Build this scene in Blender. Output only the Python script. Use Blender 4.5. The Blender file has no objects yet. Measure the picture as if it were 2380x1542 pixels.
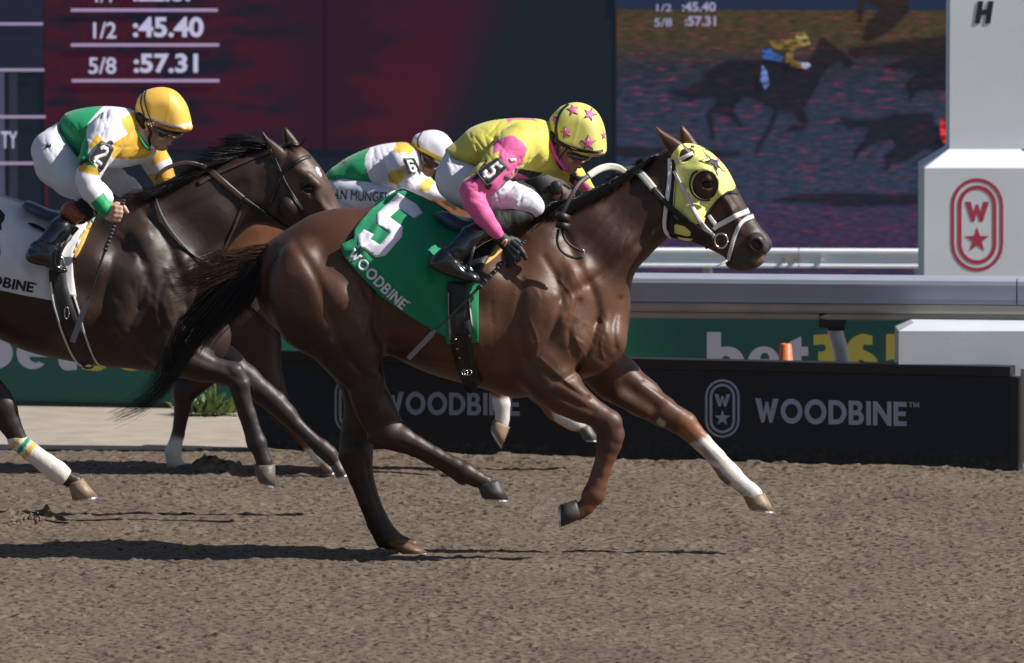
import bpy, math, random
import numpy as np
from mathutils import Vector, Matrix
from mathutils.bvhtree import BVHTree
from mathutils.geometry import delaunay_2d_cdt

random.seed(7)
RNG = np.random.default_rng(11)
SC = bpy.context.scene
COL = SC.collection

# ------------------------------------------------------------------ camera, world, sun, exposure
CAM = np.array([0.0, -35.0, 3.5])
PITCH = 0.0717                      # radians below the horizon
FPX = 18670.0                       # focal length in pixels of a 2380 px wide picture
cam_data = bpy.data.cameras.new('camera')
cam_data.sensor_width = 36.0
cam_data.lens = 36.0 * FPX / 2380.0
cam_data.clip_start = 1.0
cam_data.clip_end = 3000.0
cam_data.dof.use_dof = True
cam_data.dof.focus_distance = 34.9
cam_data.dof.aperture_fstop = 6.0
cam = bpy.data.objects.new('camera', cam_data)
cam.location = CAM
cam.rotation_euler = (math.pi / 2 - PITCH, 0, 0)
COL.objects.link(cam)
SC.camera = cam

SUN_EL, SUN_AZ = math.radians(41), math.radians(-10.0)     # azimuth from +X towards +Y
sun_dir = Vector((math.cos(SUN_EL) * math.cos(SUN_AZ), math.cos(SUN_EL) * math.sin(SUN_AZ), math.sin(SUN_EL)))
world = bpy.data.worlds.new('World')
SC.world = world
world.use_nodes = True
wn = world.node_tree.nodes
sky = wn.new('ShaderNodeTexSky')
sky.sky_type = 'NISHITA'
sky.sun_disc = False
sky.sun_elevation = SUN_EL
sky.sun_rotation = math.pi / 2 - SUN_AZ
world.node_tree.links.new(sky.outputs['Color'], wn['Background'].inputs['Color'])
wn['Background'].inputs['Strength'].default_value = 0.058
sun_data = bpy.data.lights.new('sun', 'SUN')
sun_data.energy = 5.0
sun_data.angle = math.radians(0.5)
sun_data.color = (1.0, 0.95, 0.88)
sun = bpy.data.objects.new('sun', sun_data)
sun.rotation_euler = sun_dir.to_track_quat('Z', 'Y').to_euler()
COL.objects.link(sun)
SC.view_settings.view_transform = 'Standard'
SC.view_settings.look = 'None'
SC.view_settings.gamma = 1.0
SC.view_settings.use_curve_mapping = False
SC.view_settings.exposure = 0.42

# ------------------------------------------------------------------ measuring helpers
SP, CP = math.sin(PITCH), math.cos(PITCH)
def P(px, py, Y):
    """world (x, z) of a traced point of the picture on the vertical plane at depth Y"""
    px = np.asarray(px, float); py = np.asarray(py, float); Y = np.asarray(Y, float)
    u = (px - 1190.0) / FPX; v = -(py - 771.0) / FPX
    dy = CP + SP * v; dz = -SP + CP * v
    t = (Y - CAM[1]) / dy
    return CAM[0] + t * u, CAM[2] + t * dz
def P3(px, py, Y):
    x, z = P(px, py, Y)
    return np.stack([x, np.broadcast_to(np.asarray(Y, float), x.shape), z], -1)
def PJ(V):
    d = V - CAM
    f = d[:, 1] * CP - d[:, 2] * SP
    up = d[:, 1] * SP + d[:, 2] * CP
    return 1190.0 + FPX * d[:, 0] / f, 771.0 - FPX * up / f
def MPP(Y): return (Y + 35.0) / FPX
def rel(pts, x0, y0, s): return [(x0 + p[0] * s, y0 + p[1] * s) + tuple(p[2:]) for p in pts]

def catmull(pts, sub=4, closed=True):
    A = np.asarray(pts, float); n = len(A); out = []
    rng = range(n) if closed else range(n - 1)
    for i in rng:
        if closed: p0, p1, p2, p3 = A[(i - 1) % n], A[i], A[(i + 1) % n], A[(i + 2) % n]
        else: p0, p1, p2, p3 = A[max(i - 1, 0)], A[i], A[i + 1], A[min(i + 2, n - 1)]
        for s in range(sub):
            t = s / sub
            out.append(.5 * (2 * p1 + (p2 - p0) * t + (2 * p0 - 5 * p1 + 4 * p2 - p3) * t * t + (3 * p1 - p0 - 3 * p2 + p3) * t ** 3))
    if not closed: out.append(A[-1])
    return np.array(out)
def inside(px, py, poly):
    poly = np.asarray(poly, float); c = np.zeros(np.shape(px), bool)
    n = len(poly)
    for i in range(n):
        x1, y1 = poly[i]; x2, y2 = poly[(i + 1) % n]
        if y1 == y2: continue
        m = ((y1 > py) != (y2 > py)) & (px < (x2 - x1) * (py - y1) / (y2 - y1) + x1)
        c ^= m
    return c
def polydist(px, py, pts, closed=False):
    pts = np.asarray(pts, float); d = np.full(np.shape(px), 1e9)
    n = len(pts)
    for i in range(n if closed else n - 1):
        a = pts[i]; b = pts[(i + 1) % n]; ab = b - a; L = ab @ ab + 1e-12
        t = np.clip(((px - a[0]) * ab[0] + (py - a[1]) * ab[1]) / L, 0, 1)
        d = np.minimum(d, (px - a[0] - t * ab[0]) ** 2 + (py - a[1] - t * ab[1]) ** 2)
    return np.sqrt(d)
def noise1(x, y, seed=0):
    xi = np.floor(x).astype(int); yi = np.floor(y).astype(int); fx = x - xi; fy = y - yi
    fx = fx * fx * (3 - 2 * fx); fy = fy * fy * (3 - 2 * fy)
    def h(a, b):
        n = (a * 374761393 + b * 668265263 + seed * 974634777) & 0x7fffffff
        n = ((n ^ (n >> 13)) * 1274126177) & 0x7fffffff
        return ((n ^ (n >> 16)) & 0xffff) / 65535.0
    return (h(xi, yi) * (1 - fx) + h(xi + 1, yi) * fx) * (1 - fy) + (h(xi, yi + 1) * (1 - fx) + h(xi + 1, yi + 1) * fx) * fy
def fbm(x, y, oct=4, seed=0):
    s = 0; a = .5
    for i in range(oct):
        s = s + a * noise1(x * 2 ** i, y * 2 ** i, seed + i * 17); a *= .5
    return s

# ------------------------------------------------------------------ materials
def mat(name, col, rough=.6, metal=0.0, bump=0.0, bscale=40.0, var=0.0, vscale=8.0, emit=0.0, spec=.5, attr=False,
        stretch=(1, 1, 1), coat=0.0, sheen=0.0):
    m = bpy.data.materials.new(name); m.use_nodes = True
    nt = m.node_tree; N = nt.nodes; L = nt.links; b = N['Principled BSDF']
    b.inputs['Roughness'].default_value = rough; b.inputs['Metallic'].default_value = metal
    b.inputs['Specular IOR Level'].default_value = spec
    b.inputs['Coat Weight'].default_value = coat; b.inputs['Coat Roughness'].default_value = .15
    b.inputs['Sheen Weight'].default_value = sheen; b.inputs['Sheen Roughness'].default_value = .4
    tc = N.new('ShaderNodeTexCoord'); mp = N.new('ShaderNodeMapping'); mp.inputs['Scale'].default_value = stretch
    L.new(tc.outputs['Object'], mp.inputs['Vector'])
    src = None
    if attr:
        a = N.new('ShaderNodeVertexColor'); a.layer_name = 'Col'; src = a.outputs['Color']
    if var > 0:
        n = N.new('ShaderNodeTexNoise'); n.inputs['Scale'].default_value = vscale; n.inputs['Detail'].default_value = 6
        L.new(mp.outputs[0], n.inputs['Vector'])
        mr = N.new('ShaderNodeMapRange'); mr.inputs[1].default_value = .25; mr.inputs[2].default_value = .75
        mr.inputs[3].default_value = 1 - var; mr.inputs[4].default_value = 1 + var
        L.new(n.outputs['Fac'], mr.inputs[0])
        mx = N.new('ShaderNodeVectorMath'); mx.operation = 'SCALE'
        if src: L.new(src, mx.inputs[0])
        else: mx.inputs[0].default_value = col[:3]
        L.new(mr.outputs[0], mx.inputs['Scale']); src = mx.outputs[0]
    if src: L.new(src, b.inputs['Base Color'])
    else: b.inputs['Base Color'].default_value = (*col[:3], 1)
    if bump > 0:
        n2 = N.new('ShaderNodeTexNoise'); n2.inputs['Scale'].default_value = bscale; n2.inputs['Detail'].default_value = 4
        L.new(mp.outputs[0], n2.inputs['Vector'])
        bp = N.new('ShaderNodeBump'); bp.inputs['Strength'].default_value = 1; bp.inputs['Distance'].default_value = bump
        L.new(n2.outputs['Fac'], bp.inputs['Height']); L.new(bp.outputs[0], b.inputs['Normal'])
    if emit > 0:
        b.inputs['Emission Strength'].default_value = emit
        if src: L.new(src, b.inputs['Emission Color'])
        else: b.inputs['Emission Color'].default_value = (*col[:3], 1)
    return m

# ------------------------------------------------------------------ objects
def tag(o, label=None, cat=None, group=None, kind=None):
    if label: o['label'] = label
    if cat: o['category'] = cat
    if group: o['group'] = group
    if kind: o['kind'] = kind
    return o
def empty(name, loc, label, cat, group=None):
    o = bpy.data.objects.new(name, None); COL.objects.link(o)
    o.location = loc; o.empty_display_size = .1
    tag(o, label, cat, group)
    return o
def mesh(name, V, Fc, m, parent=None, smooth=True, cols=None):
    V = np.asarray(V, float)
    me = bpy.data.meshes.new(name)
    if parent is not None:
        V = V - np.array(root_loc(parent))
    if isinstance(Fc, np.ndarray) and Fc.ndim == 2:
        k = Fc.shape[1]; n = len(Fc)
        me.vertices.add(len(V)); me.vertices.foreach_set('co', V.astype(np.float32).ravel())
        me.loops.add(n * k); me.loops.foreach_set('vertex_index', Fc.astype(np.int32).ravel())
        me.polygons.add(n); me.polygons.foreach_set('loop_start', np.arange(0, n * k, k, dtype=np.int32))
        me.update(calc_edges=True)
    else:
        me.from_pydata([tuple(v) for v in V], [], [tuple(int(i) for i in f) for f in Fc])
        me.update()
    if smooth: me.shade_smooth()
    else: me.shade_flat()
    if cols is not None:
        ca = me.color_attributes.new('Col', 'FLOAT_COLOR', 'POINT')
        c4 = np.ones((len(V), 4), np.float32); c4[:, :3] = cols
        ca.data.foreach_set('color', c4.ravel())
    if m is not None: me.materials.append(m)
    o = bpy.data.objects.new(name, me); COL.objects.link(o)
    if parent is not None: o.parent = parent
    return o
def root_loc(o):
    v = Vector((0, 0, 0))
    while o is not None:
        v = v + o.location; o = o.parent
    return tuple(v)

class MB:
    """collects simple solids and links them as one mesh"""
    def __init__(s): s.v = []; s.f = []
    def add(s, V, Fc):
        k = len(s.v); s.v += [tuple(map(float, p)) for p in V]; s.f += [tuple(i + k for i in f) for f in Fc]; return s
    def box(s, a, b):
        (x0, y0, z0), (x1, y1, z1) = a, b
        return s.add([(x0, y0, z0), (x1, y0, z0), (x1, y1, z0), (x0, y1, z0), (x0, y0, z1), (x1, y0, z1), (x1, y1, z1), (x0, y1, z1)],
                     [(0, 3, 2, 1), (4, 5, 6, 7), (0, 1, 5, 4), (1, 2, 6, 5), (2, 3, 7, 6), (3, 0, 4, 7)])
    def sweep(s, path, prof, cap=True):
        """prof: (u, w) profile points, path: list of (point, u_axis, w_axis)"""
        n = len(prof); V = []; Fc = []
        for p, ua, wa in path:
            for u, w in prof: V.append(np.array(p) + np.array(ua) * u + np.array(wa) * w)
        for i in range(len(path) - 1):
            for j in range(n):
                a = i * n + j; b = i * n + (j + 1) % n
                Fc.append((a, b, b + n, a + n))
        if cap:
            Fc.append(tuple(range(n))[::-1]); Fc.append(tuple((len(path) - 1) * n + j for j in range(n)))
        return s.add(V, Fc)
    def tube(s, pts, r, n=8, cap=True):
        pts = [np.array(p, float) for p in pts]; rs = r if hasattr(r, '__len__') else [r] * len(pts)
        V = []; Fc = []; up = np.array([0.13, -.9, .4]); 
        for i, p in enumerate(pts):
            t = pts[min(i + 1, len(pts) - 1)] - pts[max(i - 1, 0)]; t /= np.linalg.norm(t) + 1e-9
            a = np.cross(t, up); 
            if np.linalg.norm(a) < .05: a = np.cross(t, np.array([1., 0, 0]))
            a /= np.linalg.norm(a); b = np.cross(t, a)
            for j in range(n):
                q = 2 * math.pi * j / n; V.append(p + rs[i] * (math.cos(q) * a + math.sin(q) * b))
        for i in range(len(pts) - 1):
            for j in range(n):
                A = i * n + j; B = i * n + (j + 1) % n; Fc.append((A, B, B + n, A + n))
        if cap: Fc.append(tuple(range(n))[::-1]); Fc.append(tuple((len(pts) - 1) * n + j for j in range(n)))
        return s.add(V, Fc)
    def build(s, name, m, parent=None, smooth=False):
        return mesh(name, np.array(s.v), s.f, m, parent, smooth)

def bvh(V, Fc): return BVHTree.FromPolygons([tuple(v) for v in V], [tuple(int(i) for i in f) for f in Fc])
def obj_bvh(o):
    me = o.data; V = np.empty(len(me.vertices) * 3, np.float32); me.vertices.foreach_get('co', V)
    V = V.reshape(-1, 3) + np.array(root_loc(o))
    return bvh(V, [tuple(p.vertices) for p in me.polygons])
def cast(trees, px, py, fallback=None):
    """depth of the nearest surface met by the line of sight of a traced point"""
    out = np.full(len(px), np.nan)
    a = P3(px, py, np.full(len(px), -2.0)); b = P3(px, py, np.full(len(px), 8.0))
    for i in range(len(px)):
        d = Vector(b[i] - a[i]).normalized(); best = 1e9
        for t in trees:
            h = t.ray_cast(Vector(a[i]), d)
            if h[0] is not None and h[3] < best: best = h[3]; out[i] = h[0].y
    return out
def fill_nan(Y, px, py, fallback):
    ok = ~np.isnan(Y)
    if not ok.any(): return np.full(len(Y), fallback)
    for i in np.where(~ok)[0]:
        d = (px[ok] - px[i]) ** 2 + (py[ok] - py[i]) ** 2
        Y[i] = Y[ok][np.argmin(d)]
    return Y
def tri2d(loops, step=None):
    """triangles of an even-odd area bounded by closed loops, with inner points every `step`"""
    pts = []; edges = []
    for lp in loops:
        k = len(pts); n = len(lp)
        L2 = []
        for i in range(n):
            a = np.array(lp[i], float); b = np.array(lp[(i + 1) % n], float)
            m = 1 if step is None else max(1, int(np.linalg.norm(b - a) / step))
            for j in range(m): L2.append(a + (b - a) * j / m)
        pts += [tuple(p[:2]) for p in L2]; n = len(L2)
        edges += [(k + i, k + (i + 1) % n) for i in range(n)]
    nb = len(pts)
    if step:
        A = np.array(pts); x0, y0 = A.min(0); x1, y1 = A.max(0)
        gx, gy = np.meshgrid(np.arange(x0 + step * .5, x1, step), np.arange(y0 + step * .5, y1, step)); gx = gx.ravel(); gy = gy.ravel()
        ins = np.zeros(len(gx), bool); dd = np.full(len(gx), 1e9)
        for lp in loops:
            ins ^= inside(gx, gy, np.array(lp)[:, :2]); dd = np.minimum(dd, polydist(gx, gy, np.array(lp)[:, :2], True))
        k = ins & (dd > step * .45)
        pts += list(zip(gx[k], gy[k]))
    r = delaunay_2d_cdt([Vector(p) for p in pts], edges, [], 0, 1e-6)
    V = np.array([tuple(v) for v in r[0]]); T = np.array([tuple(f) for f in r[2]])
    c = V[T].mean(1); ok = np.zeros(len(T), bool)
    for lp in loops: ok ^= inside(c[:, 0], c[:, 1], np.array(lp)[:, :2])
    T = T[ok]
    # orientation
    a = V[T[:, 0]]; b = V[T[:, 1]]; c = V[T[:, 2]]
    ar = (b[:, 0] - a[:, 0]) * (c[:, 1] - a[:, 1]) - (b[:, 1] - a[:, 1]) * (c[:, 0] - a[:, 0])
    T[ar < 0] = T[ar < 0][:, ::-1]
    return V, T
def plate(V3, T, nrm, th):
    """give a triangle sheet a thickness th along nrm (unit, per vertex or one)"""
    n = len(V3); B = V3 - np.asarray(nrm) * th
    E = {}
    for t in T:
        for a, b in ((t[0], t[1]), (t[1], t[2]), (t[2], t[0])): E[(int(a), int(b))] = 1
    side = []
    for (a, b) in E:
        if (b, a) not in E: side.append((a, b, b + n)); side.append((a, b + n, a + n))
    F2 = [tuple(t) for t in T[:, ::-1]] + [tuple(t + n) for t in T] + side
    return np.vstack([V3, B]), np.array([tuple(map(int, f)) for f in F2])
def relax(Y, T, it):
    n = len(Y); e = np.concatenate([T[:, [0, 1]], T[:, [1, 2]], T[:, [2, 0]]]); e = np.concatenate([e, e[:, ::-1]])
    cnt = np.bincount(e[:, 0], minlength=n).clip(1)
    for _ in range(it): Y = .4 * Y + .6 * np.bincount(e[:, 0], weights=Y[e[:, 1]], minlength=n) / cnt
    return Y
def drape(name, loops, trees, m, parent=None, step=10, off=.006, th=.004, smooth=2, fallback=0, mirror=None, fold=None, spl=True, flatfit=False):
    """a sheet cut to traced outlines lying on the surfaces below it"""
    if spl is True: loops = [catmull(l, 3) for l in loops]
    V, T = tri2d(loops, step)
    px, py = V[:, 0], V[:, 1]
    Y = fill_nan(cast(trees, px, py), px, py, fallback)
    if smooth:
        Ys = relax(Y.copy(), T, smooth); Y = np.minimum(Y, Ys) if smooth > 3 else Ys
    if flatfit:
        A_ = np.stack([px, py, np.ones(len(px))], 1); co = np.linalg.lstsq(A_, Y, rcond=None)[0]; pl = A_ @ co; Y = pl - flatfit * np.percentile(np.maximum(pl - Y, 0), 97)
    Y = Y - off
    if fold is not None: Y = Y - fold(px, py)
    V3 = P3(px, py, Y)
    W, Fc = plate(V3, T, (0, -1, 0), th)
    if mirror is not None:
        M = W.copy(); M[:, 1] = 2 * mirror - M[:, 1]
        Fc = np.vstack([Fc, Fc[:, ::-1] + len(W)]); W = np.vstack([W, M])
    o = mesh(name, W, Fc, m, parent)
    return o
def strap(name, pts, width, trees, m, parent=None, off=.006, th=.005, Ys=None, sub=5, smooth=3, fallback=0, mirror=None):
    """a ribbon along a traced line; Ys gives the depth where it hangs free"""
    c = catmull([p[:2] for p in pts], sub, False); n = len(c)
    t = np.gradient(c, axis=0); t /= np.linalg.norm(t, axis=1)[:, None] + 1e-9; nr = np.stack([-t[:, 1], t[:, 0]], 1)
    w = catmull([(width if len(p) < 3 else p[2], 0) for p in pts], sub, False)[:, 0]
    rows = []
    for s in (-.5, -.17, .17, .5): rows.append(c + nr * w[:, None] * s)
    A = np.stack(rows, 1)
    if Ys is None:
        Y = fill_nan(cast(trees, A[..., 0].ravel(), A[..., 1].ravel()), A[..., 0].ravel(), A[..., 1].ravel(), fallback).reshape(n, 4)
        for _ in range(smooth):
            Y[1:-1] = np.minimum(Y[1:-1], .25 * Y[:-2] + .5 * Y[1:-1] + .25 * Y[2:])
    else:
        Y = np.repeat(catmull([(y, 0) for y in Ys], sub, False)[:, :1], 4, 1)
    Y = Y - off
    V3 = P3(A[..., 0].ravel(), A[..., 1].ravel(), Y.ravel())
    T = []
    for i in range(n - 1):
        for j in range(3):
            a = i * 4 + j; T += [(a, a + 1, a + 5), (a, a + 5, a + 4)]
    T = np.array(T)
    a, b, cc = V3[T[0, 0]], V3[T[0, 1]], V3[T[0, 2]]
    if np.cross(b - a, cc - a)[1] < 0: T = T[:, ::-1]
    W, Fc = plate(V3, T, (0, -1, 0), th)
    if mirror is not None:
        M = W.copy(); M[:, 1] = 2 * mirror - M[:, 1]
        Fc = np.vstack([Fc, Fc[:, ::-1] + len(W)]); W = np.vstack([W, M])
    return mesh(name, W, Fc, m, parent)

# ------------------------------------------------------------------ clay: smooth unions of traced limbs and outlines
class Clay:
    def __init__(s, Yc, h): s.Yc = Yc; s.h = h; s.pr = []; s.gr = []
    def tube(s, pts, k=.02, lat=1.0, neg=False):
        A = []; 
        for p in pts:
            Y = s.Yc + p[2]; x, z = P(p[0], p[1], Y); A.append((float(x), Y, float(z), p[3] * MPP(Y)))
        s.pr.append(('t', np.array(A), k, lat, neg)); return s
    def shape(s, poly, dy, w, R, k=.02, sub=3, neg=False, ins=0.0):
        Y = s.Yc + dy; c = catmull(poly, sub); x, z = P(c[:, 0], c[:, 1], Y)
        if not hasattr(w, '__len__'): ww = w
        else:
            ww = []
            for p in w:
                a, b = P(p[0], p[1], Y); ww.append((float(a), float(b), p[2]))
            ww = np.array(ww)
        s.pr.append(('s', np.stack([x, z], 1), Y, ww, R, k, neg, ins)); return s
    def groove(s, pts, amp, sig, side=-1, y0=.03):
        c = catmull(pts, 3, False); x, z = P(c[:, 0], c[:, 1], s.Yc - .2)
        s.gr.append((np.stack([x, z], 1), amp, sig * MPP(s.Yc), side, y0)); return s
    def solve(s):
        h = s.h; lo = np.array([1e9] * 3); hi = -lo
        for p in s.pr:
            if p[0] == 't':
                a = p[1]; r = a[:, 3:4]; e = np.array([1, p[3], 1])
                if not p[4]: lo = np.minimum(lo, (a[:, :3] - r * e).min(0)); hi = np.maximum(hi, (a[:, :3] + r * e).max(0))
            else:
                w = p[3] if not hasattr(p[3], '__len__') else p[3][:, 2].max()
                if not p[6]:
                    lo = np.minimum(lo, [p[1][:, 0].min(), p[2] - w, p[1][:, 1].min()]); hi = np.maximum(hi, [p[1][:, 0].max(), p[2] + w, p[1][:, 1].max()])
        lo -= .03; hi += .03
        X, Y, Z = [np.arange(lo[i], hi[i] + h, h).astype(np.float32) for i in range(3)]
        F = np.full((len(X), len(Y), len(Z)), .3, np.float32)
        def comb(sl, d, k, neg):
            f = F[sl]
            if neg:
                d = -d; q = np.maximum(k - np.abs(f - d), 0) / k; F[sl] = np.maximum(f, d) + q * q * k * .25
            else:
                q = np.maximum(k - np.abs(f - d), 0) / k; F[sl] = np.minimum(f, d) - q * q * k * .25
        def box(lo_, hi_):
            r = []
            for i, G in enumerate((X, Y, Z)):
                a = int(np.clip(np.searchsorted(G, lo_[i]) - 1, 0, len(G))); b = int(np.clip(np.searchsorted(G, hi_[i]) + 1, 0, len(G))); r.append(slice(a, b))
            return tuple(r)
        for p in s.pr:
            if p[0] == 't':
                _, A, k, lat, neg = p
                n = len(A)
                segs = [(A[i], A[i + 1]) for i in range(n - 1)] if n > 1 else [(A[0], A[0])]
                for a, b in segs:
                    rm = max(a[3], b[3]) + k + .035
                    e = np.array([1, max(lat, 1), 1])
                    sl = box(np.minimum(a[:3], b[:3]) - rm * e, np.maximum(a[:3], b[:3]) + rm * e)
                    gx = X[sl[0]][:, None, None] - a[0]; gy = (Y[sl[1]][None, :, None] - a[1]) / lat; gz = Z[sl[2]][None, None, :] - a[2]
                    d = b - a; d[1] /= lat; L = d[0] ** 2 + d[1] ** 2 + d[2] ** 2
                    if L < 1e-9: t = 0; r = a[3]; D = np.sqrt(gx ** 2 + gy ** 2 + gz ** 2) - r
                    else:
                        t = np.clip((gx * d[0] + gy * d[1] + gz * d[2]) / L, 0, 1)
                        D = np.sqrt((gx - t * d[0]) ** 2 + (gy - t * d[1]) ** 2 + (gz - t * d[2]) ** 2) - (a[3] + t * (b[3] - a[3]))
                    comb(sl, D.astype(np.float32), k if n < 2 else k, neg)
            else:
                _, poly, Yp, w, R, k, neg, ins = p
                wm = w if not hasattr(w, '__len__') else w[:, 2].max()
                m = k + .04
                sl = box([poly[:, 0].min() - m, Yp - wm - m, poly[:, 1].min() - m], [poly[:, 0].max() + m, Yp + wm + m, poly[:, 1].max() + m])
                gx, gz = np.meshgrid(X[sl[0]], Z[sl[2]], indexing='ij')
                d2 = polydist(gx, gz, poly, True); d2[inside(gx, gz, poly)] *= -1; d2 += ins
                if hasattr(w, '__len__'):
                    W = 0; S = 0
                    for q in w:
                        g = 1 / (((gx - q[0]) ** 2 + (gz - q[1]) ** 2) ** 1.5 + 1e-5); W = W + g * q[2]; S = S + g
                    W = W / S
                else: W = np.full(gx.shape, w)
                W = W - ins
                q = np.maximum(0, (R + d2) / R)
                mm = np.minimum(R, W)
                D = (np.sqrt((q ** 2)[:, None, :] + ((Y[sl[1]][None, :, None] - Yp) / W[:, None, :]) ** 2) - 1) * mm[:, None, :]
                comb(sl, D.astype(np.float32), k, neg)
        for pts, amp, sig, side, y0 in s.gr:
            sl = box([pts[:, 0].min() - 3 * sig, -99, pts[:, 1].min() - 3 * sig], [pts[:, 0].max() + 3 * sig, 99, pts[:, 1].max() + 3 * sig])
            gx, gz = np.meshgrid(X[sl[0]], Z[sl[2]], indexing='ij')
            g = amp * np.exp(-(polydist(gx, gz, pts) / sig) ** 2)
            msk = np.clip(((Y - s.Yc) * side - y0) / .04, 0, 1)
            if side == 0: msk = np.ones(len(Y))
            F[sl] += (g[:, None, :] * msk[None, :, None]).astype(np.float32)
        return nets(F, X, Y, Z)
def nets(F, X, Y, Z):
    s = F < 0
    s[0] = s[-1] = False; s[:, 0] = s[:, -1] = False; s[:, :, 0] = s[:, :, -1] = False
    F = np.where(s, np.minimum(F, -1e-5), np.maximum(F, 1e-5))
    c = np.zeros(tuple(n - 1 for n in s.shape), np.int8)
    for i in (0, 1):
        for j in (0, 1):
            for k in (0, 1): c += s[i:s.shape[0] - 1 + i, j:s.shape[1] - 1 + j, k:s.shape[2] - 1 + k]
    act = (c > 0) & (c < 8)
    I = np.argwhere(act); idx = np.full(act.shape, -1, np.int32); idx[act] = np.arange(len(I))
    pos = np.zeros((len(I), 3)); cnt = np.zeros(len(I))
    cor = {}
    for i in (0, 1):
        for j in (0, 1):
            for k in (0, 1): cor[(i, j, k)] = F[I[:, 0] + i, I[:, 1] + j, I[:, 2] + k]
    for ax in range(3):
        for u in (0, 1):
            for v in (0, 1):
                a = [0, 0, 0]; o = [q for q in range(3) if q != ax]; a[o[0]] = u; a[o[1]] = v; b = list(a); b[ax] = 1
                fa = cor[tuple(a)]; fb = cor[tuple(b)]; m = (fa < 0) != (fb < 0)
                t = fa[m] / (fa[m] - fb[m]); q = np.zeros((m.sum(), 3)); q[:] = a; q[:, ax] = t
                pos[m] += q; cnt[m] += 1
    pos = pos / cnt[:, None] + I
    h = X[1] - X[0]
    V = np.stack([X[0] + pos[:, 0] * h, Y[0] + pos[:, 1] * h, Z[0] + pos[:, 2] * h], 1)
    Q = []
    for ax in range(3):
        A = [slice(None)] * 3; B = [slice(None)] * 3; A[ax] = slice(0, -1); B[ax] = slice(1, None)
        d = s[tuple(A)] != s[tuple(B)]
        E = np.argwhere(d); E = E[(E[:, (ax + 1) % 3] > 0) & (E[:, (ax + 2) % 3] > 0)]
        ok = np.all(E < np.array(act.shape), 1); E = E[ok]
        u = (ax + 1) % 3; v = (ax + 2) % 3
        e1 = E.copy(); e2 = E.copy(); e2[:, u] -= 1; e3 = e2.copy(); e3[:, v] -= 1; e4 = E.copy(); e4[:, v] -= 1
        q = np.stack([idx[tuple(e.T)] for e in (e1, e2, e3, e4)], 1)
        ins = s[tuple(E.T)]
        q[~ins] = q[~ins][:, ::-1]
        Q.append(q)
    Q = np.vstack(Q); Q = Q[(Q >= 0).all(1)]
    # light relaxation
    e = np.concatenate([Q[:, [0, 1]], Q[:, [1, 2]], Q[:, [2, 3]], Q[:, [3, 0]]]); e = np.concatenate([e, e[:, ::-1]])
    n = len(V); k = np.bincount(e[:, 0], minlength=n).clip(1)
    for _ in range(2):
        M = np.stack([np.bincount(e[:, 0], weights=V[e[:, 1], i], minlength=n) for i in range(3)], 1) / k[:, None]
        V = V + .5 * (M - V)
    return V, Q
def clay_obj(c, name, m, parent=None, paint=None):
    V, Q = c.solve()
    cols = paint(*PJ(V), V) if paint else None
    o = mesh(name, V, Q, m, parent, True, cols)
    return o, bvh(V, Q)

# ------------------------------------------------------------------ letters and marks as loops in a unit box (height 1, y up)
def arc(cx, cy, rx, ry, a0, a1, n=14):
    return [(cx + rx * math.cos(math.radians(a0 + (a1 - a0) * i / n)), cy + ry * math.sin(math.radians(a0 + (a1 - a0) * i / n))) for i in range(n + 1)]
def ring(cx, cy, rx, ry, n=28): return arc(cx, cy, rx, ry, 0, 360 - 360 / n, n - 1)
def rect(x0, y0, x1, y1): return [(x0, y0), (x1, y0), (x1, y1), (x0, y1)]
GL = {
 'W': (1.12, [[(0, 1), (.27, 1), (.40, .42), (.50, .86), (.62, .86), (.72, .42), (.85, 1), (1.12, 1), (.83, 0), (.68, 0), (.56, .46), (.44, 0), (.29, 0)]]),
 'O': (1.04, [ring(.52, .5, .52, .52), ring(.52, .5, .30, .30)]),
 'D': (.86, [[(0, 0), (.36, 0)] + arc(.36, .5, .5, .5, -90, 90) + [(0, 1)], [(.22, .2), (.34, .2)] + arc(.34, .5, .30, .30, -90, 90) + [(.22, .8)]]),
 'B': (.74, [[(0, 0), (.40, 0)] + arc(.42, .29, .31, .29, -90, 62, 10) + arc(.38, .76, .28, .24, -20, 90, 8) + [(0, 1)],
             [(.22, .18), (.38, .18)] + arc(.40, .29, .10, .11, -90, 90, 6) + [(.22, .40)], [(.22, .6), (.34, .6)] + arc(.35, .71, .10, .11, -90, 90, 6) + [(.22, .82)]]),
 'I': (.22, [rect(0, 0, .22, 1)]),
 'N': (.88, [[(0, 0), (.21, 0), (.21, .62), (.70, 0), (.88, 0), (.88, 1), (.67, 1), (.67, .40), (.2, 1), (0, 1)]]),
 'E': (.62, [[(0, 0), (.62, 0), (.62, .2), (.22, .2), (.22, .41), (.58, .41), (.58, .60), (.22, .60), (.22, .8), (.62, .8), (.62, 1), (0, 1)]]),
 'T': (.7, [[(.25, 0), (.45, 0), (.45, .83), (.7, .83), (.7, 1), (0, 1), (0, .83), (.25, .83)]]),
 'M': (.95, [[(0, 0), (.18, 0), (.18, .65), (.40, .1), (.55, .1), (.77, .65), (.77, 0), (.95, 0), (.95, 1), (.72, 1), (.475, .4), (.23, 1), (0, 1)]]),
}
def word(s, gap=.10):
    x = 0; out = []
    for ch in s:
        w, L = GL[ch]; out.append([[(x + a, b) for a, b in l] for l in L]); x += w + gap
    return out, x - gap
def star(cx, cy, r, rot=90, k=.40):
    return [(cx + (r if i % 2 == 0 else r * k) * math.cos(math.radians(rot + 36 * i)), cy + (r if i % 2 == 0 else r * k) * math.sin(math.radians(rot + 36 * i))) for i in range(10)]
def stadium(w, h, n=12):   # centred
    r = w / 2; return arc(0, h / 2 - r, r, r, 0, 180, n) + arc(0, -h / 2 + r, r, r, 180, 360, n)
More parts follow.
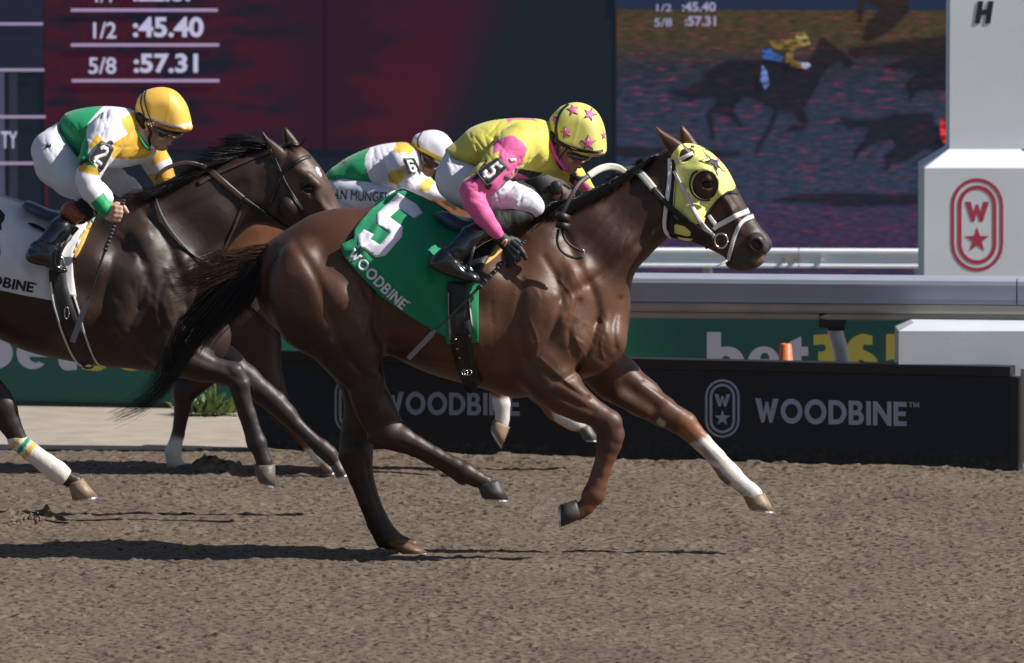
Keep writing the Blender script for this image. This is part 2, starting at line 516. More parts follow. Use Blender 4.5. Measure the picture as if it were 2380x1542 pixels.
def logo_loops():          # height 1.7, width 1
    W = [[((a / 1.12 - .5) * .46, .06 + b * .36) for a, b in GL['W'][1][0]]]
    return [[stadium(1, 1.7), stadium(.87, 1.57)], [stadium(.74, 1.44), stadium(.59, 1.29)], W, [star(0, -.28, .24)]]
def flat(name, groups, fn, m, parent, th=.0008, step=None, nrm=(0, -1, 0)):
    """groups of loops, mapped to the place by fn(u, v) -> point; linked as one thin raised mesh"""
    VV = []; FF = []; k = 0
    for loops in groups:
        V, T = tri2d(loops, step)
        V3 = np.array([fn(u, v) for u, v in V])
        T = T[:, ::-1] if np.cross(V3[T[0, 1]] - V3[T[0, 0]], V3[T[0, 2]] - V3[T[0, 0]]) @ np.array(nrm) > 0 else T
        W, Fc = plate(V3, T, nrm, th)
        VV.append(W); FF.append(Fc + k); k += len(W)
    return mesh(name, np.vstack(VV), np.vstack(FF), m, parent, False)
def text_loops_mesh(body, bold=.0, shear=0.0):
    cu = bpy.data.curves.new('t', 'FONT'); cu.body = body; cu.offset = bold; cu.shear = shear; cu.resolution_u = 4
    o = bpy.data.objects.new('t', cu); COL.objects.link(o)
    dg = bpy.context.evaluated_depsgraph_get()
    me = bpy.data.meshes.new_from_object(o.evaluated_get(dg))
    V = np.array([tuple(v.co) for v in me.vertices]); Fc = [tuple(p.vertices) for p in me.polygons]
    bpy.data.objects.remove(o); bpy.data.curves.remove(cu); bpy.data.meshes.remove(me)
    V = V[:, :2]; lo = V.min(0); hi = V.max(0)
    return (V - lo) / (hi - lo), Fc          # unit box
def text_flat(name, body, quad, fnP, m, parent, bold=.01, off=0):
    """quad: (x0, y0, x1, y1) traced box; fnP(px, py) -> point"""
    V, Fc = text_loops_mesh(body, bold)
    x0, y0, x1, y1 = quad
    W = np.array([fnP(x0 + (x1 - x0) * u, y1 + (y0 - y1) * v) for u, v in V])
    return mesh(name, W, [f for f in Fc], m, parent, False)
# ================================================================== THE SETTING
M = {}
def line_plane(pxl, Yl, pxr, Yr):
    """vertical plane through two traced columns; returns fn (px, py) -> point on it"""
    xl, _ = P(pxl, 900, Yl); xr, _ = P(pxr, 900, Yr)
    a = (Yr - Yl) / (float(xr) - float(xl))
    def fn(px, py, off=0.0):
        u = (px - 1190.0) / FPX; v = -(py - 771.0) / FPX
        dy = CP + SP * v; dz = -SP + CP * v
        # Y = Yl + a (x - xl) - off
        t = (Yl - off - a * float(xl) - CAM[1]) / (dy - a * u)
        return np.array([t * u, CAM[1] + t * dy, CAM[2] + t * dz])
    fn.dir = Vector((float(xr) - float(xl), Yr - Yl, 0)).normalized()
    fn.nrm = np.array([fn.dir.y, -fn.dir.x, 0.0])
    return fn

# ---- dirt track: one sheet, finely raked and pocked where it is seen close
def spaced(fine0, fine1, d, far0, far1):
    c = list(np.arange(fine0, fine1 + d / 2, d)); s = d
    lo = [c[0]]; 
    while lo[-1] > far0: s *= 1.35; lo.append(lo[-1] - s)
    s = d; hi = [c[-1]]
    while hi[-1] < far1: s *= 1.35; hi.append(hi[-1] + s)
    return np.array(lo[1:][::-1] + c + hi[1:])
gx = spaced(-3.0, 2.75, .0075, -500, 500)
gy = spaced(-5.0, 5.6, .0135, -120, 6.4)
GX, GY = np.meshgrid(gx, gy, indexing='ij')
Hh = (fbm(GX * 3, GY * 2, 3, 5) - .45) * .03
Hh += (fbm(GX * 30, GY * 22, 2, 9) - .45) * .006
Hh += (fbm(GX * 80, GY * 60, 2, 19) - .4) * .0045
def splat(cx, cy, r, a, rx=1.0):
    for x, y, q, h_ in zip(cx, cy, r, a):
        i0, i1 = np.searchsorted(gx, [x - 2.2 * q * rx, x + 2.2 * q * rx]); j0, j1 = np.searchsorted(gy, [y - 2.2 * q, y + 2.2 * q])
        if i1 - i0 < 1 or j1 - j0 < 1: continue
        d = ((gx[i0:i1, None] - x) / (q * rx)) ** 2 + ((gy[None, j0:j1] - y) / q) ** 2
        Hh[i0:i1, j0:j1] += h_ * np.exp(-d * 1.4)
n = 16000
splat(RNG.uniform(-3, 2.7, n), RNG.uniform(-5.0, 5.4, n), RNG.uniform(.007, .021, n), RNG.choice([1, 1.2, -1.4, -1.7], n) * RNG.uniform(.003, .011, n), 1.25)
n = 560
splat(RNG.uniform(-3, 2.7, n), RNG.uniform(-5.0, 5.4, n), RNG.uniform(.03, .06, n), RNG.uniform(.004, .014, n))
# loose dirt banked up against the foot of the board, and the pile thrown up behind the stance hoof
bl = lambda x: 5.22 - .31 * (x + 1.3)
bank = np.exp(-((GY - (bl(GX) - .06)) / .10) ** 2) * (.012 + .03 * fbm(GX * 5, GY * 5, 3, 3)) * (GX > -1.25) * (GX < 2.6)
Hh += bank
for px, Yp, rr, aa in ((505, 4.1, .12, .06), (470, 4.15, .08, .03), (545, 4.05, .07, .03), (20, 1.5, .16, .05), (100, 1.7, .07, .04)):
    x, _ = P(px, 1100, Yp)
    splat([float(x)], [Yp], [rr], [aa], 1.0)
    for _ in range(60):
        q_ = random.uniform(.008, .022); splat([float(x) + random.gauss(0, rr * .8)], [Yp + random.gauss(0, rr * .6)], [q_], [random.uniform(.003, .011)], 1.0)
Hh *= np.clip((GY + 30) / 5, 0, 1)
V = np.stack([GX.ravel(), GY.ravel(), Hh.ravel()], 1)
nx_, ny_ = GX.shape
ii, jj = np.meshgrid(np.arange(nx_ - 1), np.arange(ny_ - 1), indexing='ij'); a = (ii * ny_ + jj).ravel()
Q = np.stack([a, a + ny_, a + ny_ + 1, a + 1], 1)
def dirt_material():
    m = bpy.data.materials.new('dirt'); m.use_nodes = True; nt = m.node_tree; N = nt.nodes; L = nt.links; b = N['Principled BSDF']
    tc = N.new('ShaderNodeTexCoord')
    n1 = N.new('ShaderNodeTexNoise'); n1.inputs['Scale'].default_value = 1.3; n1.inputs['Detail'].default_value = 5
    n2 = N.new('ShaderNodeTexNoise'); n2.inputs['Scale'].default_value = 28; n2.inputs['Detail'].default_value = 5; n2.inputs['Roughness'].default_value = .65
    n3 = N.new('ShaderNodeTexNoise'); n3.inputs['Scale'].default_value = 260; n3.inputs['Detail'].default_value = 3
    for n in (n1, n2, n3): L.new(tc.outputs['Object'], n.inputs['Vector'])
    r = N.new('ShaderNodeValToRGB'); e = r.color_ramp.elements
    e[0].position = .34; e[0].color = (.064, .046, .034, 1); e[1].position = .52; e[1].color = (.150, .115, .087, 1)
    L.new(n2.outputs['Fac'], r.inputs[0])
    s = N.new('ShaderNodeMapRange'); s.inputs[1].default_value = .3; s.inputs[2].default_value = .7; s.inputs[3].default_value = .86; s.inputs[4].default_value = 1.12
    L.new(n1.outputs['Fac'], s.inputs[0])
    s3 = N.new('ShaderNodeMapRange'); s3.inputs[1].default_value = .3; s3.inputs[2].default_value = .7; s3.inputs[3].default_value = .8; s3.inputs[4].default_value = 1.2
    L.new(n3.outputs['Fac'], s3.inputs[0])
    mu = N.new('ShaderNodeMath'); mu.operation = 'MULTIPLY'; L.new(s.outputs[0], mu.inputs[0]); L.new(s3.outputs[0], mu.inputs[1])
    v = N.new('ShaderNodeVectorMath'); v.operation = 'SCALE'; L.new(r.outputs[0], v.inputs[0]); L.new(mu.outputs[0], v.inputs['Scale'])
    n4 = N.new('ShaderNodeTexNoise'); n4.inputs['Scale'].default_value = 46; n4.inputs['Detail'].default_value = 2; mp4 = N.new('ShaderNodeMapping'); mp4.inputs['Scale'].default_value = (.8, .45, 1)
    L.new(tc.outputs['Object'], mp4.inputs[0]); L.new(mp4.outputs[0], n4.inputs['Vector'])
    r4 = N.new('ShaderNodeMapRange'); r4.inputs[1].default_value = .575; r4.inputs[2].default_value = .63; r4.inputs[3].default_value = 1.05; r4.inputs[4].default_value = .42; L.new(n4.outputs['Fac'], r4.inputs[0])
    v4 = N.new('ShaderNodeVectorMath'); v4.operation = 'SCALE'; L.new(v.outputs[0], v4.inputs[0]); L.new(r4.outputs[0], v4.inputs['Scale']); v = v4
    L.new(v.outputs[0], b.inputs['Base Color']); b.inputs['Roughness'].default_value = .95; b.inputs['Specular IOR Level'].default_value = .15
    bp = N.new('ShaderNodeBump'); bp.inputs['Distance'].default_value = .004; L.new(n3.outputs['Fac'], bp.inputs['Height']); L.new(bp.outputs[0], b.inputs['Normal'])
    return m
M['dirt'] = dirt_material()
tag(mesh('dirt_track', V, Q, M['dirt'], None, True), 'brown raked dirt racing surface with clods and hoof marks', None, None, 'structure')

# ---- pale path beyond the dirt, and the grass of the infield
M['path'] = mat('pale_gravel', (.33, .285, .235), .95, bump=.004, bscale=90, var=.18, vscale=5)
# the dirt ends in a ragged edge that the path overlaps from beyond
xs = np.linspace(-6, 6, 481); edge = 5.42 - .14 * (xs + 2.5) * .35 + .05 * (fbm(xs * 6, xs * 0, 4, 2) - .45)
V = []; Fc = []
for i, x in enumerate(xs): V += [(x, edge[i], .000), (x, edge[i] + .10, .012), (x, 8.6, .014)]
for i in range(len(xs) - 1):
    k = i * 3; Fc += [(k, k + 3, k + 4, k + 1), (k + 1, k + 4, k + 5, k + 2)]
tag(mesh('path', V, Fc, M['path']), 'pale gravel strip between the dirt track and the green hoarding', None, None, 'structure')
M['grass'] = mat('infield_grass', (.075, .08, .05), .95, bump=.02, bscale=60, var=.3, vscale=3)
tag(MB().box((-500, 6.41, -.3), (500, 900, .002)).build('grass', M['grass']), 'mown green infield beyond the rails', None, None, 'structure')

def grime(m, z0, z1, col, thr, sc, stretch=(1, 1, 1)):
    """spatter and dust that thickens towards the ground"""
    nt = m.node_tree; N = nt.nodes; L = nt.links; b = N['Principled BSDF']; geo = N.new('ShaderNodeNewGeometry'); s = N.new('ShaderNodeSeparateXYZ'); L.new(geo.outputs['Position'], s.inputs[0])
    h_ = N.new('ShaderNodeMapRange'); h_.inputs[1].default_value = z0; h_.inputs[2].default_value = z1; h_.inputs[3].default_value = .30; h_.inputs[4].default_value = -.06; L.new(s.outputs[2], h_.inputs[0])
    mp = N.new('ShaderNodeMapping'); mp.inputs['Scale'].default_value = stretch; L.new(geo.outputs['Position'], mp.inputs[0])
    n = N.new('ShaderNodeTexNoise'); n.inputs['Scale'].default_value = sc; n.inputs['Detail'].default_value = 8; n.inputs['Roughness'].default_value = .7; L.new(mp.outputs[0], n.inputs['Vector'])
    a = N.new('ShaderNodeMath'); a.operation = 'ADD'; L.new(n.outputs['Fac'], a.inputs[0]); L.new(h_.outputs[0], a.inputs[1])
    r = N.new('ShaderNodeMapRange'); r.inputs[1].default_value = thr; r.inputs[2].default_value = thr + .16; r.inputs[4].default_value = .8; L.new(a.outputs[0], r.inputs[0])
    mx = N.new('ShaderNodeMix'); mx.data_type = 'RGBA'; mx.inputs[7].default_value = (*col, 1); L.new(r.outputs[0], mx.inputs[0])
    if b.inputs['Base Color'].links: L.new(b.inputs['Base Color'].links[0].from_socket, mx.inputs[6])
    else: mx.inputs[6].default_value = b.inputs['Base Color'].default_value
    L.new(mx.outputs[2], b.inputs['Base Color'])
    return m
# ---- black sponsor board along the rail
M['board'] = mat('black_vinyl', (.0040, .0085, .0175), .55, bump=.0006, bscale=25, var=.25, vscale=6)
grime(M['board'], .0, .22, (.05, .042, .036), .70, 26)
M['board_edge'] = mat('board_edge', (.012, .010, .014), .5, var=.3, vscale=10)
M['print_grey'] = mat('grey_print', (.31, .35, .45), .6, var=.08, vscale=20)
M['print_grey2'] = mat('grey_print_dim', (.25, .28, .37), .6, var=.08, vscale=20)
bp_ = line_plane(582, 5.35, 2362, 4.25)
TL = bp_(582, 815); TR = bp_(2362, 853); TL[2] = TR[2] = .5 * (TL[2] + TR[2])
board = empty('sponsor_board', (float(TR[0]), float(TR[1]), 0), 'long low black board with grey lettering and oval emblems at the foot of the rail', 'board')
d_ = np.array(bp_.dir); back = -bp_.nrm
def slab(mb, a, b, z0, z1, t, off=0.0):
    a = np.array(a, float) - back * off; b = np.array(b, float) - back * off
    c = [(*a[:2], z0), (*b[:2], z0), (*(b + back * t)[:2], z0), (*(a + back * t)[:2], z0)]
    V = c + [(p[0], p[1], z1) for p in c]
    return mb.add(V, [(0, 3, 2, 1), (4, 5, 6, 7), (0, 1, 5, 4), (1, 2, 6, 5), (2, 3, 7, 6), (3, 0, 4, 7)])
zt = TR[2]
slab(MB(), TL, TR, .0, zt - .05, .08).build('panel', M['board'], board)
slab(MB(), TL - d_ * .01, TR - d_ * .03, zt - .048, zt, .12, .006).build('top_cap', M['board_edge'], board)
slab(MB(), TR - d_ * .028, TR + d_ * .015, .0, zt - .052, .10, .008).build('end_post', M['board_edge'], board)
slab(MB(), TR + d_ * .017, TR + d_ * .04, .03, zt - .01, .02, -.02).build('edge_trim', mat('pale_trim', (.4, .36, .3), .6), board)
def plane_word(parent, fn, s, x0, y0, x1, y1l, y1r, mt, off=.0015, name='lettering'):
    """word between traced columns; y1l and y1r baseline at both ends, y0 = cap height in pixels"""
    gl, w = word(s)
    def f(u, v):
        t = u / w; px = x0 + (x1 - x0) * t; py = y1l + (y1r - y1l) * t - v * y0
        return fn(px, py, off)
    return flat(name, gl, f, mt, parent, .0006)
plane_word(board, bp_, 'WOODBINE', 1755, 56, 2107, 982, 991, M['print_grey'])
plane_word(board, bp_, 'WOODBINE', 889, 52, 1208, 963, 967, M['print_grey2'])
plane_word(board, bp_, 'TM', 2112, 12, 2136, 947, 948, M['print_grey'], name='trademark_sign')
def put_logo(parent, fn, cx, cy, w, mt, off=.0015, hr=1.7, name='emblem'):
    return flat(name, logo_loops(), lambda u, v: fn(cx + u * w, cy - v * w * hr / 1.7, off), mt, parent, .0006)
put_logo(board, bp_, 1679, 950, 80, M['print_grey'])
put_logo(board, bp_, 817, 941, 79, M['print_grey2'])

# ---- green hoarding with bet365 lettering
hp = line_plane(0, 8.0, 2380, 6.95)
hd = np.array(hp.dir); back = -hp.nrm
A0 = hp(-3500, 900); A1 = hp(5200, 900)
hoard = empty('green_hoarding', (0, float(hp(1190, 900)[1]), 0), 'green advertising hoarding with white and yellow lettering behind the white rail', 'hoarding')
def hoarding_mat():
    m = mat('green_print', (.0, .1, .08), .5, bump=.0008, bscale=12); nt = m.node_tree; N = nt.nodes; L = nt.links
    tc = N.new('ShaderNodeTexCoord'); sp = N.new('ShaderNodeSeparateXYZ'); L.new(tc.outputs['Object'], sp.inputs[0])
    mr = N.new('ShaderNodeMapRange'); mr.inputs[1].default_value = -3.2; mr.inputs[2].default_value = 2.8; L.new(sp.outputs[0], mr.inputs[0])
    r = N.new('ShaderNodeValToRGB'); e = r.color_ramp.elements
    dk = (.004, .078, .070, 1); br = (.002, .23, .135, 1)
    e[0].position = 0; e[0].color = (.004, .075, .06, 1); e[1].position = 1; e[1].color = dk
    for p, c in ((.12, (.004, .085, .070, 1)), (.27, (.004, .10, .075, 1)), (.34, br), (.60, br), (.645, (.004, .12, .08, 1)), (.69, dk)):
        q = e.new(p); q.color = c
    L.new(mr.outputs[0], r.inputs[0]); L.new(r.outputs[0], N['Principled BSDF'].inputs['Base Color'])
    return m
slab(MB(), A0, A1, .035, .70, .05).build('panel', hoarding_mat(), hoard)
slab(MB(), A0, A1, .0, .032, .08, .02).build('kick_board', mat('dark_kick_board', (.015, .015, .018), .8, var=.4, vscale=4), hoard)
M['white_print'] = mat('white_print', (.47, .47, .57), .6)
M['yellow_print'] = mat('yellow_print', (.46, .40, .07), .6)
def bet_letters(x, base, S):
    # drawn in units of cap height 1, widths measured
    e_ = [[(.30 - .30, .0)]]
    b = [[(0, 1), (.31, 1), (.31, .68)] + arc(.45, .345, .37, .345, 110, -110, 16) + [(.29, .05), (.29, 0), (0, 0)], ring(.42, .335, .115, .15, 16)]
    e = [arc(.35, .35, .35, .35, 0, 318, 24) + [(.48, .17)] + [(.42, .13)] + arc(.37, .33, .10, .17, 270, 205, 4) + [(.27, .27), (.70, .27)], [(.27, .42), (.47, .42)] + arc(.37, .44, .10, .12, 10, 170, 6)]
    t = [[(.12, .70), (.0, .70), (.0, .50), (.12, .50), (.12, .2)] + arc(.32, .2, .2, .22, 180, 275, 6) + [(.52, 0), (.52, .2), (.44, .2)] + arc(.44, .26, .06, .06, 250, 180, 3) + [(.38, .50), (.53, .50), (.53, .70), (.38, .70), (.38, .93), (.12, .80)]]
    th = [[(.06, .96)] + arc(.32, .73, .28, .26, 80, -48, 10) + arc(.34, .27, .32, .29, 52, -100, 12) + [(.04, .02), (.04, .24), (.2, .22)] + arc(.26, .31, .10, .09, -70, 85, 6) + [(.16, .40), (.16, .60), (.26, .60)] + arc(.25, .68, .08, .08, -80, 80, 6) + [(.06, .74)]]
    six = [[(.62, .96), (.44, 1.0)] + arc(.44, .5, .43, .5, 100, 200, 10) + arc(.38, .31, .37, .32, 205, 420, 18) + [(.40, .66), (.42, .76), (.62, .76)], ring(.37, .31, .10, .12, 16)]
    five = [[(.1, 1), (.62, 1), (.62, .79), (.33, .79), (.32, .67)] + arc(.32, .34, .35, .34, 85, -115, 14) + [(.06, .03), (.06, .24), (.22, .22)] + arc(.26, .34, .12, .11, -70, 110, 7) + [(.10, .42)]]
    gl = [b, e, t, th, six, five]; wd = [.83, .68, .55, .68, .76, .7]; gp = [.07, .11, .04, .05, .06, 0]
    x_ = 0
    w_ = sum(wd) + sum(gp)
    A = []; B = []
    for k, (g, w) in enumerate(zip(gl, wd)):
        g2 = [[(x_ + a, b_) for a, b_ in l] for l in g]; (A if k < 3 else B).append(g2); x_ += w + gp[k]
    f = lambda u, v: hp(x + u * S, base + .012 * u * S - v * S, .0015)
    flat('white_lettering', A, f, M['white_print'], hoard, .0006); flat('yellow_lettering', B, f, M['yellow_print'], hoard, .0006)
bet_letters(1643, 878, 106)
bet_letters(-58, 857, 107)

# ---- white running rail: rounded aluminium rail on goosenecks
M['rail'] = mat('white_rail_paint', (.31, .335, .41), .42, var=.06, vscale=6)
M['rail_under'] = mat('rail_underside', (.42, .37, .31), .6, var=.15, vscale=5)
M['post'] = mat('white_post', (.62, .62, .60), .5, var=.1, vscale=10)
M['black_bracket'] = mat('black_bracket', (.012, .014, .018), .5)
rp = line_plane(1460, 4.92, 2380, 4.66)
rd = np.array(rp.dir)
zr = float(.5 * (rp(1500, 640)[2] + rp(2350, 650)[2]))
rail = empty('running_rail', (float(rp(1950, 640)[0]), float(rp(1950, 640)[1]), 0), 'smooth rounded white running rail passing in front of the finish pillar', 'rail')
prof = [(.022, -.13), (.016, -.115), (.001, -.035), (.006, -.014), (.028, -.001), (.16, .004), (.185, -.004), (.198, -.03), (.20, -.11), (.196, -.13), (.185, -.13), (.185, -.10), (.015, -.10), (.012, -.13)]
ua = np.array([-rd[1], rd[0], 0]); za = np.array([0, 0, 1.0])
e0 = rp(-300, 640); e1 = rp(2362, 640); e2 = rp(2364.5, 640); e3 = rp(2900, 640)
for p in (e0, e1, e2, e3): p[2] = zr
MB().sweep([(e0, ua, za), (e1, ua, za)], prof).build('rail_beam', M['rail'], rail)
MB().sweep([(e2, ua, za), (e3, ua, za)], prof).build('rail_beam', M['rail'], rail)
lip = [(.01, -.16), (.0, -.150), (.01, -.134), (.19, -.134), (.2, -.150), (.19, -.185), (.03, -.185)]
MB().sweep([(e0, ua, za), (e3, ua, za)], [(.03, -.180), (.022, -.165), (.03, -.134), (.17, -.134), (.18, -.16), (.17, -.180)]).build('rail_channel', M['rail_under'], rail)
MB().sweep([(e0, ua, za), (e3, ua, za)], [(.05, -.215), (.044, -.205), (.05, -.184), (.15, -.184), (.155, -.2), (.15, -.215)]).build('rail_channel', M['rail_under'], rail)
for pxp in (1938, 1225, -1150):
    p = rp(pxp, 700, -.10); x0, y0 = float(p[0]), float(p[1]); z0 = zr - .18
    MB().box((x0 - .075, y0 - .045, z0 - .075), (x0 + .055, y0 + .06, z0 + .02)).add(
        [(x0 - .085, y0 - .05, z0 + .022), (x0 + .075, y0 - .05, z0 + .022), (x0 + .075, y0 + .07, z0 + .022), (x0 - .085, y0 + .07, z0 + .022),
         (x0 - .03, y0 - .03, z0 - .09), (x0 + .05, y0 - .03, z0 - .09), (x0 + .05, y0 + .06, z0 - .09), (x0 - .03, y0 + .06, z0 - .09)],
        [(0, 1, 2, 3), (4, 7, 6, 5), (0, 4, 5, 1), (1, 5, 6, 2), (2, 6, 7, 3), (3, 7, 4, 0)]).build('bracket', M['black_bracket'], rail)
    g = catmull([(x0 - .01, y0, z0 - .03), (x0 + .015, y0 + .03, z0 - .12), (x0 + .045, y0 + .08, z0 - .25), (x0 + .055, y0 + .12, .2), (x0 + .055, y0 + .14, -.05)], 6, False)
    MB().tube(g, .038, 14).build('post', M['post'], rail, True)

# ---- far rail (folded sheet guard rail)
M['guard'] = mat('white_guard_rail', (.84, .85, .90), .55, var=.05, vscale=5)
fp = line_plane(1480, 13.05, 2150, 12.95)
g0 = fp(-300, 579); g1 = fp(1856, 579); g2 = fp(1858, 579); g3 = fp(2900, 579); zg = float(g1[2])
guard = empty('guard_rail', (float(g1[0]), float(g1[1]), 0), 'folded white metal guard rail in front of the video screen', 'rail')
for p in (g0, g1, g2, g3): p[2] = zg
pg = [(0.03, 0), (.0, -.010), (.0, -.026), (.018, -.040), (.022, -.062), (.016, -.086), (.0, -.098), (.0, -.112), (.03, -.116), (.07, -.10), (.07, -.03), (.05, 0)]
MB().sweep([(g0, np.array([0, 1., 0]), za), (g1, np.array([0, 1., 0]), za)], pg).build('rail_beam', M['guard'], guard)
MB().sweep([(g2, np.array([0, 1., 0]), za), (g3, np.array([0, 1., 0]), za)], pg).build('rail_beam', M['guard'], guard)
for pxp in (1648, 2138, 1160, 670, 180):
    q = fp(pxp, 620, -.08)
    MB().tube([(q[0] - .012, q[1], zg - .12), (q[0] + .0, q[1] + .02, zg - .2), (q[0] + .02, q[1] + .05, 0)], .028, 10).build('post', M['post'], guard, True)
for pxp in (1824, 1850, 1911):
    q = fp(pxp, 610, .0)
    MB().tube([(q[0], q[1] - .01, zg - .065), (q[0], q[1] + .05, zg - .065)], .012, 8).build('bolt', mat('rusty_bolt', (.35, .2, .14) if pxp < 1900 else (.7, .7, .68), .6), guard)

# ---- finish pillar with stepped white base
M['conc'] = mat('white_painted_concrete', (.66, .69, .73), .8, bump=.0003, bscale=80, var=.07, vscale=2.2)
grime(M['conc'], .45, .85, (.22, .20, .17), .74, 7, (1.6, 1, .7))
M['red_print'] = mat('red_print', (.42, .035, .075), .6)
def frustum_block(mb, x0, x1, y0, y1, z0, z1, ins, zt):
    V = [(x0, y0, z0), (x1, y0, z0), (x1, y1, z0), (x0, y1, z0), (x0, y0, z1), (x1, y0, z1), (x1, y1, z1), (x0, y1, z1),
         (x0 + ins, y0 + ins, zt), (x1 - ins, y0 + ins, zt), (x1 - ins, y1 - ins, zt), (x0 + ins, y1 - ins, zt)]
    return mb.add(V, [(0, 3, 2, 1), (0, 1, 5, 4), (1, 2, 6, 5), (2, 3, 7, 6), (3, 0, 4, 7), (4, 5, 9, 8), (5, 6, 10, 9), (6, 7, 11, 10), (7, 4, 8, 11), (8, 9, 10, 11)])
YP = 9.0
xl, zb = [float(v) for v in P(2149, 391, YP)]; xr, _ = [float(v) for v in P(2392, 391, YP)]
pil = empty('finish_pillar', ((xl + xr) / 2, YP + .4, 0), 'tall white finish pillar on a wide block with a red emblem at the right edge', 'pillar')
dpt = xr - xl + .1
ux, uz = [float(v) for v in P(2207, 347, YP + .14)]
frustum_block(MB(), xl, xr + .1, YP, YP + dpt, -.02, zb, .14, uz).build('base_block', M['conc'], pil)
MB().box((ux, YP + .142, uz + .001), (float(P(2371, 347, YP + .14)[0]) + .17, YP + .142 + .4, 4.6)).build('pillar_shaft', M['conc'], pil)
MB().box((ux + .012 + .17 + .16, YP + .13, uz + .001), (ux + .4, YP + .14, 4.5))
pp = line_plane(2149, YP, 2392, YP)
put_logo(pil, pp, 2271, 523, 122, M['red_print'], .0015, 1.78)
pu = line_plane(2207, YP + .142, 2392, YP + .142)
Hs = [[(0, 0), (.26, 0), (.32, .38), (.58, .38), (.52, 0), (.78, 0), (.95, 1), (.69, 1), (.62, .62), (.37, .62), (.43, 1), (.17, 1)]]
flat('letter', [Hs], lambda u, v: pu(2266 + u * 46 + (0), 55 - v * 52, .004), mat('black_letter', (.01, .012, .02), .5), pil, .004)
# ---- lower white block behind the board's end
YB = 4.42
xl, zb = [float(v) for v in P(2089, 770, YB)]
_, zt2 = [float(v) for v in P(2125, 735, YB + .22)]
M['conc2'] = mat('grey_painted_block', (.44, .47, .54), .75, bump=.0015, bscale=70, var=.10, vscale=2, stretch=(.5, 1, 4))
blk = frustum_block(MB(), xl, xl + 1.25, YB, YB + .42, -.02, zb, .075, zb + .035).build('concrete_block', mat('white_block', (.52, .56, .62), .8, bump=.0003, bscale=70, var=.08, vscale=2))
tag(blk, 'low white concrete block behind the right end of the black board', 'block')

# ---- traffic cone behind the board
M['cone'] = mat('orange_plastic', (.80, .17, .045), .45)
YC = 5.35
cx_, ct = [float(v) for v in P(1826, 799, YC)]; _, c0 = [float(v) for v in P(1826, 845, YC)]
cone = empty('traffic_cone', (cx_, YC, 0), 'small orange traffic cone standing behind the black board', 'cone')
V = []; Fc = []; rr = [(.115, .03), (.046, .03 + .001), (.024, ct)]
pts = []
ang = [2 * math.pi * i / 24 for i in range(24)]
prof_ = [(.085, .02), (.080, .04), (.028, ct - .004), (.024, ct), (.014, ct), (.014, ct - .02)]
for r_, z_ in prof_:
    for q in ang: V.append((cx_ + r_ * math.cos(q), YC + r_ * math.sin(q), z_))
for i in range(len(prof_) - 1):
    for j in range(24): Fc.append((i * 24 + j, i * 24 + (j + 1) % 24, (i + 1) * 24 + (j + 1) % 24, (i + 1) * 24 + j))
mesh('cone_body', V, Fc, M['cone'], cone)
MB().box((cx_ - .13, YC - .13, 0.0), (cx_ + .13, YC + .13, .022)).build('base', M['cone'], cone)

# ---- weed at the foot of the hoarding
wx, _ = P(492, 950, 7.35); wx = float(wx)
weed = empty('weed', (wx, 7.35, 0), 'leafy green weed at the foot of the green hoarding', 'weed')
M['leaf'] = mat('weed_leaf', (.13, .19, .06), .6, var=.35, vscale=25)
V = []; Fc = []
for i in range(150):
    a = random.uniform(0, 6.28); r0 = random.uniform(0, .07); bx = wx + r0 * math.cos(a) * 2.2 + random.gauss(0, .05); by = 7.35 + r0 * math.sin(a)
    L_ = random.uniform(.05, .13); lean = random.uniform(.6, 1.6); w_ = random.uniform(.008, .020); da = a + random.uniform(-1, 1)
    if abs(bx - wx) < .05 and random.random() < .5: L_ *= 1.5; lean *= .4
    k = len(V); side = np.array([-math.sin(da), math.cos(da), 0])
    for t in (0, .35, .7, 1):
        c = np.array([bx + math.cos(da) * lean * L_ * t * .8, by + math.sin(da) * lean * L_ * t * .8, L_ * (t - .35 * lean * t * t) + .028])
        ww = w_ * (1 - t ** 2) + .001; V += [tuple(c - side * ww), tuple(c + side * ww)]
    for j in range(3): Fc.append((k + 2 * j, k + 2 * j + 1, k + 2 * j + 3, k + 2 * j + 2))
lv = mesh('leaves', V, Fc, M['leaf'], weed); lv['kind'] = 'stuff'
st = MB()
for i in range(7):
    bx = wx + random.gauss(0, .05); st.tube([(bx, 7.35, .0), (bx + random.gauss(0, .02), 7.34, random.uniform(.08, .2))], [.004, .002], 5)
st.build('stem', M['leaf'], weed)

# ---- the big video screen
YS = 17.0
sp_ = line_plane(0, YS, 2380, YS)
scr = empty('video_screen', (0, YS, 0), 'large dark video screen showing race times in white and a horse race replay', 'screen')
def n_grain(nt, N, L, b):
    col = tuple(b.inputs['Emission Color'].default_value); tc = N.new('ShaderNodeTexCoord'); mp = N.new('ShaderNodeMapping'); mp.inputs['Scale'].default_value = (1, 1, 4); L.new(tc.outputs['Object'], mp.inputs[0])
    n = N.new('ShaderNodeTexNoise'); n.inputs['Scale'].default_value = 16; n.inputs['Detail'].default_value = 4; L.new(mp.outputs[0], n.inputs['Vector'])
    mr = N.new('ShaderNodeMapRange'); mr.inputs[1].default_value = .35; mr.inputs[2].default_value = .65; mr.inputs[3].default_value = .12; mr.inputs[4].default_value = 1.35; L.new(n.outputs['Fac'], mr.inputs[0])
    v = N.new('ShaderNodeVectorMath'); v.operation = 'SCALE'; v.inputs[0].default_value = col[:3]; L.new(mr.outputs[0], v.inputs['Scale']); L.new(v.outputs[0], b.inputs['Emission Color'])
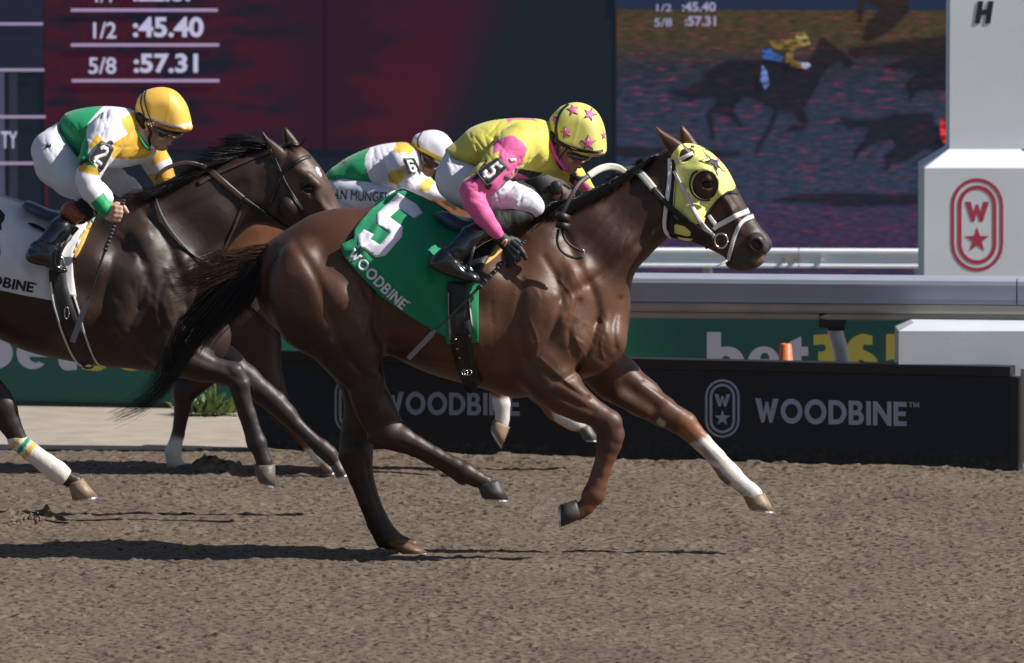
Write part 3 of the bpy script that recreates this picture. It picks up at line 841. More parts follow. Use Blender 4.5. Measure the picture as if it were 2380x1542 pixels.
def emis(name, col, s=1.0, noise=None):
    m = bpy.data.materials.new(name); m.use_nodes = True; nt = m.node_tree; N = nt.nodes; L = nt.links; b = N['Principled BSDF']
    b.inputs['Base Color'].default_value = (.003, .003, .004, 1); b.inputs['Roughness'].default_value = .7; b.inputs['Specular IOR Level'].default_value = .2
    b.inputs['Emission Strength'].default_value = s; b.inputs['Emission Color'].default_value = (*col, 1)
    if noise: noise(nt, N, L, b)
    return m
def box_px(name, x0, y0, x1, y1, m, off, th=.004, parent=None):
    a = sp_(x0, y1, off); c = sp_(x1, y0, off)
    return MB().box((a[0], a[1], a[2]), (c[0], a[1] + th, c[2])).build(name, m, parent or scr)
zb_ = max(0.0, float(sp_(0, 655)[2]))
a = sp_(-700, 655); c = sp_(3000, -500)
MB().box((a[0], YS, .05), (c[0], YS + .5, c[2])).build('cabinet', emis('screen_black', (.0052, .0085, .0145), 1.0), scr)
MB().box((a[0] + .2, YS + .1, -.02), (c[0] - .2, YS + .4, .045)).build('plinth', mat('plinth', (.05, .05, .05), .8), scr)
def n_red(nt, N, L, b):
    tc = N.new('ShaderNodeTexCoord'); mp = N.new('ShaderNodeMapping'); mp.inputs['Scale'].default_value = (1.0, 1, 3.6); mp.inputs['Rotation'].default_value = (0, math.radians(-28), 0)
    L.new(tc.outputs['Object'], mp.inputs[0]); n = N.new('ShaderNodeTexNoise'); n.inputs['Scale'].default_value = 2.2; n.inputs['Detail'].default_value = 6; n.inputs['Roughness'].default_value = .62
    L.new(mp.outputs[0], n.inputs['Vector'])
    sx = N.new('ShaderNodeSeparateXYZ'); L.new(tc.outputs['Object'], sx.inputs[0])
    mr = N.new('ShaderNodeMapRange'); mr.inputs[1].default_value = 3.3; mr.inputs[2].default_value = 1.5; mr.inputs[3].default_value = -.16; mr.inputs[4].default_value = .10
    L.new(sx.outputs[2], mr.inputs[0]); ad = N.new('ShaderNodeMath'); ad.operation = 'ADD'; L.new(n.outputs['Fac'], ad.inputs[0]); L.new(mr.outputs[0], ad.inputs[1])
    mk = N.new('ShaderNodeMath'); mk.operation = 'MULTIPLY_ADD'; mk.inputs[1].default_value = -.22; L.new(sx.outputs[0], mk.inputs[0]); mk.inputs[2].default_value = -.44
    ab = N.new('ShaderNodeMath'); ab.operation = 'ABSOLUTE'; L.new(mk.outputs[0], ab.inputs[0])
    a2 = N.new('ShaderNodeMath'); a2.operation = 'MULTIPLY_ADD'; a2.inputs[1].default_value = .28; L.new(ab.outputs[0], a2.inputs[0]); L.new(ad.outputs[0], a2.inputs[2])
    r = N.new('ShaderNodeValToRGB'); e = r.color_ramp.elements; e[0].position = .50; e[0].color = (.006, .006, .015, 1); e[1].position = .66; e[1].color = (.033, .0038, .0115, 1)
    L.new(a2.outputs[0], r.inputs[0])
    fx = N.new('ShaderNodeMapRange'); fx.interpolation_type = 'SMOOTHSTEP'; fx.inputs[1].default_value = -1.75; fx.inputs[2].default_value = -1.12; L.new(sx.outputs[0], fx.inputs[0])
    mx = N.new('ShaderNodeMix'); mx.data_type = 'RGBA'; mx.inputs[7].default_value = (.0150, .0048, .0118, 1); L.new(fx.outputs[0], mx.inputs[0]); L.new(r.outputs[0], mx.inputs[6]); L.new(mx.outputs[2], b.inputs['Emission Color'])
a = sp_(103, 347, .006); c = sp_(1178, -500, .006); t1 = sp_(1075, 347, .006)
t0_ = sp_(1000, 347, .006)
V = [(a[0], YS - .006, a[2]), (t0_[0], YS - .006, a[2]), (t0_[0], YS - .006, c[2]), (a[0], YS - .006, c[2])]
mesh('red_graphic', V, [(0, 1, 2, 3)], emis('red_graphic', (.08, .006, .018), 1, n_red), scr, False)
# red glow area (plain part of the graphic)
def n_redplain(nt, N, L, b):
    tc = N.new('ShaderNodeTexCoord'); sx = N.new('ShaderNodeSeparateXYZ'); L.new(tc.outputs['Object'], sx.inputs[0])
    mr = N.new('ShaderNodeMapRange'); mr.inputs[1].default_value = 1.25; mr.inputs[2].default_value = 2.2; L.new(sx.outputs[2], mr.inputs[0])
    r = N.new('ShaderNodeValToRGB'); e = r.color_ramp.elements; e[0].color = (.038, .004, .012, 1); e[1].color = (.019, .005, .014, 1)
    L.new(mr.outputs[0], r.inputs[0])
    z3 = float(sp_(0, 347)[2]); m1 = N.new('ShaderNodeMath'); m1.operation = 'MULTIPLY_ADD'; m1.inputs[1].default_value = -.386; L.new(sx.outputs[2], m1.inputs[0]); L.new(sx.outputs[0], m1.inputs[2])
    tn = N.new('ShaderNodeTexNoise'); tn.inputs['Scale'].default_value = 2.4; tn.inputs['Detail'].default_value = 7; mpn = N.new('ShaderNodeMapping'); mpn.inputs['Scale'].default_value = (1, 1, 3); mpn.inputs['Rotation'].default_value = (0, -.5, 0); L.new(tc.outputs['Object'], mpn.inputs[0]); L.new(mpn.outputs[0], tn.inputs['Vector'])
    q1 = N.new('ShaderNodeMath'); q1.operation = 'MULTIPLY_ADD'; q1.inputs[1].default_value = 1.5; L.new(tn.outputs['Fac'], q1.inputs[0]); L.new(sx.outputs[0], q1.inputs[2])
    q2 = N.new('ShaderNodeMath'); q2.operation = 'MULTIPLY_ADD'; q2.inputs[1].default_value = -.22; L.new(sx.outputs[2], q2.inputs[0]); L.new(q1.outputs[0], q2.inputs[2])
    q3 = N.new('ShaderNodeMapRange'); q3.interpolation_type = 'SMOOTHSTEP'; q3.inputs[1].default_value = -.66; q3.inputs[2].default_value = -.28; L.new(q2.outputs[0], q3.inputs[0])
    q4 = N.new('ShaderNodeMix'); q4.data_type = 'RGBA'; q4.inputs[6].default_value = (.0150, .0048, .0118, 1); L.new(q3.outputs[0], q4.inputs[0]); L.new(r.outputs[0], q4.inputs[7]); r = q4
    m2 = N.new('ShaderNodeMapRange'); m2.interpolation_type = 'SMOOTHSTEP'; m2.inputs[1].default_value = -.32 - .386 * z3 - .42; m2.inputs[2].default_value = -.32 - .386 * z3 + .0; L.new(m1.outputs[0], m2.inputs[0])
    mx = N.new('ShaderNodeMix'); mx.data_type = 'RGBA'; mx.inputs[7].default_value = (.0065, .0075, .0145, 1); L.new(m2.outputs[0], mx.inputs[0]); L.new(r.outputs[2], mx.inputs[6]); L.new(mx.outputs[2], b.inputs['Emission Color'])
pts = [(760, 347), (1078, 347), (1325, -300), (760, -300)]
V = np.array([sp_(x, y, .012) for x, y in pts]); mesh('red_graphic', V, [tuple(range(len(pts)))], emis('red_plain', (.06, .006, .018), 1, n_redplain), scr, False)
W_ = emis('screen_white', (.36, .36, .50), 1.0); LN = emis('screen_line', (.27, .20, .33), 1.0); GR = emis('screen_grey', (.055, .06, .10), 1.0)
for y, l, r_ in ((24, 165, 506), (105, 165, 509), (188, 167, 510)): box_px('divider_line', l, y - 3.5, r_, y + 3.5, LN, .02)
def stx(body, q, mt=W_, bold=.02, name='times'):
    text_flat(name, body, q, lambda x, y: sp_(x, y, .024), mt, scr, bold)
stx('1/2', (217, 52, 270, 90), W_, .012); stx(':45.40', (309, 40, 473, 87), W_, .03); stx('5/8', (206, 134, 270, 172), W_, .012); stx(':57.31', (311, 125, 460, 170), W_, .03)
stx('1/4', (222, -34, 262, 6), W_, .012); stx(':22.87', (309, -38, 460, 4), W_, .03)
# results table at the left
def n_grid(nt, N, L, b):
    tc = N.new('ShaderNodeTexCoord'); sx = N.new('ShaderNodeSeparateXYZ'); L.new(tc.outputs['Object'], sx.inputs[0])
    mr = N.new('ShaderNodeMapRange'); mr.inputs[1].default_value = 2.35; mr.inputs[2].default_value = 2.75; L.new(sx.outputs[2], mr.inputs[0])
    r = N.new('ShaderNodeValToRGB'); e = r.color_ramp.elements; e[0].color = (.009, .011, .024, 1); e[1].color = (.05, .055, .095, 1)
    L.new(mr.outputs[0], r.inputs[0]); L.new(r.outputs[0], b.inputs['Emission Color'])
box_px('results_panel', -600, -300, 98, 168, emis('table_cell', (.03, .03, .05), 1, n_grid), .006)
box_px('side_strip', -30, 168, 10, 640, emis('strip', (.05, .048, .085), 1), .010)
box_px('side_strip', 22, 168, 40, 640, emis('strip', (.018, .020, .035), 1), .010)
for y, r_ in ((56, 100), (163, 103), (272, 106), (380, 86)): box_px('divider_line', -600, y - 3, r_, y + 3, LN, .02)
stx('TY', (3, 306, 40, 345), W_, .012, 'heading')
box_px('red_line', 106, 347, 109, 600, emis('red_line', (.07, .005, .012), 1), .006)
# replay picture
def n_vid(nt, N, L, b):
    tc = N.new('ShaderNodeTexCoord'); mp = N.new('ShaderNodeMapping'); mp.inputs['Scale'].default_value = (1.0, 1, 9)
    L.new(tc.outputs['Object'], mp.inputs[0])
    n = N.new('ShaderNodeTexNoise'); n.inputs['Scale'].default_value = 2.6; n.inputs['Detail'].default_value = 8; n.inputs['Roughness'].default_value = .72; L.new(mp.outputs[0], n.inputs['Vector'])
    n2 = N.new('ShaderNodeTexNoise'); n2.inputs['Scale'].default_value = 5.5; n2.inputs['Detail'].default_value = 6; n2.inputs['Roughness'].default_value = .7; L.new(mp.outputs[0], n2.inputs['Vector'])
    sx = N.new('ShaderNodeSeparateXYZ'); L.new(tc.outputs['Object'], sx.inputs[0])
    z0 = float(sp_(0, 575)[2]); z1 = float(sp_(0, 20)[2])
    mr = N.new('ShaderNodeMapRange'); mr.inputs[1].default_value = z0; mr.inputs[2].default_value = z1; L.new(sx.outputs[2], mr.inputs[0])
    w = N.new('ShaderNodeMath'); w.operation = 'MULTIPLY_ADD'; w.inputs[1].default_value = .16; L.new(n.outputs['Fac'], w.inputs[0]); 
    sb = N.new('ShaderNodeMath'); sb.operation = 'SUBTRACT'; sb.inputs[1].default_value = .08; L.new(mr.outputs[0], sb.inputs[0]); L.new(sb.outputs[0], w.inputs[2])
    r = N.new('ShaderNodeValToRGB'); e = r.color_ramp.elements
    e[0].position = 0; e[0].color = (.022, .017, .046, 1); e[1].position = 1; e[1].color = (.04, .03, .015, 1)
    for p, c in ((.14, (.024, .019, .048, 1)), (.22, (.016, .026, .050, 1)), (.6, (.014, .022, .042, 1)), (.76, (.013, .018, .028, 1)), (.86, (.035, .027, .014, 1))):
        q = e.new(p); q.color = c
    L.new(w.outputs[0], r.inputs[0])
    r2 = N.new('ShaderNodeValToRGB'); e = r2.color_ramp.elements; e[0].position = .54; e[0].color = (0, 0, 0, 1); e[1].position = .72; e[1].color = (1, 1, 1, 1); L.new(n2.outputs['Fac'], r2.inputs[0])
    mx = N.new('ShaderNodeMix'); mx.data_type = 'RGBA'; mx.inputs[7].default_value = (.19, .018, .05, 1); L.new(r2.outputs[0], mx.inputs[0]); L.new(r.outputs[0], mx.inputs[6])
    n3 = N.new('ShaderNodeTexNoise'); n3.inputs['Scale'].default_value = 14; n3.inputs['Detail'].default_value = 3; L.new(mp.outputs[0], n3.inputs['Vector'])
    s3 = N.new('ShaderNodeMapRange'); s3.inputs[1].default_value = .3; s3.inputs[2].default_value = .7; s3.inputs[3].default_value = .45; s3.inputs[4].default_value = 1.6; L.new(n3.outputs['Fac'], s3.inputs[0])
    v = N.new('ShaderNodeVectorMath'); v.operation = 'SCALE'; L.new(mx.outputs[2], v.inputs[0]); L.new(s3.outputs[0], v.inputs['Scale'])
    L.new(v.outputs[0], b.inputs['Emission Color'])
box_px('replay_picture', 1432, -400, 2380, 640, emis('replay', (.03, .03, .06), 1, n_vid), .006)
def n_sil(nt, N, L, b, k_=.26):
    n_vid(nt, N, L, b); src = b.inputs['Emission Color'].links[0].from_socket
    v = N.new('ShaderNodeVectorMath'); v.operation = 'MULTIPLY_ADD'; v.inputs[1].default_value = (k_, k_, k_); v.inputs[2].default_value = (.003, .003, .005); L.new(src, v.inputs[0]); L.new(v.outputs[0], b.inputs['Emission Color'])
SIL = emis('silhouette', (.012, .013, .022), 1.0, n_sil); SIL2 = emis('silhouette_soft', (.012, .013, .022), 1.0, lambda *a_: n_sil(*a_, k_=.62))

def grow(pts, d):
    A = np.array(pts, float); t = np.roll(A, -1, 0) - np.roll(A, 1, 0); t /= np.linalg.norm(t, axis=1)[:, None] + 1e-9
    ar = np.sum(A[:, 0] * np.roll(A[:, 1], -1) - np.roll(A[:, 0], -1) * A[:, 1]); return A + np.stack([t[:, 1], -t[:, 0]], 1) * d * (1 if ar > 0 else -1)
def vp(name, pts, mt, off):
    if mt is SIL: vp(name, grow(pts, 9), SIL2, off - .0025); pts = grow(pts, -3)
    V = np.array([sp_(1394.5 + x * .3768, y * .3768, off) for x, y in pts]); V2, T = tri2d([[(p[0], p[2]) for p in V]])
    mesh(name, np.stack([V2[:, 0], np.full(len(V2), V[0][1]), V2[:, 1]], 1), T, mt, scr, False)
vp('replay_band', [(95, -200), (2160, -200), (2160, 68), (95, 58)], emis('band', (.010, .018, .040), 1), .012)
vp('replay_horse', [(430, 560), (520, 545), (620, 500), (700, 410), (800, 375), (950, 370), (1100, 380), (1200, 400), (1290, 370), (1340, 290), (1370, 230), (1390, 245), (1440, 280), (1520, 340), (1570, 400), (1540, 420), (1470, 380), (1420, 400), (1370, 470), (1330, 550), (1290, 620), (1250, 680), (1290, 740), (1270, 800), (1150, 810), (1150, 795), (1240, 770), (1190, 700), (1100, 680), (1060, 800), (990, 900), (970, 950), (960, 930), (1000, 860), (1040, 780), (1080, 680), (980, 630), (880, 590), (820, 680), (890, 785), (870, 790), (790, 720), (720, 700), (690, 700), (710, 860), (690, 860), (660, 740), (670, 680), (720, 640), (720, 600), (640, 600), (560, 620), (480, 600)], SIL, .012)
vp('replay_rider', [(1040, 250), (1150, 250), (1200, 235), (1215, 205), (1260, 205), (1295, 270), (1250, 290), (1200, 300), (1195, 340), (1190, 370), (1290, 400), (1270, 425), (1180, 410), (1145, 390), (1150, 320), (1060, 290)], emis('rider_yellow', (.15, .10, .03), 1, n_grain), .018)
vp('replay_rider', [(1000, 300), (1040, 290), (1080, 330), (1130, 350), (1120, 380), (1000, 360)], emis('rider_blue', (.03, .075, .24), 1, n_grain), .018)
vp('replay_rider', [(1215, 205), (1262, 203), (1290, 240), (1297, 275), (1262, 282), (1222, 262), (1208, 230)], emis('rider_cap', (.26, .21, .07), 1, n_grain), .022)
vp('replay_rider', [(1240, 392), (1285, 388), (1300, 405), (1280, 428), (1250, 420)], bpy.data.materials['rider_pale_'] if 'rider_pale_' in bpy.data.materials else emis('rider_pale_', (.3, .3, .42), 1, n_grain), .022)
vp('replay_rider', [(1000, 400), (1030, 440), (1045, 520), (1020, 560), (990, 500)], emis('rider_pale', (.10, .15, .36), 1, n_grain), .020)
vp('replay_horse', [(1590, -200), (1950, -200), (1900, 80), (1780, 200), (1650, 260), (1620, 250), (1640, 150), (1730, 60), (1640, 10), (1610, 150), (1590, 140)], SIL, .014)
vp('replay_horse', [(1900, 250), (2160, 215), (2160, 560), (1960, 560), (1910, 625), (1890, 520), (1960, 440), (1740, 410), (1950, 340), (1540, 350), (1530, 300)], SIL, .012)
vp('replay_horse', [(1470, 720), (1560, 740), (1690, 740), (1830, 700), (2050, 700), (2060, 760), (2160, 860), (2160, 940), (2000, 920), (1900, 990), (1800, 1010), (1760, 1070), (1755, 960), (1830, 900), (1800, 860), (1700, 880), (1600, 940), (1570, 1000), (1570, 930), (1640, 850), (1660, 790), (1520, 790)], SIL, .012)
vp('replay_mark', [(2100, 740), (2140, 730), (2156, 880), (2120, 885), (2100, 840)], emis('replay_red', (.55, .02, .03), 1, n_grain), .018)
vp('replay_shade', [(100, 905), (850, 935), (880, 955), (700, 980), (100, 965)], SIL, .012)
vp('replay_shade', [(1050, 1240), (1200, 1205), (1500, 1188), (1700, 1200), (2000, 1200), (1995, 1260), (1500, 1275), (1300, 1250)], SIL, .012)
stx('1/2', (1526, 10, 1561, 27), emis('small_white', (.22, .22, .34), 1), .012, 'replay_times'); stx(':45.40', (1585, 5, 1664, 27), bpy.data.materials['small_white'], .03, 'replay_times')
stx('5/8', (1521, 43, 1562, 62), bpy.data.materials['small_white'], .012, 'replay_times'); stx(':57.31', (1592, 38, 1664, 61), bpy.data.materials['small_white'], .03, 'replay_times')

# ---- dirt thrown up behind the horses
fd = MB()
for i in range(150):
    px_, py_ = (random.gauss(45, 32), random.gauss(1222, 14)) if i < 110 else (random.uniform(0, 560), random.gauss(1150, 60))
    Yk = random.gauss(1.5, .12) if i < 110 else random.uniform(.6, 2.6)
    q = P3(px_, py_, Yk); r_ = random.uniform(.005, .018) if i < 110 else random.uniform(.0025, .005)
    if q[2] < .01: continue
    pts_ = [q + r_ * np.array(v) * random.uniform(.6, 1.2) for v in ((1, 0, 0), (-1, 0, 0), (0, 1, 0), (0, -1, 0), (0, 0, 1), (0, 0, -1))]
    fd.add(pts_, [(0, 2, 4), (2, 1, 4), (1, 3, 4), (3, 0, 4), (2, 0, 5), (1, 2, 5), (3, 1, 5), (0, 3, 5)])
tag(fd.build('flying_dirt', M['dirt']), 'crumbs of dirt kicked up behind the galloping hooves at the left', 'dirt', None, 'stuff')
# ================================================================== HORSES
def coat_material(name, rough=.42):
    m = mat(name, (1, 1, 1), rough, bump=.0013, bscale=34, var=.16, vscale=9, attr=True, spec=.40, stretch=(1, 1, 1), sheen=.0)
    nt = m.node_tree; N = nt.nodes; L = nt.links
    # a second, finer grain of short hair
    tc = N.new('ShaderNodeTexCoord'); mp = N.new('ShaderNodeMapping'); mp.inputs['Scale'].default_value = (1, 1, .22); mp.inputs['Rotation'].default_value = (0, .6, 0)
    L.new(tc.outputs['Object'], mp.inputs[0]); n = N.new('ShaderNodeTexNoise'); n.inputs['Scale'].default_value = 420; n.inputs['Detail'].default_value = 2; L.new(mp.outputs[0], n.inputs['Vector'])
    bp = N.new('ShaderNodeBump'); bp.inputs['Distance'].default_value = .0007; L.new(n.outputs['Fac'], bp.inputs['Height'])
    b = N['Principled BSDF']; old = b.inputs['Normal'].links[0].from_socket; L.new(old, bp.inputs['Normal']); L.new(bp.outputs[0], b.inputs['Normal'])
    mr = N.new('ShaderNodeMapRange'); mr.inputs[3].default_value = rough - .08; mr.inputs[4].default_value = rough + .14; L.new(n.outputs['Fac'], mr.inputs[0]); L.new(mr.outputs[0], b.inputs['Roughness'])
    return m
M['coat'] = coat_material('horse_coat')
M['mane'] = mat('black_hair', (.010, .008, .008), .35, spec=.5)
M['tailred'] = mat('brown_hair', (.075, .035, .02), .4)
M['hoof_dark'] = mat('dark_hoof', (.036, .032, .030), .55, bump=.0015, bscale=70, var=.3, vscale=30)
M['hoof_grey'] = mat('grey_hoof', (.11, .10, .085), .5, bump=.002, bscale=60, var=.35, vscale=25)
M['hoof_pale'] = mat('pale_hoof', (.25, .175, .11), .5, bump=.002, bscale=60, var=.35, vscale=25)
M['shoe'] = mat('horseshoe_metal', (.55, .58, .62), .3, 1.0)
M['eye'] = mat('horse_eye', (.010, .006, .005), .16, spec=.4)
M['leather_black'] = mat('black_leather', (.011, .011, .013), .52, bump=.0008, bscale=120, var=.3, vscale=30)
M['leather_brown'] = mat('brown_leather', (.06, .035, .026), .42, bump=.0006, bscale=160, var=.25, vscale=40)
M['strap_white'] = mat('white_strap', (.72, .70, .74), .45, var=.06, vscale=30)
M['rubber_white'] = mat('white_rubber_grip', (.60, .60, .53), .6, bump=.0006, bscale=200, var=.08, vscale=30)
M['metal'] = mat('steel', (.62, .62, .62), .22, 1.0)

def painter(base, rules, warp=4.0):
    """coat colours: rules = (traced area, colour, softness, depth test)"""
    def f(px, py, V):
        C = np.tile(np.array(base, float), (len(px), 1))
        wx_ = (fbm(px / 14, py / 14, 3, 41) - .45) * warp * 2; wy_ = (fbm(px / 14, py / 14, 3, 77) - .45) * warp * 2
        for r in rules:
            poly, col, soft = r[:3]; c = np.asarray(poly, float)
            x0, y0 = c.min(0) - soft - 12; x1, y1 = c.max(0) + soft + 12
            m = (px > x0) & (px < x1) & (py > y0) & (py < y1)
            if len(r) > 3: m &= r[3](V)
            if not m.any(): continue
            qx = px[m] + wx_[m] * (soft > 0); qy = py[m] + wy_[m] * (soft > 0)
            d = polydist(qx, qy, c, True); d[inside(qx, qy, c)] *= -1
            a = np.clip(.5 - d / max(soft, .5), 0, 1)[:, None]; a = a * a * (3 - 2 * a)
            C[m] = C[m] * (1 - a) + np.array(col) * a
        return C
    return f
def hoof(name, cb, cf, heel, toe, Y, m, parent, w=.052, shoe=True):
    """hoof lofted from the coronet (back, front) to the sole (heel, toe), all traced"""
    pts = [[P3(*cb, Y), P3(*cf, Y), w * .80], [P3(*(np.array(cb) * .5 + np.array(heel) * .5), Y), P3(*(np.array(cf) * .5 + np.array(toe) * .5), Y), w * .92], [P3(*heel, Y), P3(*toe, Y), w]]
    def ringv(a, b, w_, ex=0.0):
        c = (a + b) / 2; u = (b - a) / 2; L_ = np.linalg.norm(u); u = u * (1 + ex / L_); out = []
        for i in range(20):
            q = 2 * math.pi * i / 20; sx = math.cos(q); sy = math.sin(q)
            if sx < 0: sx *= .82; sy *= .92
            out.append(c + u * sx + np.array([0, 1, 0]) * (w_ + ex) * sy)
        return out
    a0, b0 = pts[0][0], pts[0][1]; up = (a0 + b0) / 2 - (pts[2][0] + pts[2][1]) / 2; up /= np.linalg.norm(up)
    R = [ringv(a0 + up * .012, b0 + up * .006, w * .62), ringv(a0, b0, w * .84), ringv(*pts[1]), ringv(*pts[2])]
    V = [p for r in R for p in r]; Fc = []
    for i in range(len(R) - 1):
        for j in range(20): Fc.append((i * 20 + j, i * 20 + (j + 1) % 20, (i + 1) * 20 + (j + 1) % 20, (i + 1) * 20 + j))
    Fc.append(tuple(range(20))[::-1]); Fc.append(tuple((len(R) - 1) * 20 + j for j in range(20)))
    h = mesh(name, np.array(V), Fc, m, parent)
    if shoe:
        o1 = ringv(pts[2][0], pts[2][1], w, .001); i1 = ringv(pts[2][0], pts[2][1], w, -.02); dn = -up * .009
        V = []; idx = [i for i in range(20) if not (8 < i < 12)]; idx = [i % 20 for i in range(12, 29)]
        for i in idx: V += [o1[i] + dn * .1, o1[i] + dn, i1[i] + dn, i1[i] + dn * .1]
        Fc = []; n = len(idx)
        for i in range(n - 1):
            for j in range(4): Fc.append((i * 4 + j, i * 4 + (j + 1) % 4, (i + 1) * 4 + (j + 1) % 4, (i + 1) * 4 + j))
        Fc += [(0, 3, 2, 1), tuple((n - 1) * 4 + j for j in range(4))]
        mesh('horseshoe', np.array(V), Fc, M['shoe'], h, False)
    return h
def hair(name, Yc, bundles, m, parent, r=.0016):
    """bundles: (guides, count, jitter px, dy spread, min length) ; guide = [(px, py, dy), ...]"""
    VV = []; FF = []
    for guides, cnt, jit, dysp, lmin in bundles:
        G = [catmull(g, 5, False) for g in guides]
        n = max(len(g) for g in G)
        G = [np.stack([np.interp(np.linspace(0, 1, n), np.linspace(0, 1, len(g)), g[:, i]) for i in range(3)], 1) for g in G]
        for _ in range(cnt):
            t = random.random() * (len(G) - 1); i = min(int(t), len(G) - 2) if len(G) > 1 else 0; f = t - i
            g = G[i] * (1 - f) + G[i + 1] * f if len(G) > 1 else G[0].copy()
            s = np.linspace(0, 1, n)
            ph = random.uniform(0, 6.28); am = random.gauss(0, jit); sx = random.gauss(0, jit * .8); sy = random.gauss(0, jit * .8)
            g = g.copy(); g[:, 0] += sx * s ** 1.3 + am * .5 * np.sin(s * random.uniform(2, 7) + ph) * s; g[:, 1] += sy * s ** 1.3 + am * .4 * np.cos(s * random.uniform(2, 6) + ph) * s
            g[:, 0] += random.gauss(0, jit * .25); g[:, 1] += random.gauss(0, jit * .25)
            g[:, 2] += random.gauss(0, dysp) * (.4 + .6 * s)
            L_ = random.uniform(lmin, 1.0); k = max(4, int(n * L_)); g = g[:k][::max(1, k // 11)]
            p = P3(g[:, 0], g[:, 1], Yc + g[:, 2]); q = len(p)
            rr = r * random.uniform(.6, 1.3) * np.linspace(1, .25, q)[:, None]
            tn = np.gradient(p, axis=0); tn /= np.linalg.norm(tn, axis=1)[:, None] + 1e-9
            a = np.cross(tn, [0, 1, 0]); a /= np.linalg.norm(a, axis=1)[:, None] + 1e-9; b = np.cross(tn, a)
            k0 = sum(len(v) for v in VV)
            ring_ = [p + rr * a, p + rr * (-.5 * a + .87 * b), p + rr * (-.5 * a - .87 * b)]
            VV.append(np.stack(ring_, 1).reshape(-1, 3))
            for i2 in range(q - 1):
                for j in range(3):
                    A = k0 + i2 * 3 + j; B = k0 + i2 * 3 + (j + 1) % 3; FF.append((A, B, B + 3, A + 3))
    return mesh(name, np.vstack(VV), np.array(FF), m, parent)
class Cnt:   # running vertex count keeps hair() fast
    pass
def ball(name, px, py, Y, r, m, parent, sc=(1, 1, 1)):
    x, z = P(px, py, Y); V = []; Fc = []; a, b = 16, 10
    for i in range(b + 1):
        for j in range(a):
            t = math.pi * i / b; q = 2 * math.pi * j / a
            V.append((float(x) + r * sc[0] * math.sin(t) * math.cos(q), Y + r * sc[1] * math.sin(t) * math.sin(q), float(z) + r * sc[2] * math.cos(t)))
    for i in range(b):
        for j in range(a): Fc.append((i * a + j, (i + 1) * a + j, (i + 1) * a + (j + 1) % a, i * a + (j + 1) % a))
    return mesh(name, np.array(V), Fc, m, parent)
BASE5 = (.080, .0335, .0175); DARK = (.024, .014, .012); RED = (.125, .050, .024); WHITE = (.62, .57, .55); GREY = (.045, .036, .034)

# ------------------------------------------------------------------ horse 5
Y5 = 0.0
h5 = empty('horse', (float(P(1000, 1285, 0)[0]), Y5, 0), 'dark brown galloping racehorse in front wearing a yellow hood and green number 5 cloth', 'horse')
trunk5 = [(592, 640), (600, 600), (625, 562), (672, 530), (716, 503), (755, 490), (800, 483), (850, 482), (925, 470), (985, 480), (1035, 499), (1085, 514), (1140, 512), (1190, 498), (1240, 490), (1300, 505), (1370, 540), (1420, 590), (1450, 660), (1456, 730), (1455, 790), (1440, 830), (1400, 866), (1340, 885), (1290, 900), (1230, 922), (1180, 922), (1120, 903), (1060, 887), (1000, 869), (950, 848), (905, 826), (870, 840), (830, 850), (770, 850), (720, 820), (680, 795), (640, 765), (610, 730), (596, 690)]
W5 = [(620, 620, .20), (700, 560, .26), (740, 680, .30), (800, 760, .27), (860, 560, .27), (900, 720, .27), (1000, 640, .31), (1060, 760, .31), (1120, 640, .29), (1200, 560, .20), (1230, 700, .27), (1300, 760, .25), (1350, 640, .20), (1400, 780, .22), (1440, 730, .17), (1200, 880, .22), (1280, 860, .22), (1000, 500, .22), (1140, 520, .16)]
c = Clay(Y5, .0056)
c.shape(trunk5, 0, W5, .30, .02)
c.shape([(1175, 508), (1240, 488), (1300, 482), (1345, 466), (1397, 441), (1457, 411), (1492, 388), (1530, 358), (1575, 340), (1602, 400), (1592, 480), (1565, 535), (1545, 560), (1520, 583), (1502, 603), (1484, 622), (1470, 650), (1462, 690), (1455, 760), (1400, 780), (1300, 720), (1200, 620)], 0,
        [(1220, 560, .15), (1300, 650, .19), (1350, 520, .13), (1430, 600, .14), (1450, 450, .095), (1520, 500, .10), (1570, 400, .08), (1560, 510, .09)], .13, .035)
# head
c.shape([(1556, 352), (1583, 333), (1625, 341), (1656, 360), (1684, 388), (1702, 416), (1717, 446), (1737, 483), (1754, 507), (1770, 530), (1786, 548), (1795, 566), (1791, 580), (1781, 592), (1779, 606), (1766, 619), (1743, 629), (1713, 629), (1698, 620), (1688, 602), (1666, 588), (1638, 575), (1608, 563), (1577, 556), (1553, 540), (1546, 500), (1546, 440), (1548, 390)], 0,
        [(1590, 360, .075), (1640, 380, .10), (1645, 428, .112), (1600, 480, .088), (1640, 520, .072), (1700, 460, .075), (1710, 520, .062), (1760, 565, .062), (1735, 600, .055), (1660, 560, .058), (1780, 590, .05)], .075, .012)
c.tube([(1600, 395, -.075, 10), (1640, 398, -.098, 10), (1668, 415, -.098, 9)], .014)        # brow
c.tube([(1668, 440, -.092, 9), (1700, 490, -.070, 8), (1722, 540, -.052, 6)], .014)         # facial crest
c.tube([(1612, 500, -.078, 26)], .02)                                                        # cheek
c.tube([(1757, 565, -.060, 22), (1770, 577, -.048, 16)], .012)
c.tube([(1757, 568, -.088, 11), (1762, 573, -.080, 9)], .008, neg=True)                       # nostril
c.tube([(1757, 565, .060, 22), (1770, 577, .048, 16)], .012); c.tube([(1757, 568, .088, 11)], .008, neg=True)
c.tube([(1644, 429, -.125, 15)], .006, neg=True); c.tube([(1644, 429, .125, 15)], .006, neg=True)
c.tube([(1632, 420, -.110, 5), (1644, 414, -.113, 5.5), (1657, 422, -.108, 5)], .006)          # lids
c.tube([(1632, 438, -.108, 4), (1646, 443, -.108, 4.5), (1658, 434, -.104, 4)], .006)
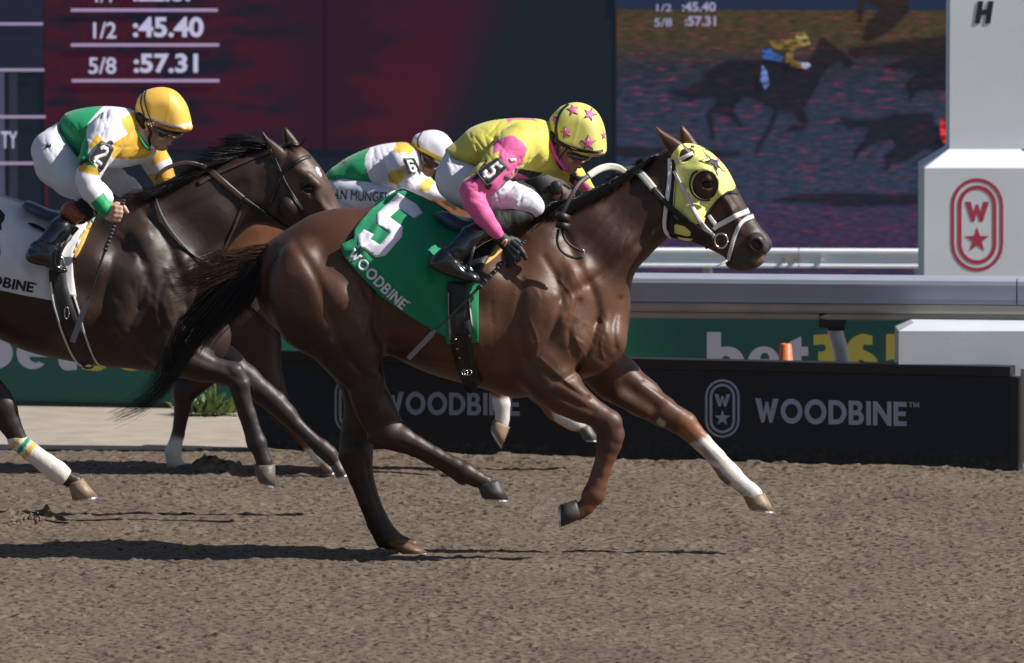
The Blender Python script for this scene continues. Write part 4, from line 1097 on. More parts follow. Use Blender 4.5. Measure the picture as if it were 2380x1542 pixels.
c.tube([(1700, 611, 0, 14), (1722, 616, 0, 14)], .012, lat=1.8)                                # chin
# ears
for s_, pl in ((-1, [(1521, 293), (1543, 306), (1568, 320), (1592, 338), (1610, 358), (1600, 374), (1576, 372), (1553, 350), (1535, 325)]), (1, [(1583, 291), (1597, 302), (1612, 322), (1624, 342), (1600, 350), (1582, 338), (1576, 312)])):
    c.shape(pl, s_ * .062, .022, .022, .010)
# near hind upper leg
c.shape([(640, 600), (622, 660), (632, 730), (660, 790), (693, 814), (727, 834), (776, 876), (806, 910), (823, 954), (840, 988), (860, 1014), (884, 1032), (915, 1040), (938, 1030), (944, 1004), (930, 968), (914, 930), (898, 897), (889, 862), (895, 820), (884, 750), (850, 690), (780, 620), (700, 590)], -.165,
        [(700, 700, .13), (800, 760, .135), (860, 850, .09), (870, 930, .062), (905, 1010, .042), (840, 900, .075)], .10, .035)
c.tube([(905, 1010, -.17, 33), (935, 1021, -.17, 29), (965, 1035, -.17, 23), (1010, 1059, -.17, 19.5), (1055, 1084, -.17, 21), (1080, 1099, -.17, 24), (1104, 1111, -.17, 20), (1128, 1122, -.17, 18)], .012, .85)
c.tube([(868, 1018, -.17, 15), (895, 1030, -.17, 12), (960, 1052, -.17, 8), (1040, 1095, -.17, 8), (1072, 1117, -.17, 10)], .014)
# far hind (stance)
c.shape([(690, 740), (740, 840), (784, 892), (799, 940), (792, 1000), (788, 1045), (792, 1070), (812, 1098), (855, 1090), (868, 1035), (880, 980), (888, 900), (880, 800), (800, 720)], .165,
        [(780, 780, .12), (830, 880, .085), (840, 960, .058), (828, 1050, .042)], .09, .03)
c.tube([(829, 1050, .165, 37), (838, 1100, .165, 28), (861, 1170, .165, 23), (889, 1228, .165, 23), (906, 1252, .165, 25), (935, 1263, .165, 16), (958, 1267, .165, 14)], .012, .85)
c.tube([(800, 1062, .165, 13), (822, 1120, .165, 8), (862, 1222, .165, 8), (886, 1262, .165, 12)], .012)
# near fore (folded)
c.tube([(1262, 850, -.14, 70), (1290, 890, -.15, 58), (1318, 922, -.15, 44), (1350, 944, -.15, 35), (1385, 963, -.15, 30)], .03, .8)
c.tube([(1385, 963, -.15, 30), (1414, 984, -.15, 32), (1424, 1010, -.15, 27), (1419, 1035, -.15, 25), (1411, 1060, -.15, 21), (1400, 1095, -.15, 18.5), (1390, 1130, -.15, 20), (1382, 1150, -.15, 24), (1362, 1178, -.15, 19), (1345, 1190, -.15, 20)], .010, .85)
c.tube([(1396, 1000, -.15, 10), (1392, 1060, -.15, 7), (1372, 1128, -.15, 8), (1360, 1150, -.15, 9)], .012)
c.tube([(1432, 985, -.165, 13)], .008); c.tube([(1434, 1020, -.165, 14)], .008)
# far fore (reaching)
c.tube([(1380, 830, .13, 62), (1432, 880, .13, 54), (1490, 922, .13, 43), (1540, 955, .13, 34), (1575, 977, .13, 30)], .03, .8)
c.tube([(1575, 977, .13, 30), (1592, 986, .13, 29), (1608, 1003, .13, 24), (1630, 1026, .13, 22), (1665, 1063, .13, 20.5), (1692, 1096, .13, 23), (1702, 1106, .13, 23), (1722, 1124, .13, 19), (1742, 1141, .13, 20), (1752, 1150, .13, 21)], .010, .85)
c.tube([(1590, 1008, .13, 11), (1640, 1052, .13, 7), (1684, 1104, .13, 12), (1693, 1118, .13, 9)], .012)
# muscle masses
c.tube([(1405, 790, -.095, 46), (1380, 830, -.105, 34)], .06)
c.tube([(1330, 800, -.155, 40), (1290, 830, -.16, 34)], .06)
c.tube([(1255, 700, -.19, 34), (1235, 790, -.19, 36)], .07)
c.tube([(1340, 640, -.155, 26), (1290, 730, -.185, 26)], .07)
c.tube([(790, 700, -.235, 42), (815, 740, -.23, 28)], .04)
c.tube([(700, 610, -.19, 48), (740, 720, -.20, 52)], .05)
c.tube([(872, 880, -.20, 20), (858, 930, -.20, 22)], .03)
c.tube([(1300, 880, -.20, 22), (1350, 925, -.185, 18)], .03); c.tube([(1270, 905, -.19, 22), (1330, 945, -.18, 16)], .025)
c.tube([(1465, 880, .09, 22), (1530, 930, .10, 18)], .025); c.tube([(1440, 920, .08, 24), (1500, 955, .09, 18)], .025)
for g in (([(1310, 545), (1345, 620), (1380, 690), (1388, 750)], .011, 13), ([(1388, 750), (1360, 830), (1330, 870), (1290, 885)], .010, 9), ([(1215, 650), (1205, 740), (1222, 830), (1245, 870)], .007, 10),
          ([(1300, 700), (1290, 760), (1265, 800), (1225, 830)], .009, 9), ([(1345, 700), (1322, 770), (1335, 820)], .007, 7), ([(1265, 600), (1300, 660), (1310, 720)], .006, 9), ([(1370, 930), (1330, 905), (1290, 880), (1262, 862)], .007, 6), ([(1380, 958), (1330, 935), (1280, 915)], .005, 5),
          ([(860, 600), (876, 680), (872, 760), (895, 815)], .012, 10), ([(690, 570), (735, 640), (772, 740), (800, 830)], .008, 11), ([(640, 600), (655, 690), (690, 770), (740, 830)], .008, 12), ([(820, 840), (845, 880), (850, 940), (866, 985)], .007, 7), ([(800, 800), (825, 850), (868, 880)], .006, 8),
          ([(1310, 690), (1400, 640), (1470, 580), (1535, 520)], .010, 11), ([(1300, 560), (1380, 510), (1460, 460), (1530, 430)], .006, 15), ([(1440, 700), (1425, 760), (1430, 810)], .008, 8), ([(930, 560), (945, 640), (960, 740)], .003, 12), ([(975, 560), (990, 650), (1005, 760)], .003, 10),
          ([(900, 830), (980, 800), (1060, 820)], .006, 16), ([(1574, 505), (1590, 470), (1588, 420)], .004, 7), ([(1608, 545), (1650, 548), (1690, 560)], .004, 6), ([(1700, 596), (1728, 600), (1752, 608), (1772, 604)], .007, 2.2), ([(1655, 455), (1680, 480), (1700, 520)], .004, 6), ([(770, 840), (790, 860), (812, 905)], .006, 10)):
    c.groove(g[0], g[1], g[2])
for g in (([(1500, 900), (1545, 930), (1580, 955)], .006, 5), ([(1405, 985), (1400, 1050), (1392, 1110)], .005, 4), ([(1640, 1030), (1690, 1080)], .004, 4), ([(935, 1030), (1000, 1062), (1060, 1096)], .005, 4), ([(845, 1080), (862, 1160), (884, 1215)], .005, 4)):
    c.groove(g[0], g[1], g[2], 0)
for g in (([(1255, 830), (1290, 862), (1330, 898), (1372, 934)], 2.2), ([(1352, 752), (1340, 790), (1362, 832), (1350, 862)], 2.2), ([(1190, 868), (1130, 858), (1060, 850), (1000, 838)], 2.4), ([(1690, 462), (1704, 496), (1694, 528)], 1.8), ([(1704, 496), (1724, 520)], 1.6),
          ([(884, 862), (872, 910), (886, 965)], 2.0), ([(1300, 650), (1330, 690), (1322, 740)], 2.2), ([(1410, 760), (1396, 800), (1404, 836)], 2.2), ([(1230, 740), (1250, 790), (1244, 830)], 2.4), ([(1480, 896), (1520, 925), (1556, 955)], 2.0), ([(1664, 446), (1684, 452), (1700, 450)], 1.6)):
    c.groove(g[0], -.0034, g[1])
R_ = random.Random(5)
for (cx_, cy_, rx_, ry_, n_, an_) in ((850, 720, 22, 60, 14, 75), (835, 690, 30, 30, 8, 60), (1290, 650, 60, 50, 9, 70), (1350, 780, 60, 40, 9, 60), (1120, 780, 60, 60, 6, 80), (700, 700, 60, 80, 7, 70), (1420, 540, 60, 50, 9, 140), (1480, 590, 30, 30, 7, 110), (870, 800, 24, 40, 8, 60)):
    for _ in range(n_):
        x_ = cx_ + R_.uniform(-rx_, rx_); y_ = cy_ + R_.uniform(-ry_, ry_); a_ = math.radians(an_ + R_.gauss(0, 14)); l_ = R_.uniform(10, 30)
        c.groove([(x_ - math.cos(a_) * l_, y_ - math.sin(a_) * l_), (x_ + R_.gauss(0, 3), y_), (x_ + math.cos(a_) * l_, y_ + math.sin(a_) * l_)], R_.uniform(.001, .0026) * R_.choice([1, -1]), R_.uniform(2.5, 6))
leg_f = lambda V: V[:, 1] > -.02
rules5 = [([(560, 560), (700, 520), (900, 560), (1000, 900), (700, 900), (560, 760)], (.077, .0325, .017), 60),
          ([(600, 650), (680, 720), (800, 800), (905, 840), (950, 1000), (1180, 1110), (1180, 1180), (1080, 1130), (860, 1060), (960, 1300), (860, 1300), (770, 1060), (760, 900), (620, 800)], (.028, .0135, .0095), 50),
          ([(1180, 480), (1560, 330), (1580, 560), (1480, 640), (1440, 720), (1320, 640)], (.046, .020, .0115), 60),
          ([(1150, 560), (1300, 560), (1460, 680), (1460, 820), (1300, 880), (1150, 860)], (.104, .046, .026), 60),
          ([(1370, 1040), (1440, 1040), (1430, 1160), (1360, 1230), (1320, 1200)], RED, 30),
          ([(1400, 940), (1450, 970), (1455, 1060), (1390, 1060)], (.075, .033, .022), 30),
          ([(1590, 960), (1640, 990), (1680, 1040), (1640, 1070), (1580, 1010)], (.21, .085, .032), 26),
          ([(1650, 1012), (1700, 1040), (1780, 1120), (1800, 1190), (1720, 1180), (1660, 1100), (1606, 1034)], WHITE, 16, leg_f), ([(1612, 1034), (1640, 1040), (1668, 1072), (1650, 1072)], (.30, .22, .17), 14),
          ([(1640, 1078), (1668, 1090), (1700, 1122), (1690, 1138)], (.16, .12, .09), 10), ([(1690, 1130), (1730, 1145), (1720, 1160)], (.35, .27, .2), 12), ([(1660, 1040), (1690, 1070), (1684, 1076), (1655, 1050)], (.42, .37, .34), 10),
          ([(1525, 985), (1532, 970), (1548, 980), (1544, 992)], (.35, .32, .28), 6),
          ([(1700, 400), (1800, 540), (1805, 640), (1690, 640), (1660, 560)], (.050, .030, .024), 40),
          ([(1740, 535), (1810, 540), (1800, 600), (1770, 635), (1690, 640), (1690, 590), (1730, 570)], GREY, 14),
          ([(1745, 605), (1775, 590), (1785, 605), (1765, 625)], (.16, .11, .09), 10),
          ([(905, 1262), (940, 1250), (975, 1268), (930, 1290)], (.14, .06, .03), 10),
          ([(1612, 405), (1668, 405), (1672, 460), (1612, 460)], (.075, .040, .025), 14)]
b5, T5 = clay_obj(c, 'body', M['coat'], h5, painter(BASE5, rules5))
ball('eye', 1645, 429, -.098, .024, M['eye'], h5, (1.1, .75, .9)); ball('eye', 1640, 429, .098, .024, M['eye'], h5, (1.1, .75, .9))
hoof('hoof', (1106, 1134), (1161, 1118), (1114, 1157), (1182, 1161), -.17, M['hoof_dark'], h5)
hoof('hoof', (905, 1268), (958, 1262), (920, 1286), (996, 1285), .165, mat('brown_hoof', (.12, .06, .034), .55, bump=.002, bscale=60, var=.35, vscale=25), h5)
hoof('hoof', (1332, 1160), (1349, 1207), (1301, 1168), (1304, 1226), -.15, M['hoof_dark'], h5)
hoof('hoof', (1722, 1156), (1779, 1150), (1734, 1181), (1800, 1188), .13, M['hoof_pale'], h5)
tail5 = [([[(622, 572, -.02), (590, 578, -.03), (550, 588, -.04), (510, 585, -.05), (450, 612, -.05), (395, 618, -.04)],
           [(618, 585, -.02), (585, 585, -.03), (545, 602, -.04), (500, 602, -.05), (440, 632, -.05), (385, 640, -.04)],
           [(610, 600, -.03), (570, 605, -.04), (520, 635, -.05), (460, 650, -.06), (400, 660, -.05), (350, 655, -.05)]], 620, 15, .025, .3),
         ([[(560, 600, -.04), (500, 625, -.06), (430, 640, -.05), (350, 650, -.04)], [(540, 640, -.05), (480, 665, -.06), (430, 700, -.05), (390, 720, -.04)]], 120, 22, .03, .5)]
tail5b = [([[(615, 590, 0), (570, 590, 0), (530, 625, 0), (475, 680, 0), (420, 745, 0), (395, 810, 0), (360, 880, 0), (315, 930, 0), (248, 970, 0)],
            [(610, 610, -.04), (575, 630, -.05), (540, 680, -.06), (500, 740, -.06), (450, 800, -.05), (415, 850, -.03), (385, 895, -.02), (340, 940, 0), (262, 974, 0)],
            [(606, 630, 0), (572, 676, 0), (530, 722, 0), (482, 768, 0), (444, 816, 0), (412, 866, 0), (380, 905, 0), (335, 944, 0), (275, 968, 0)]], 1000, 13, .035, .35),
          ([[(612, 600, -.05), (580, 620, -.06), (550, 680, -.06), (500, 750, -.06), (455, 820, -.05)], [(606, 640, -.05), (590, 690, -.05), (560, 730, -.05), (500, 775, -.05), (450, 840, -.04)]], 420, 9, .03, .6),
          ([[(560, 700, 0), (600, 740, 0), (640, 780, 0), (672, 810, 0)]], 10, 12, .02, .6),
          ([[(540, 640, 0), (480, 660, 0), (430, 655, 0), (375, 648, 0)]], 60, 16, .03, .4)]
tl = hair('tail', Y5, tail5b, M['mane'], h5, .0017); hair('tail_top_hair', Y5, tail5, M['tailred'], tl, .0013)
mane5 = [([[(1530, 358, -.01), (1503, 378, -.05), (1475, 402, -.07), (1450, 434, -.09)], [(1450, 412, -.01), (1420, 426, -.06), (1388, 448, -.09), (1362, 476, -.11)], [(1380, 446, -.01), (1350, 460, -.08), (1315, 486, -.11), (1290, 508, -.13)],
           [(1320, 470, -.02), (1290, 474, -.09), (1255, 490, -.14), (1232, 512, -.16)], [(1260, 484, -.02), (1235, 488, -.12), (1210, 498, -.17), (1180, 524, -.19)]], 1500, 8, .015, .5),
         ([[(1500, 378, 0), (1494, 372, 0), (1490, 382, 0)], [(1486, 384, 0), (1480, 377, 0), (1476, 390, 0)], [(1412, 430, 0), (1406, 422, 0), (1396, 434, 0)]], 260, 6, .02, .6),
         ([[(1300, 472, -.02), (1270, 455, -.1), (1244, 468, -.2), (1224, 490, -.27)], [(1280, 480, -.1), (1250, 496, -.2), (1210, 524, -.24), (1170, 534, -.26)]], 350, 9, .02, .5)]
hair('mane', Y5, mane5, M['mane'], h5, .0016)

hair('fetlock_hair', Y5, [([[(1364, 1128, -.16), (1356, 1140, -.16), (1352, 1150, -.16)], [(1366, 1140, -.14), (1358, 1150, -.14), (1350, 1158, -.14)]], 60, 3, .01, .5), ([[(1684, 1110, .13), (1694, 1122, .12), (1698, 1134, .12)], [(1676, 1104, .13), (1686, 1118, .12), (1694, 1130, .12)]], 60, 3, .01, .5),
                          ([[(1066, 1112, -.17), (1074, 1124, -.17), (1084, 1132, -.17)]], 50, 4, .01, .5)], M['mane'], h5, .001)['kind'] = 'stuff'
# ---- hood
M['hood_yellow'] = mat('yellow_hood_cloth', (.80, .81, .25), .75, bump=.0015, bscale=30, var=.05, vscale=12)
M['binding'] = mat('black_binding', (.012, .013, .016), .6)
M['star_pink'] = mat('pink_print', (.70, .14, .36), .6); M['star_black'] = mat('black_print', (.012, .012, .02), .6)
hd5 = empty('hood', tuple(P3(1620, 430, -.1)), 'bright yellow racing hood with a black eye cup and a star on the forehead', 'hood')
eyeh = [(1639 + 30 * math.cos(a), 431 + 34 * math.sin(a)) for a in np.linspace(0, 2 * math.pi, 20, endpoint=False)]
hoodm = drape('hood_cloth', [[(1560, 364), (1570, 348), (1583, 336), (1603, 334), (1626, 340), (1657, 359), (1685, 387), (1702, 415), (1709, 438), (1686, 451), (1658, 480), (1640, 506), (1634, 520), (1602, 519), (1566, 502), (1566, 443), (1570, 401), (1560, 382)], eyeh,
                                 [(1578, 372), (1583, 350), (1600, 345), (1611, 352), (1612, 362), (1600, 374), (1586, 377)]], [T5], M['hood_yellow'], hd5, 5, .010, .004, 2, -.05, mirror=0)
Th = obj_bvh(hoodm)
strap('front_binding', [(1716, 449, 7), (1700, 447, 7), (1686, 452, 7), (1660, 478, 7), (1641, 506, 7)], 7, [Th, T5], M['binding'], hd5, .004, .004, fallback=0)
strap('neck_binding', [(1561, 372, 9), (1567, 400, 10), (1563, 450, 12), (1560, 500, 12), (1556, 545, 12)], 10, [Th, T5], M['binding'], hd5, .004, .004)
chin5 = drape('chin_piece', [[(1555, 502), (1566, 500), (1602, 518), (1634, 519), (1650, 545), (1640, 570), (1608, 562), (1577, 556), (1556, 548)]], [T5], M['binding'], hd5, 6, .006, .004, 2)
drape('chin_patch', [[(1567, 524), (1572, 521), (1606, 531), (1605, 548), (1596, 550), (1568, 543)]], [obj_bvh(chin5)], M['hood_yellow'], hd5, 6, .004, .002, 0, spl=False)
drape('chin_patch', [[(1574, 551), (1592, 554), (1612, 556), (1604, 561), (1588, 559), (1578, 556)]], [obj_bvh(chin5)], M['hood_yellow'], hd5, 6, .004, .002, 0, spl=False)
st_o = [(1629, 342), (1647, 363), (1672, 370), (1674, 386), (1689, 402), (1674, 396), (1668, 410), (1657, 387), (1623, 374), (1644, 367)]
cx0, cy0 = 1661, 379
drape('star_print', [st_o], [Th], M['star_pink'], hd5, 5, .0015, .001, 0, spl=False)
drape('star_print', [[(cx0 + (x - cx0) * .88, cy0 + (y - cy0) * .86) for x, y in st_o]], [Th], M['hood_yellow'], hd5, 5, .003, .001, 0, spl=False)
drape('star_print', [[(cx0 + (x - cx0) * .62, cy0 + (y - cy0) * .64) for x, y in st_o]], [Th], M['star_black'], hd5, 5, .0045, .001, 0, spl=False)
cup = [(1622, 397), (1611, 405), (1605, 420), (1605, 436), (1612, 452), (1626, 463), (1642, 466), (1651, 463)]
cc = catmull(cup, 4, False); MB().tube([tuple(P3(x, y, -.128)) for x, y in cc], list(.0065 * np.sin(np.linspace(.4, 2.75, len(cc))) ** .5), 8).build('eye_cup', M['leather_black'], hd5, True)
MB().tube([tuple(P3(x, y, -.118)) for x, y in cc], .006, 8).build('eye_cup', M['leather_black'], hd5, True)

# ---- bridle
br5 = empty('bridle', tuple(P3(1600, 460, -.1)), 'white racing bridle with crossed noseband over the yellow hood', 'bridle')
TT = [Th, T5]
strap('headpiece', [(1577, 374, 9), (1592, 365, 9), (1611, 356, 9)], 9, TT, M['strap_white'], br5, .008)
strap('cheekpiece', [(1566, 398, 7), (1580, 425, 8), (1600, 462, 9), (1622, 505, 9), (1638, 530, 12), (1660, 551, 11)], 9, TT, M['strap_white'], br5, .010)
strap('throatlash', [(1556, 368, 8), (1556, 413, 10), (1549, 473, 10), (1544, 519, 9), (1548, 540, 9), (1560, 553, 8)], 9, TT, M['strap_white'], br5, .008)
strap('noseband', [(1658, 534, 9), (1667, 526, 11), (1685, 516, 12), (1712, 502, 12), (1741, 490, 12)], 11, TT, M['strap_white'], br5, .007, mirror=0)
strap('noseband', [(1752, 503, 10), (1736, 509, 10), (1722, 520, 9), (1711, 540, 9), (1702, 567, 9), (1696, 590, 9), (1692, 606, 8)], 9, TT, M['strap_white'], br5, .012, mirror=0)
strap('noseband_tab', [(1647, 501, 9), (1656, 514, 10), (1666, 526, 10)], 9, TT, M['strap_white'], br5, .009)
def torus_px(name, cx, cy, Y, rx, ry, r, m, parent, a0=0, a1=360):
    n = 28; pts = [tuple(P3(cx + rx * math.cos(math.radians(a0 + (a1 - a0) * i / n)), cy + ry * math.sin(math.radians(a0 + (a1 - a0) * i / n)), Y)) for i in range(n + 1)]
    return MB().tube(pts, r, 7).build(name, m, parent, True)
torus_px('bit_ring', 1676, 560, -.105, 15, 17, .0045, M['metal'], br5)
MB().tube([tuple(P3(1660, 556, -.10)), tuple(P3(1652, 572, -.10)), tuple(P3(1640, 577, -.09))], .006, 7).build('curb_strap', M['leather_black'], br5, True)
MB().tube([tuple(P3(1690, 606, -.07)), tuple(P3(1676, 614, -.09)), tuple(P3(1664, 620, -.10))], [.005, .004, .001], 6).build('tongue_tie', mat('tongue_tie', (.42, .33, .3), .7), br5, True)
rn5 = empty('reins', tuple(P3(1480, 400, -.12)), 'black reins with white rubber grips looping over the front horse neck', 'reins')
strap('leather_rein', [(1655, 553, 13), (1640, 547, 20), (1608, 528, 20), (1565, 489, 14), (1529, 452, 13), (1517, 437, 13)], 13, TT, M['leather_black'], rn5, .014, .006, smooth=8)
strap('rubber_grip', [(1520, 440, 17), (1502, 418, 17), (1486, 402, 17), (1472, 394, 17), (1455, 396, 16)], 17, [T5], M['rubber_white'], rn5, .014, .006, smooth=8)
strap('rubber_grip', [(1453, 401, 14), (1437, 391, 16), (1415, 388, 16), (1392, 394, 16), (1368, 409, 16)], 16, [], M['rubber_white'], rn5, 0, .006, Ys=[-.06, -.08, -.10, -.13, -.16])
strap('leather_rein', [(1368, 409, 12), (1345, 428, 11), (1330, 452, 10), (1316, 478, 10), (1306, 500, 10)], 11, [], M['leather_black'], rn5, 0, .006, Ys=[-.16, -.20, -.23, -.25, -.26])
MB().tube([tuple(P3(1310, 497, -.27)), tuple(P3(1304, 513, -.275))], .034, 10).tube([tuple(P3(1311, 517, -.275)), tuple(P3(1306, 533, -.275))], .031, 10).build('keeper_knot', M['leather_black'], rn5, True)
for pth in ([(1298, 533), (1295, 560), (1302, 580), (1318, 594), (1340, 601), (1355, 598)], [(1306, 530), (1311, 552), (1324, 569), (1342, 580), (1356, 586)]):
    cc = catmull(pth, 4, False); MB().tube([tuple(P3(x, y, -.285)) for x, y in cc], .0062, 7).build('rein_loop', M['leather_black'], rn5, True)
MB().tube([tuple(P3(1350, 575, -.285)), tuple(P3(1358, 584, -.285)), tuple(P3(1358, 598, -.285)), tuple(P3(1351, 604, -.285))], .003, 6).build('buckle', M['metal'], rn5, True)

# ---- saddle cloth
M['cloth_green'] = mat('green_cotton', (.004, .22, .095), .8, bump=.0016, bscale=22, var=.06, vscale=14, sheen=.15)
M['cloth_white'] = mat('white_cotton', (.70, .69, .72), .8, bump=.0016, bscale=22, var=.05, vscale=14)
M['num_white'] = mat('white_felt', (.72, .70, .80), .8, bump=.001, bscale=90)
cl5 = empty('saddle_cloth', tuple(P3(950, 600, -.3)), 'green saddle cloth with a large white 5 on the front horse', 'saddle cloth')
def folds5(px, py):
    f = .020 * np.exp(-(polydist(px, py, [(880, 520), (860, 560), (838, 575), (800, 580)]) / 9) ** 2)
    f += .013 * np.sin((px * .8 - py * .45) / 12.0 + .6 * np.sin(py / 40)) * np.clip((px - 930) / 80, 0, 1) * .6 + .0035 * np.sin((px * .5 + py * .3) / 6.5) + .011
    f += .022 * np.exp(-((px - 925) ** 2 / 900 + (py - 452) ** 2 / 200))
    f += .012 * np.exp(-(polydist(px, py, [(1010, 560), (990, 600), (985, 640)]) / 8) ** 2) + .012 * np.exp(-(polydist(px, py, [(965, 520), (975, 600), (1010, 700)]) / 7) ** 2)
    f += .010 * np.exp(-(polydist(px, py, [(825, 545), (850, 600), (900, 650), (950, 700)]) / 7) ** 2)
    return f
cloth5 = drape('cloth', [[(923, 446), (938, 443), (960, 451), (985, 462), (1012, 473), (1048, 500), (1076, 522), (1110, 530), (1150, 548), (1166, 556), (1150, 572), (1135, 592), (1121, 620), (1113, 655), (1112, 730), (1112, 797), (1080, 796), (1039, 801), (1036, 784), (1005, 768), (954, 737), (886, 690), (832, 636), (800, 598), (790, 571), (806, 562), (823, 554), (822, 537), (832, 522), (862, 487), (893, 463)]],
               [T5], M['cloth_green'], cl5, 7, .009, .004, 10, -.2, mirror=0, fold=folds5, spl=False)
Tc5 = obj_bvh(cloth5)
zc = lambda pts: [(755.4 + x * .2563, 418.4 + y * .2563) for x, y in pts]
num5 = zc([(665, 118), (835, 225), (887, 300), (808, 348), (672, 262), (588, 338), (705, 425), (697, 515), (548, 688), (462, 706), (300, 592), (296, 512), (352, 448), (442, 495), (412, 535), (497, 588), (592, 480), (468, 398), (466, 312)])
drape('number', [num5], [Tc5], M['num_white'], cl5, 7, .003, .0015, 0, spl=False)
def cloth_text(s, fn, trees, m, parent, step=6):
    gl, w = word(s)
    for g in gl:
        L2 = [[fn(a / w, b) for a, b in l] for l in g]
        drape('letter', L2, trees, m, parent, step, .003, .0012, 0, spl=False)
def path_fn(pts, h_):
    c = catmull(pts, 12, False); s = np.concatenate([[0], np.cumsum(np.linalg.norm(np.diff(c, axis=0), axis=1))]); s /= s[-1]
    t = np.gradient(c, axis=0); t /= np.linalg.norm(t, axis=1)[:, None]
    def f(u, v):
        x = np.interp(u, s, c[:, 0]); y = np.interp(u, s, c[:, 1]); tx = np.interp(u, s, t[:, 0]); ty = np.interp(u, s, t[:, 1])
        return (x + ty * v * h_, y - tx * v * h_)
    return f
cloth_text('WOODBINE', path_fn(zc([(192, 685), (310, 810), (430, 935), (560, 1065), (695, 1185)]), 26), [Tc5], M['num_white'], cl5)
cloth_text('TM', path_fn(zc([(742, 1108), (768, 1128)]), 5), [Tc5], M['num_white'], cl5, None)

# ---- saddle, girth, pad
M['saddle_blue'] = mat('blue_grey_leather', (.035, .07, .13), .28, bump=.0006, bscale=90)
M['pad_yellow'] = mat('yellow_foam', (.62, .40, .11), .9, bump=.001, bscale=150, var=.08, vscale=40)
sd5 = empty('saddle', tuple(P3(1060, 530, -.2)), 'light racing saddle with black girth and yellow pad on the front horse', 'saddle')
c = Clay(Y5, .0065)
c.shape([(1008, 499), (1020, 492), (1040, 494), (1063, 508), (1085, 520), (1130, 528), (1160, 512), (1170, 520), (1165, 545), (1120, 556), (1078, 545), (1050, 537), (1027, 523)], -.12, .055, .03, .02)
c.shape([(1008, 499), (1020, 492), (1040, 494), (1063, 508), (1085, 520), (1130, 528), (1160, 512), (1170, 520), (1165, 545), (1120, 556), (1078, 545), (1050, 537), (1027, 523)], .12, .055, .03, .02)
c.shape([(1030, 490), (1080, 506), (1140, 505), (1160, 520), (1100, 530), (1040, 515)], 0, .12, .03, .03)
clay_obj(c, 'seat', M['saddle_blue'], sd5)
drape('saddle_flap', [[(1080, 530), (1130, 540), (1160, 555), (1130, 610), (1110, 650), (1080, 640), (1070, 590)]], [T5, Tc5], M['leather_black'], sd5, 8, .012, .006, 4)
drape('pad', [[(1164, 556), (1178, 556), (1184, 562), (1160, 590), (1136, 610), (1121, 617), (1118, 606), (1136, 580)]], [T5], M['pad_yellow'], sd5, 6, .012, .02, 4, -.2)
gp5 = [(1066, 655, 52), (1068, 720, 50), (1072, 790, 50), (1084, 850, 48), (1098, 890, 42), (1108, 902, 40)]
grt = strap('girth', gp5, 48, [T5, Tc5], M['leather_black'], sd5, .012, .006, smooth=6, mirror=0)
Tg = obj_bvh(grt)
M['piping'] = mat('pale_piping', (.40, .37, .34), .6)
strap('girth_edge', [(1042, 680, 3), (1043, 740, 3), (1046, 790, 3)], 3, [Tg, T5, Tc5], M['piping'], sd5, .004, .003)
strap('girth_edge', [(1090, 690, 3), (1093, 720, 3), (1098, 760, 3)], 3, [Tg, T5, Tc5], M['piping'], sd5, .004, .003)
for pts in ([(1066, 780, 12), (1070, 830, 12), (1078, 880, 12)], [(1086, 780, 12), (1092, 830, 12), (1100, 885, 12)]): strap('girth_strap', pts, 12, [Tg], M['leather_black'], sd5, .006, .004)
for x, y in ((1059, 789), (1063, 811), (1068, 832)): ball('stud', x, y, float(cast([Tg], np.array([x]), np.array([y]))[0]) - .006, .005, mat('brass', (.7, .5, .25), .3, 1.0), sd5)
torus_px('buckle', 1088, 866, -.285, 9, 6, .002, M['metal'], sd5); torus_px('buckle', 1080, 866, -.285, 7, 6, .002, M['metal'], sd5)
strap('stirrup_leather', [(1112, 540, 8), (1100, 580, 7), (1090, 620, 7), (1088, 636, 7)], 7, [], M['leather_black'], sd5, 0, .004, Ys=[-.30, -.39, -.40, -.40])
torus_px('stirrup_iron', 1086, 640, -.36, 14, 20, .004, M['metal'], sd5, 180, 360)

# ------------------------------------------------------------------ horse 2
Y2 = 1.7
h2 = empty('horse', (float(P(150, 1207, Y2)[0]), Y2, 0), 'almost black racehorse on the left with a white cloth and a striped leg wrap', 'horse')
s2 = .953
def fit(pts, s_, ox, oy, cx=1457, cy=800): return [((p[0] - cx) * s_ + ox, (p[1] - cy) * s_ + oy) + tuple(p[2:]) for p in pts]
t2 = fit([p for p in trunk5], s2, 532, 760)
t2 = [p for p in t2 if p[0] < -20]            # hindquarters out of the frame, as on the other horse
top = [p for p in t2 if p[1] < 600]; bot = [p for p in t2 if p[1] >= 600]
trunk2 = [(-300, 610), (-285, 560), (-240, 515), (-180, 480), (-120, 462), (-60, 458), (0, 462), (60, 480), (130, 496), (200, 490), (260, 468), (310, 455), (370, 455), (430, 490), (485, 560), (515, 640), (520, 720), (538, 780), (520, 830), (470, 858), (400, 866), (340, 862), (290, 856), (226, 851), (166, 840), (113, 830), (57, 815), (0, 789), (-50, 775), (-110, 790), (-180, 800), (-240, 760), (-285, 700)]
W2 = fit(W5, s2, 532, 760)
W2 = [(x, y, w * .98) for x, y, w in W2]
c = Clay(Y2, .0076)
c.shape(trunk2, 0, W2, .30, .02)
c.shape([(290, 460), (340, 445), (390, 425), (440, 400), (490, 378), (540, 358), (590, 346), (640, 345), (680, 380), (690, 470), (660, 520), (618, 524), (588, 524), (556, 548), (530, 580), (515, 620), (505, 680), (512, 750), (450, 760), (380, 700), (300, 600)], 0,
        [(320, 520, .13), (380, 600, .18), (420, 500, .12), (500, 520, .12), (560, 420, .09), (620, 420, .08), (600, 490, .085)], .13, .035)
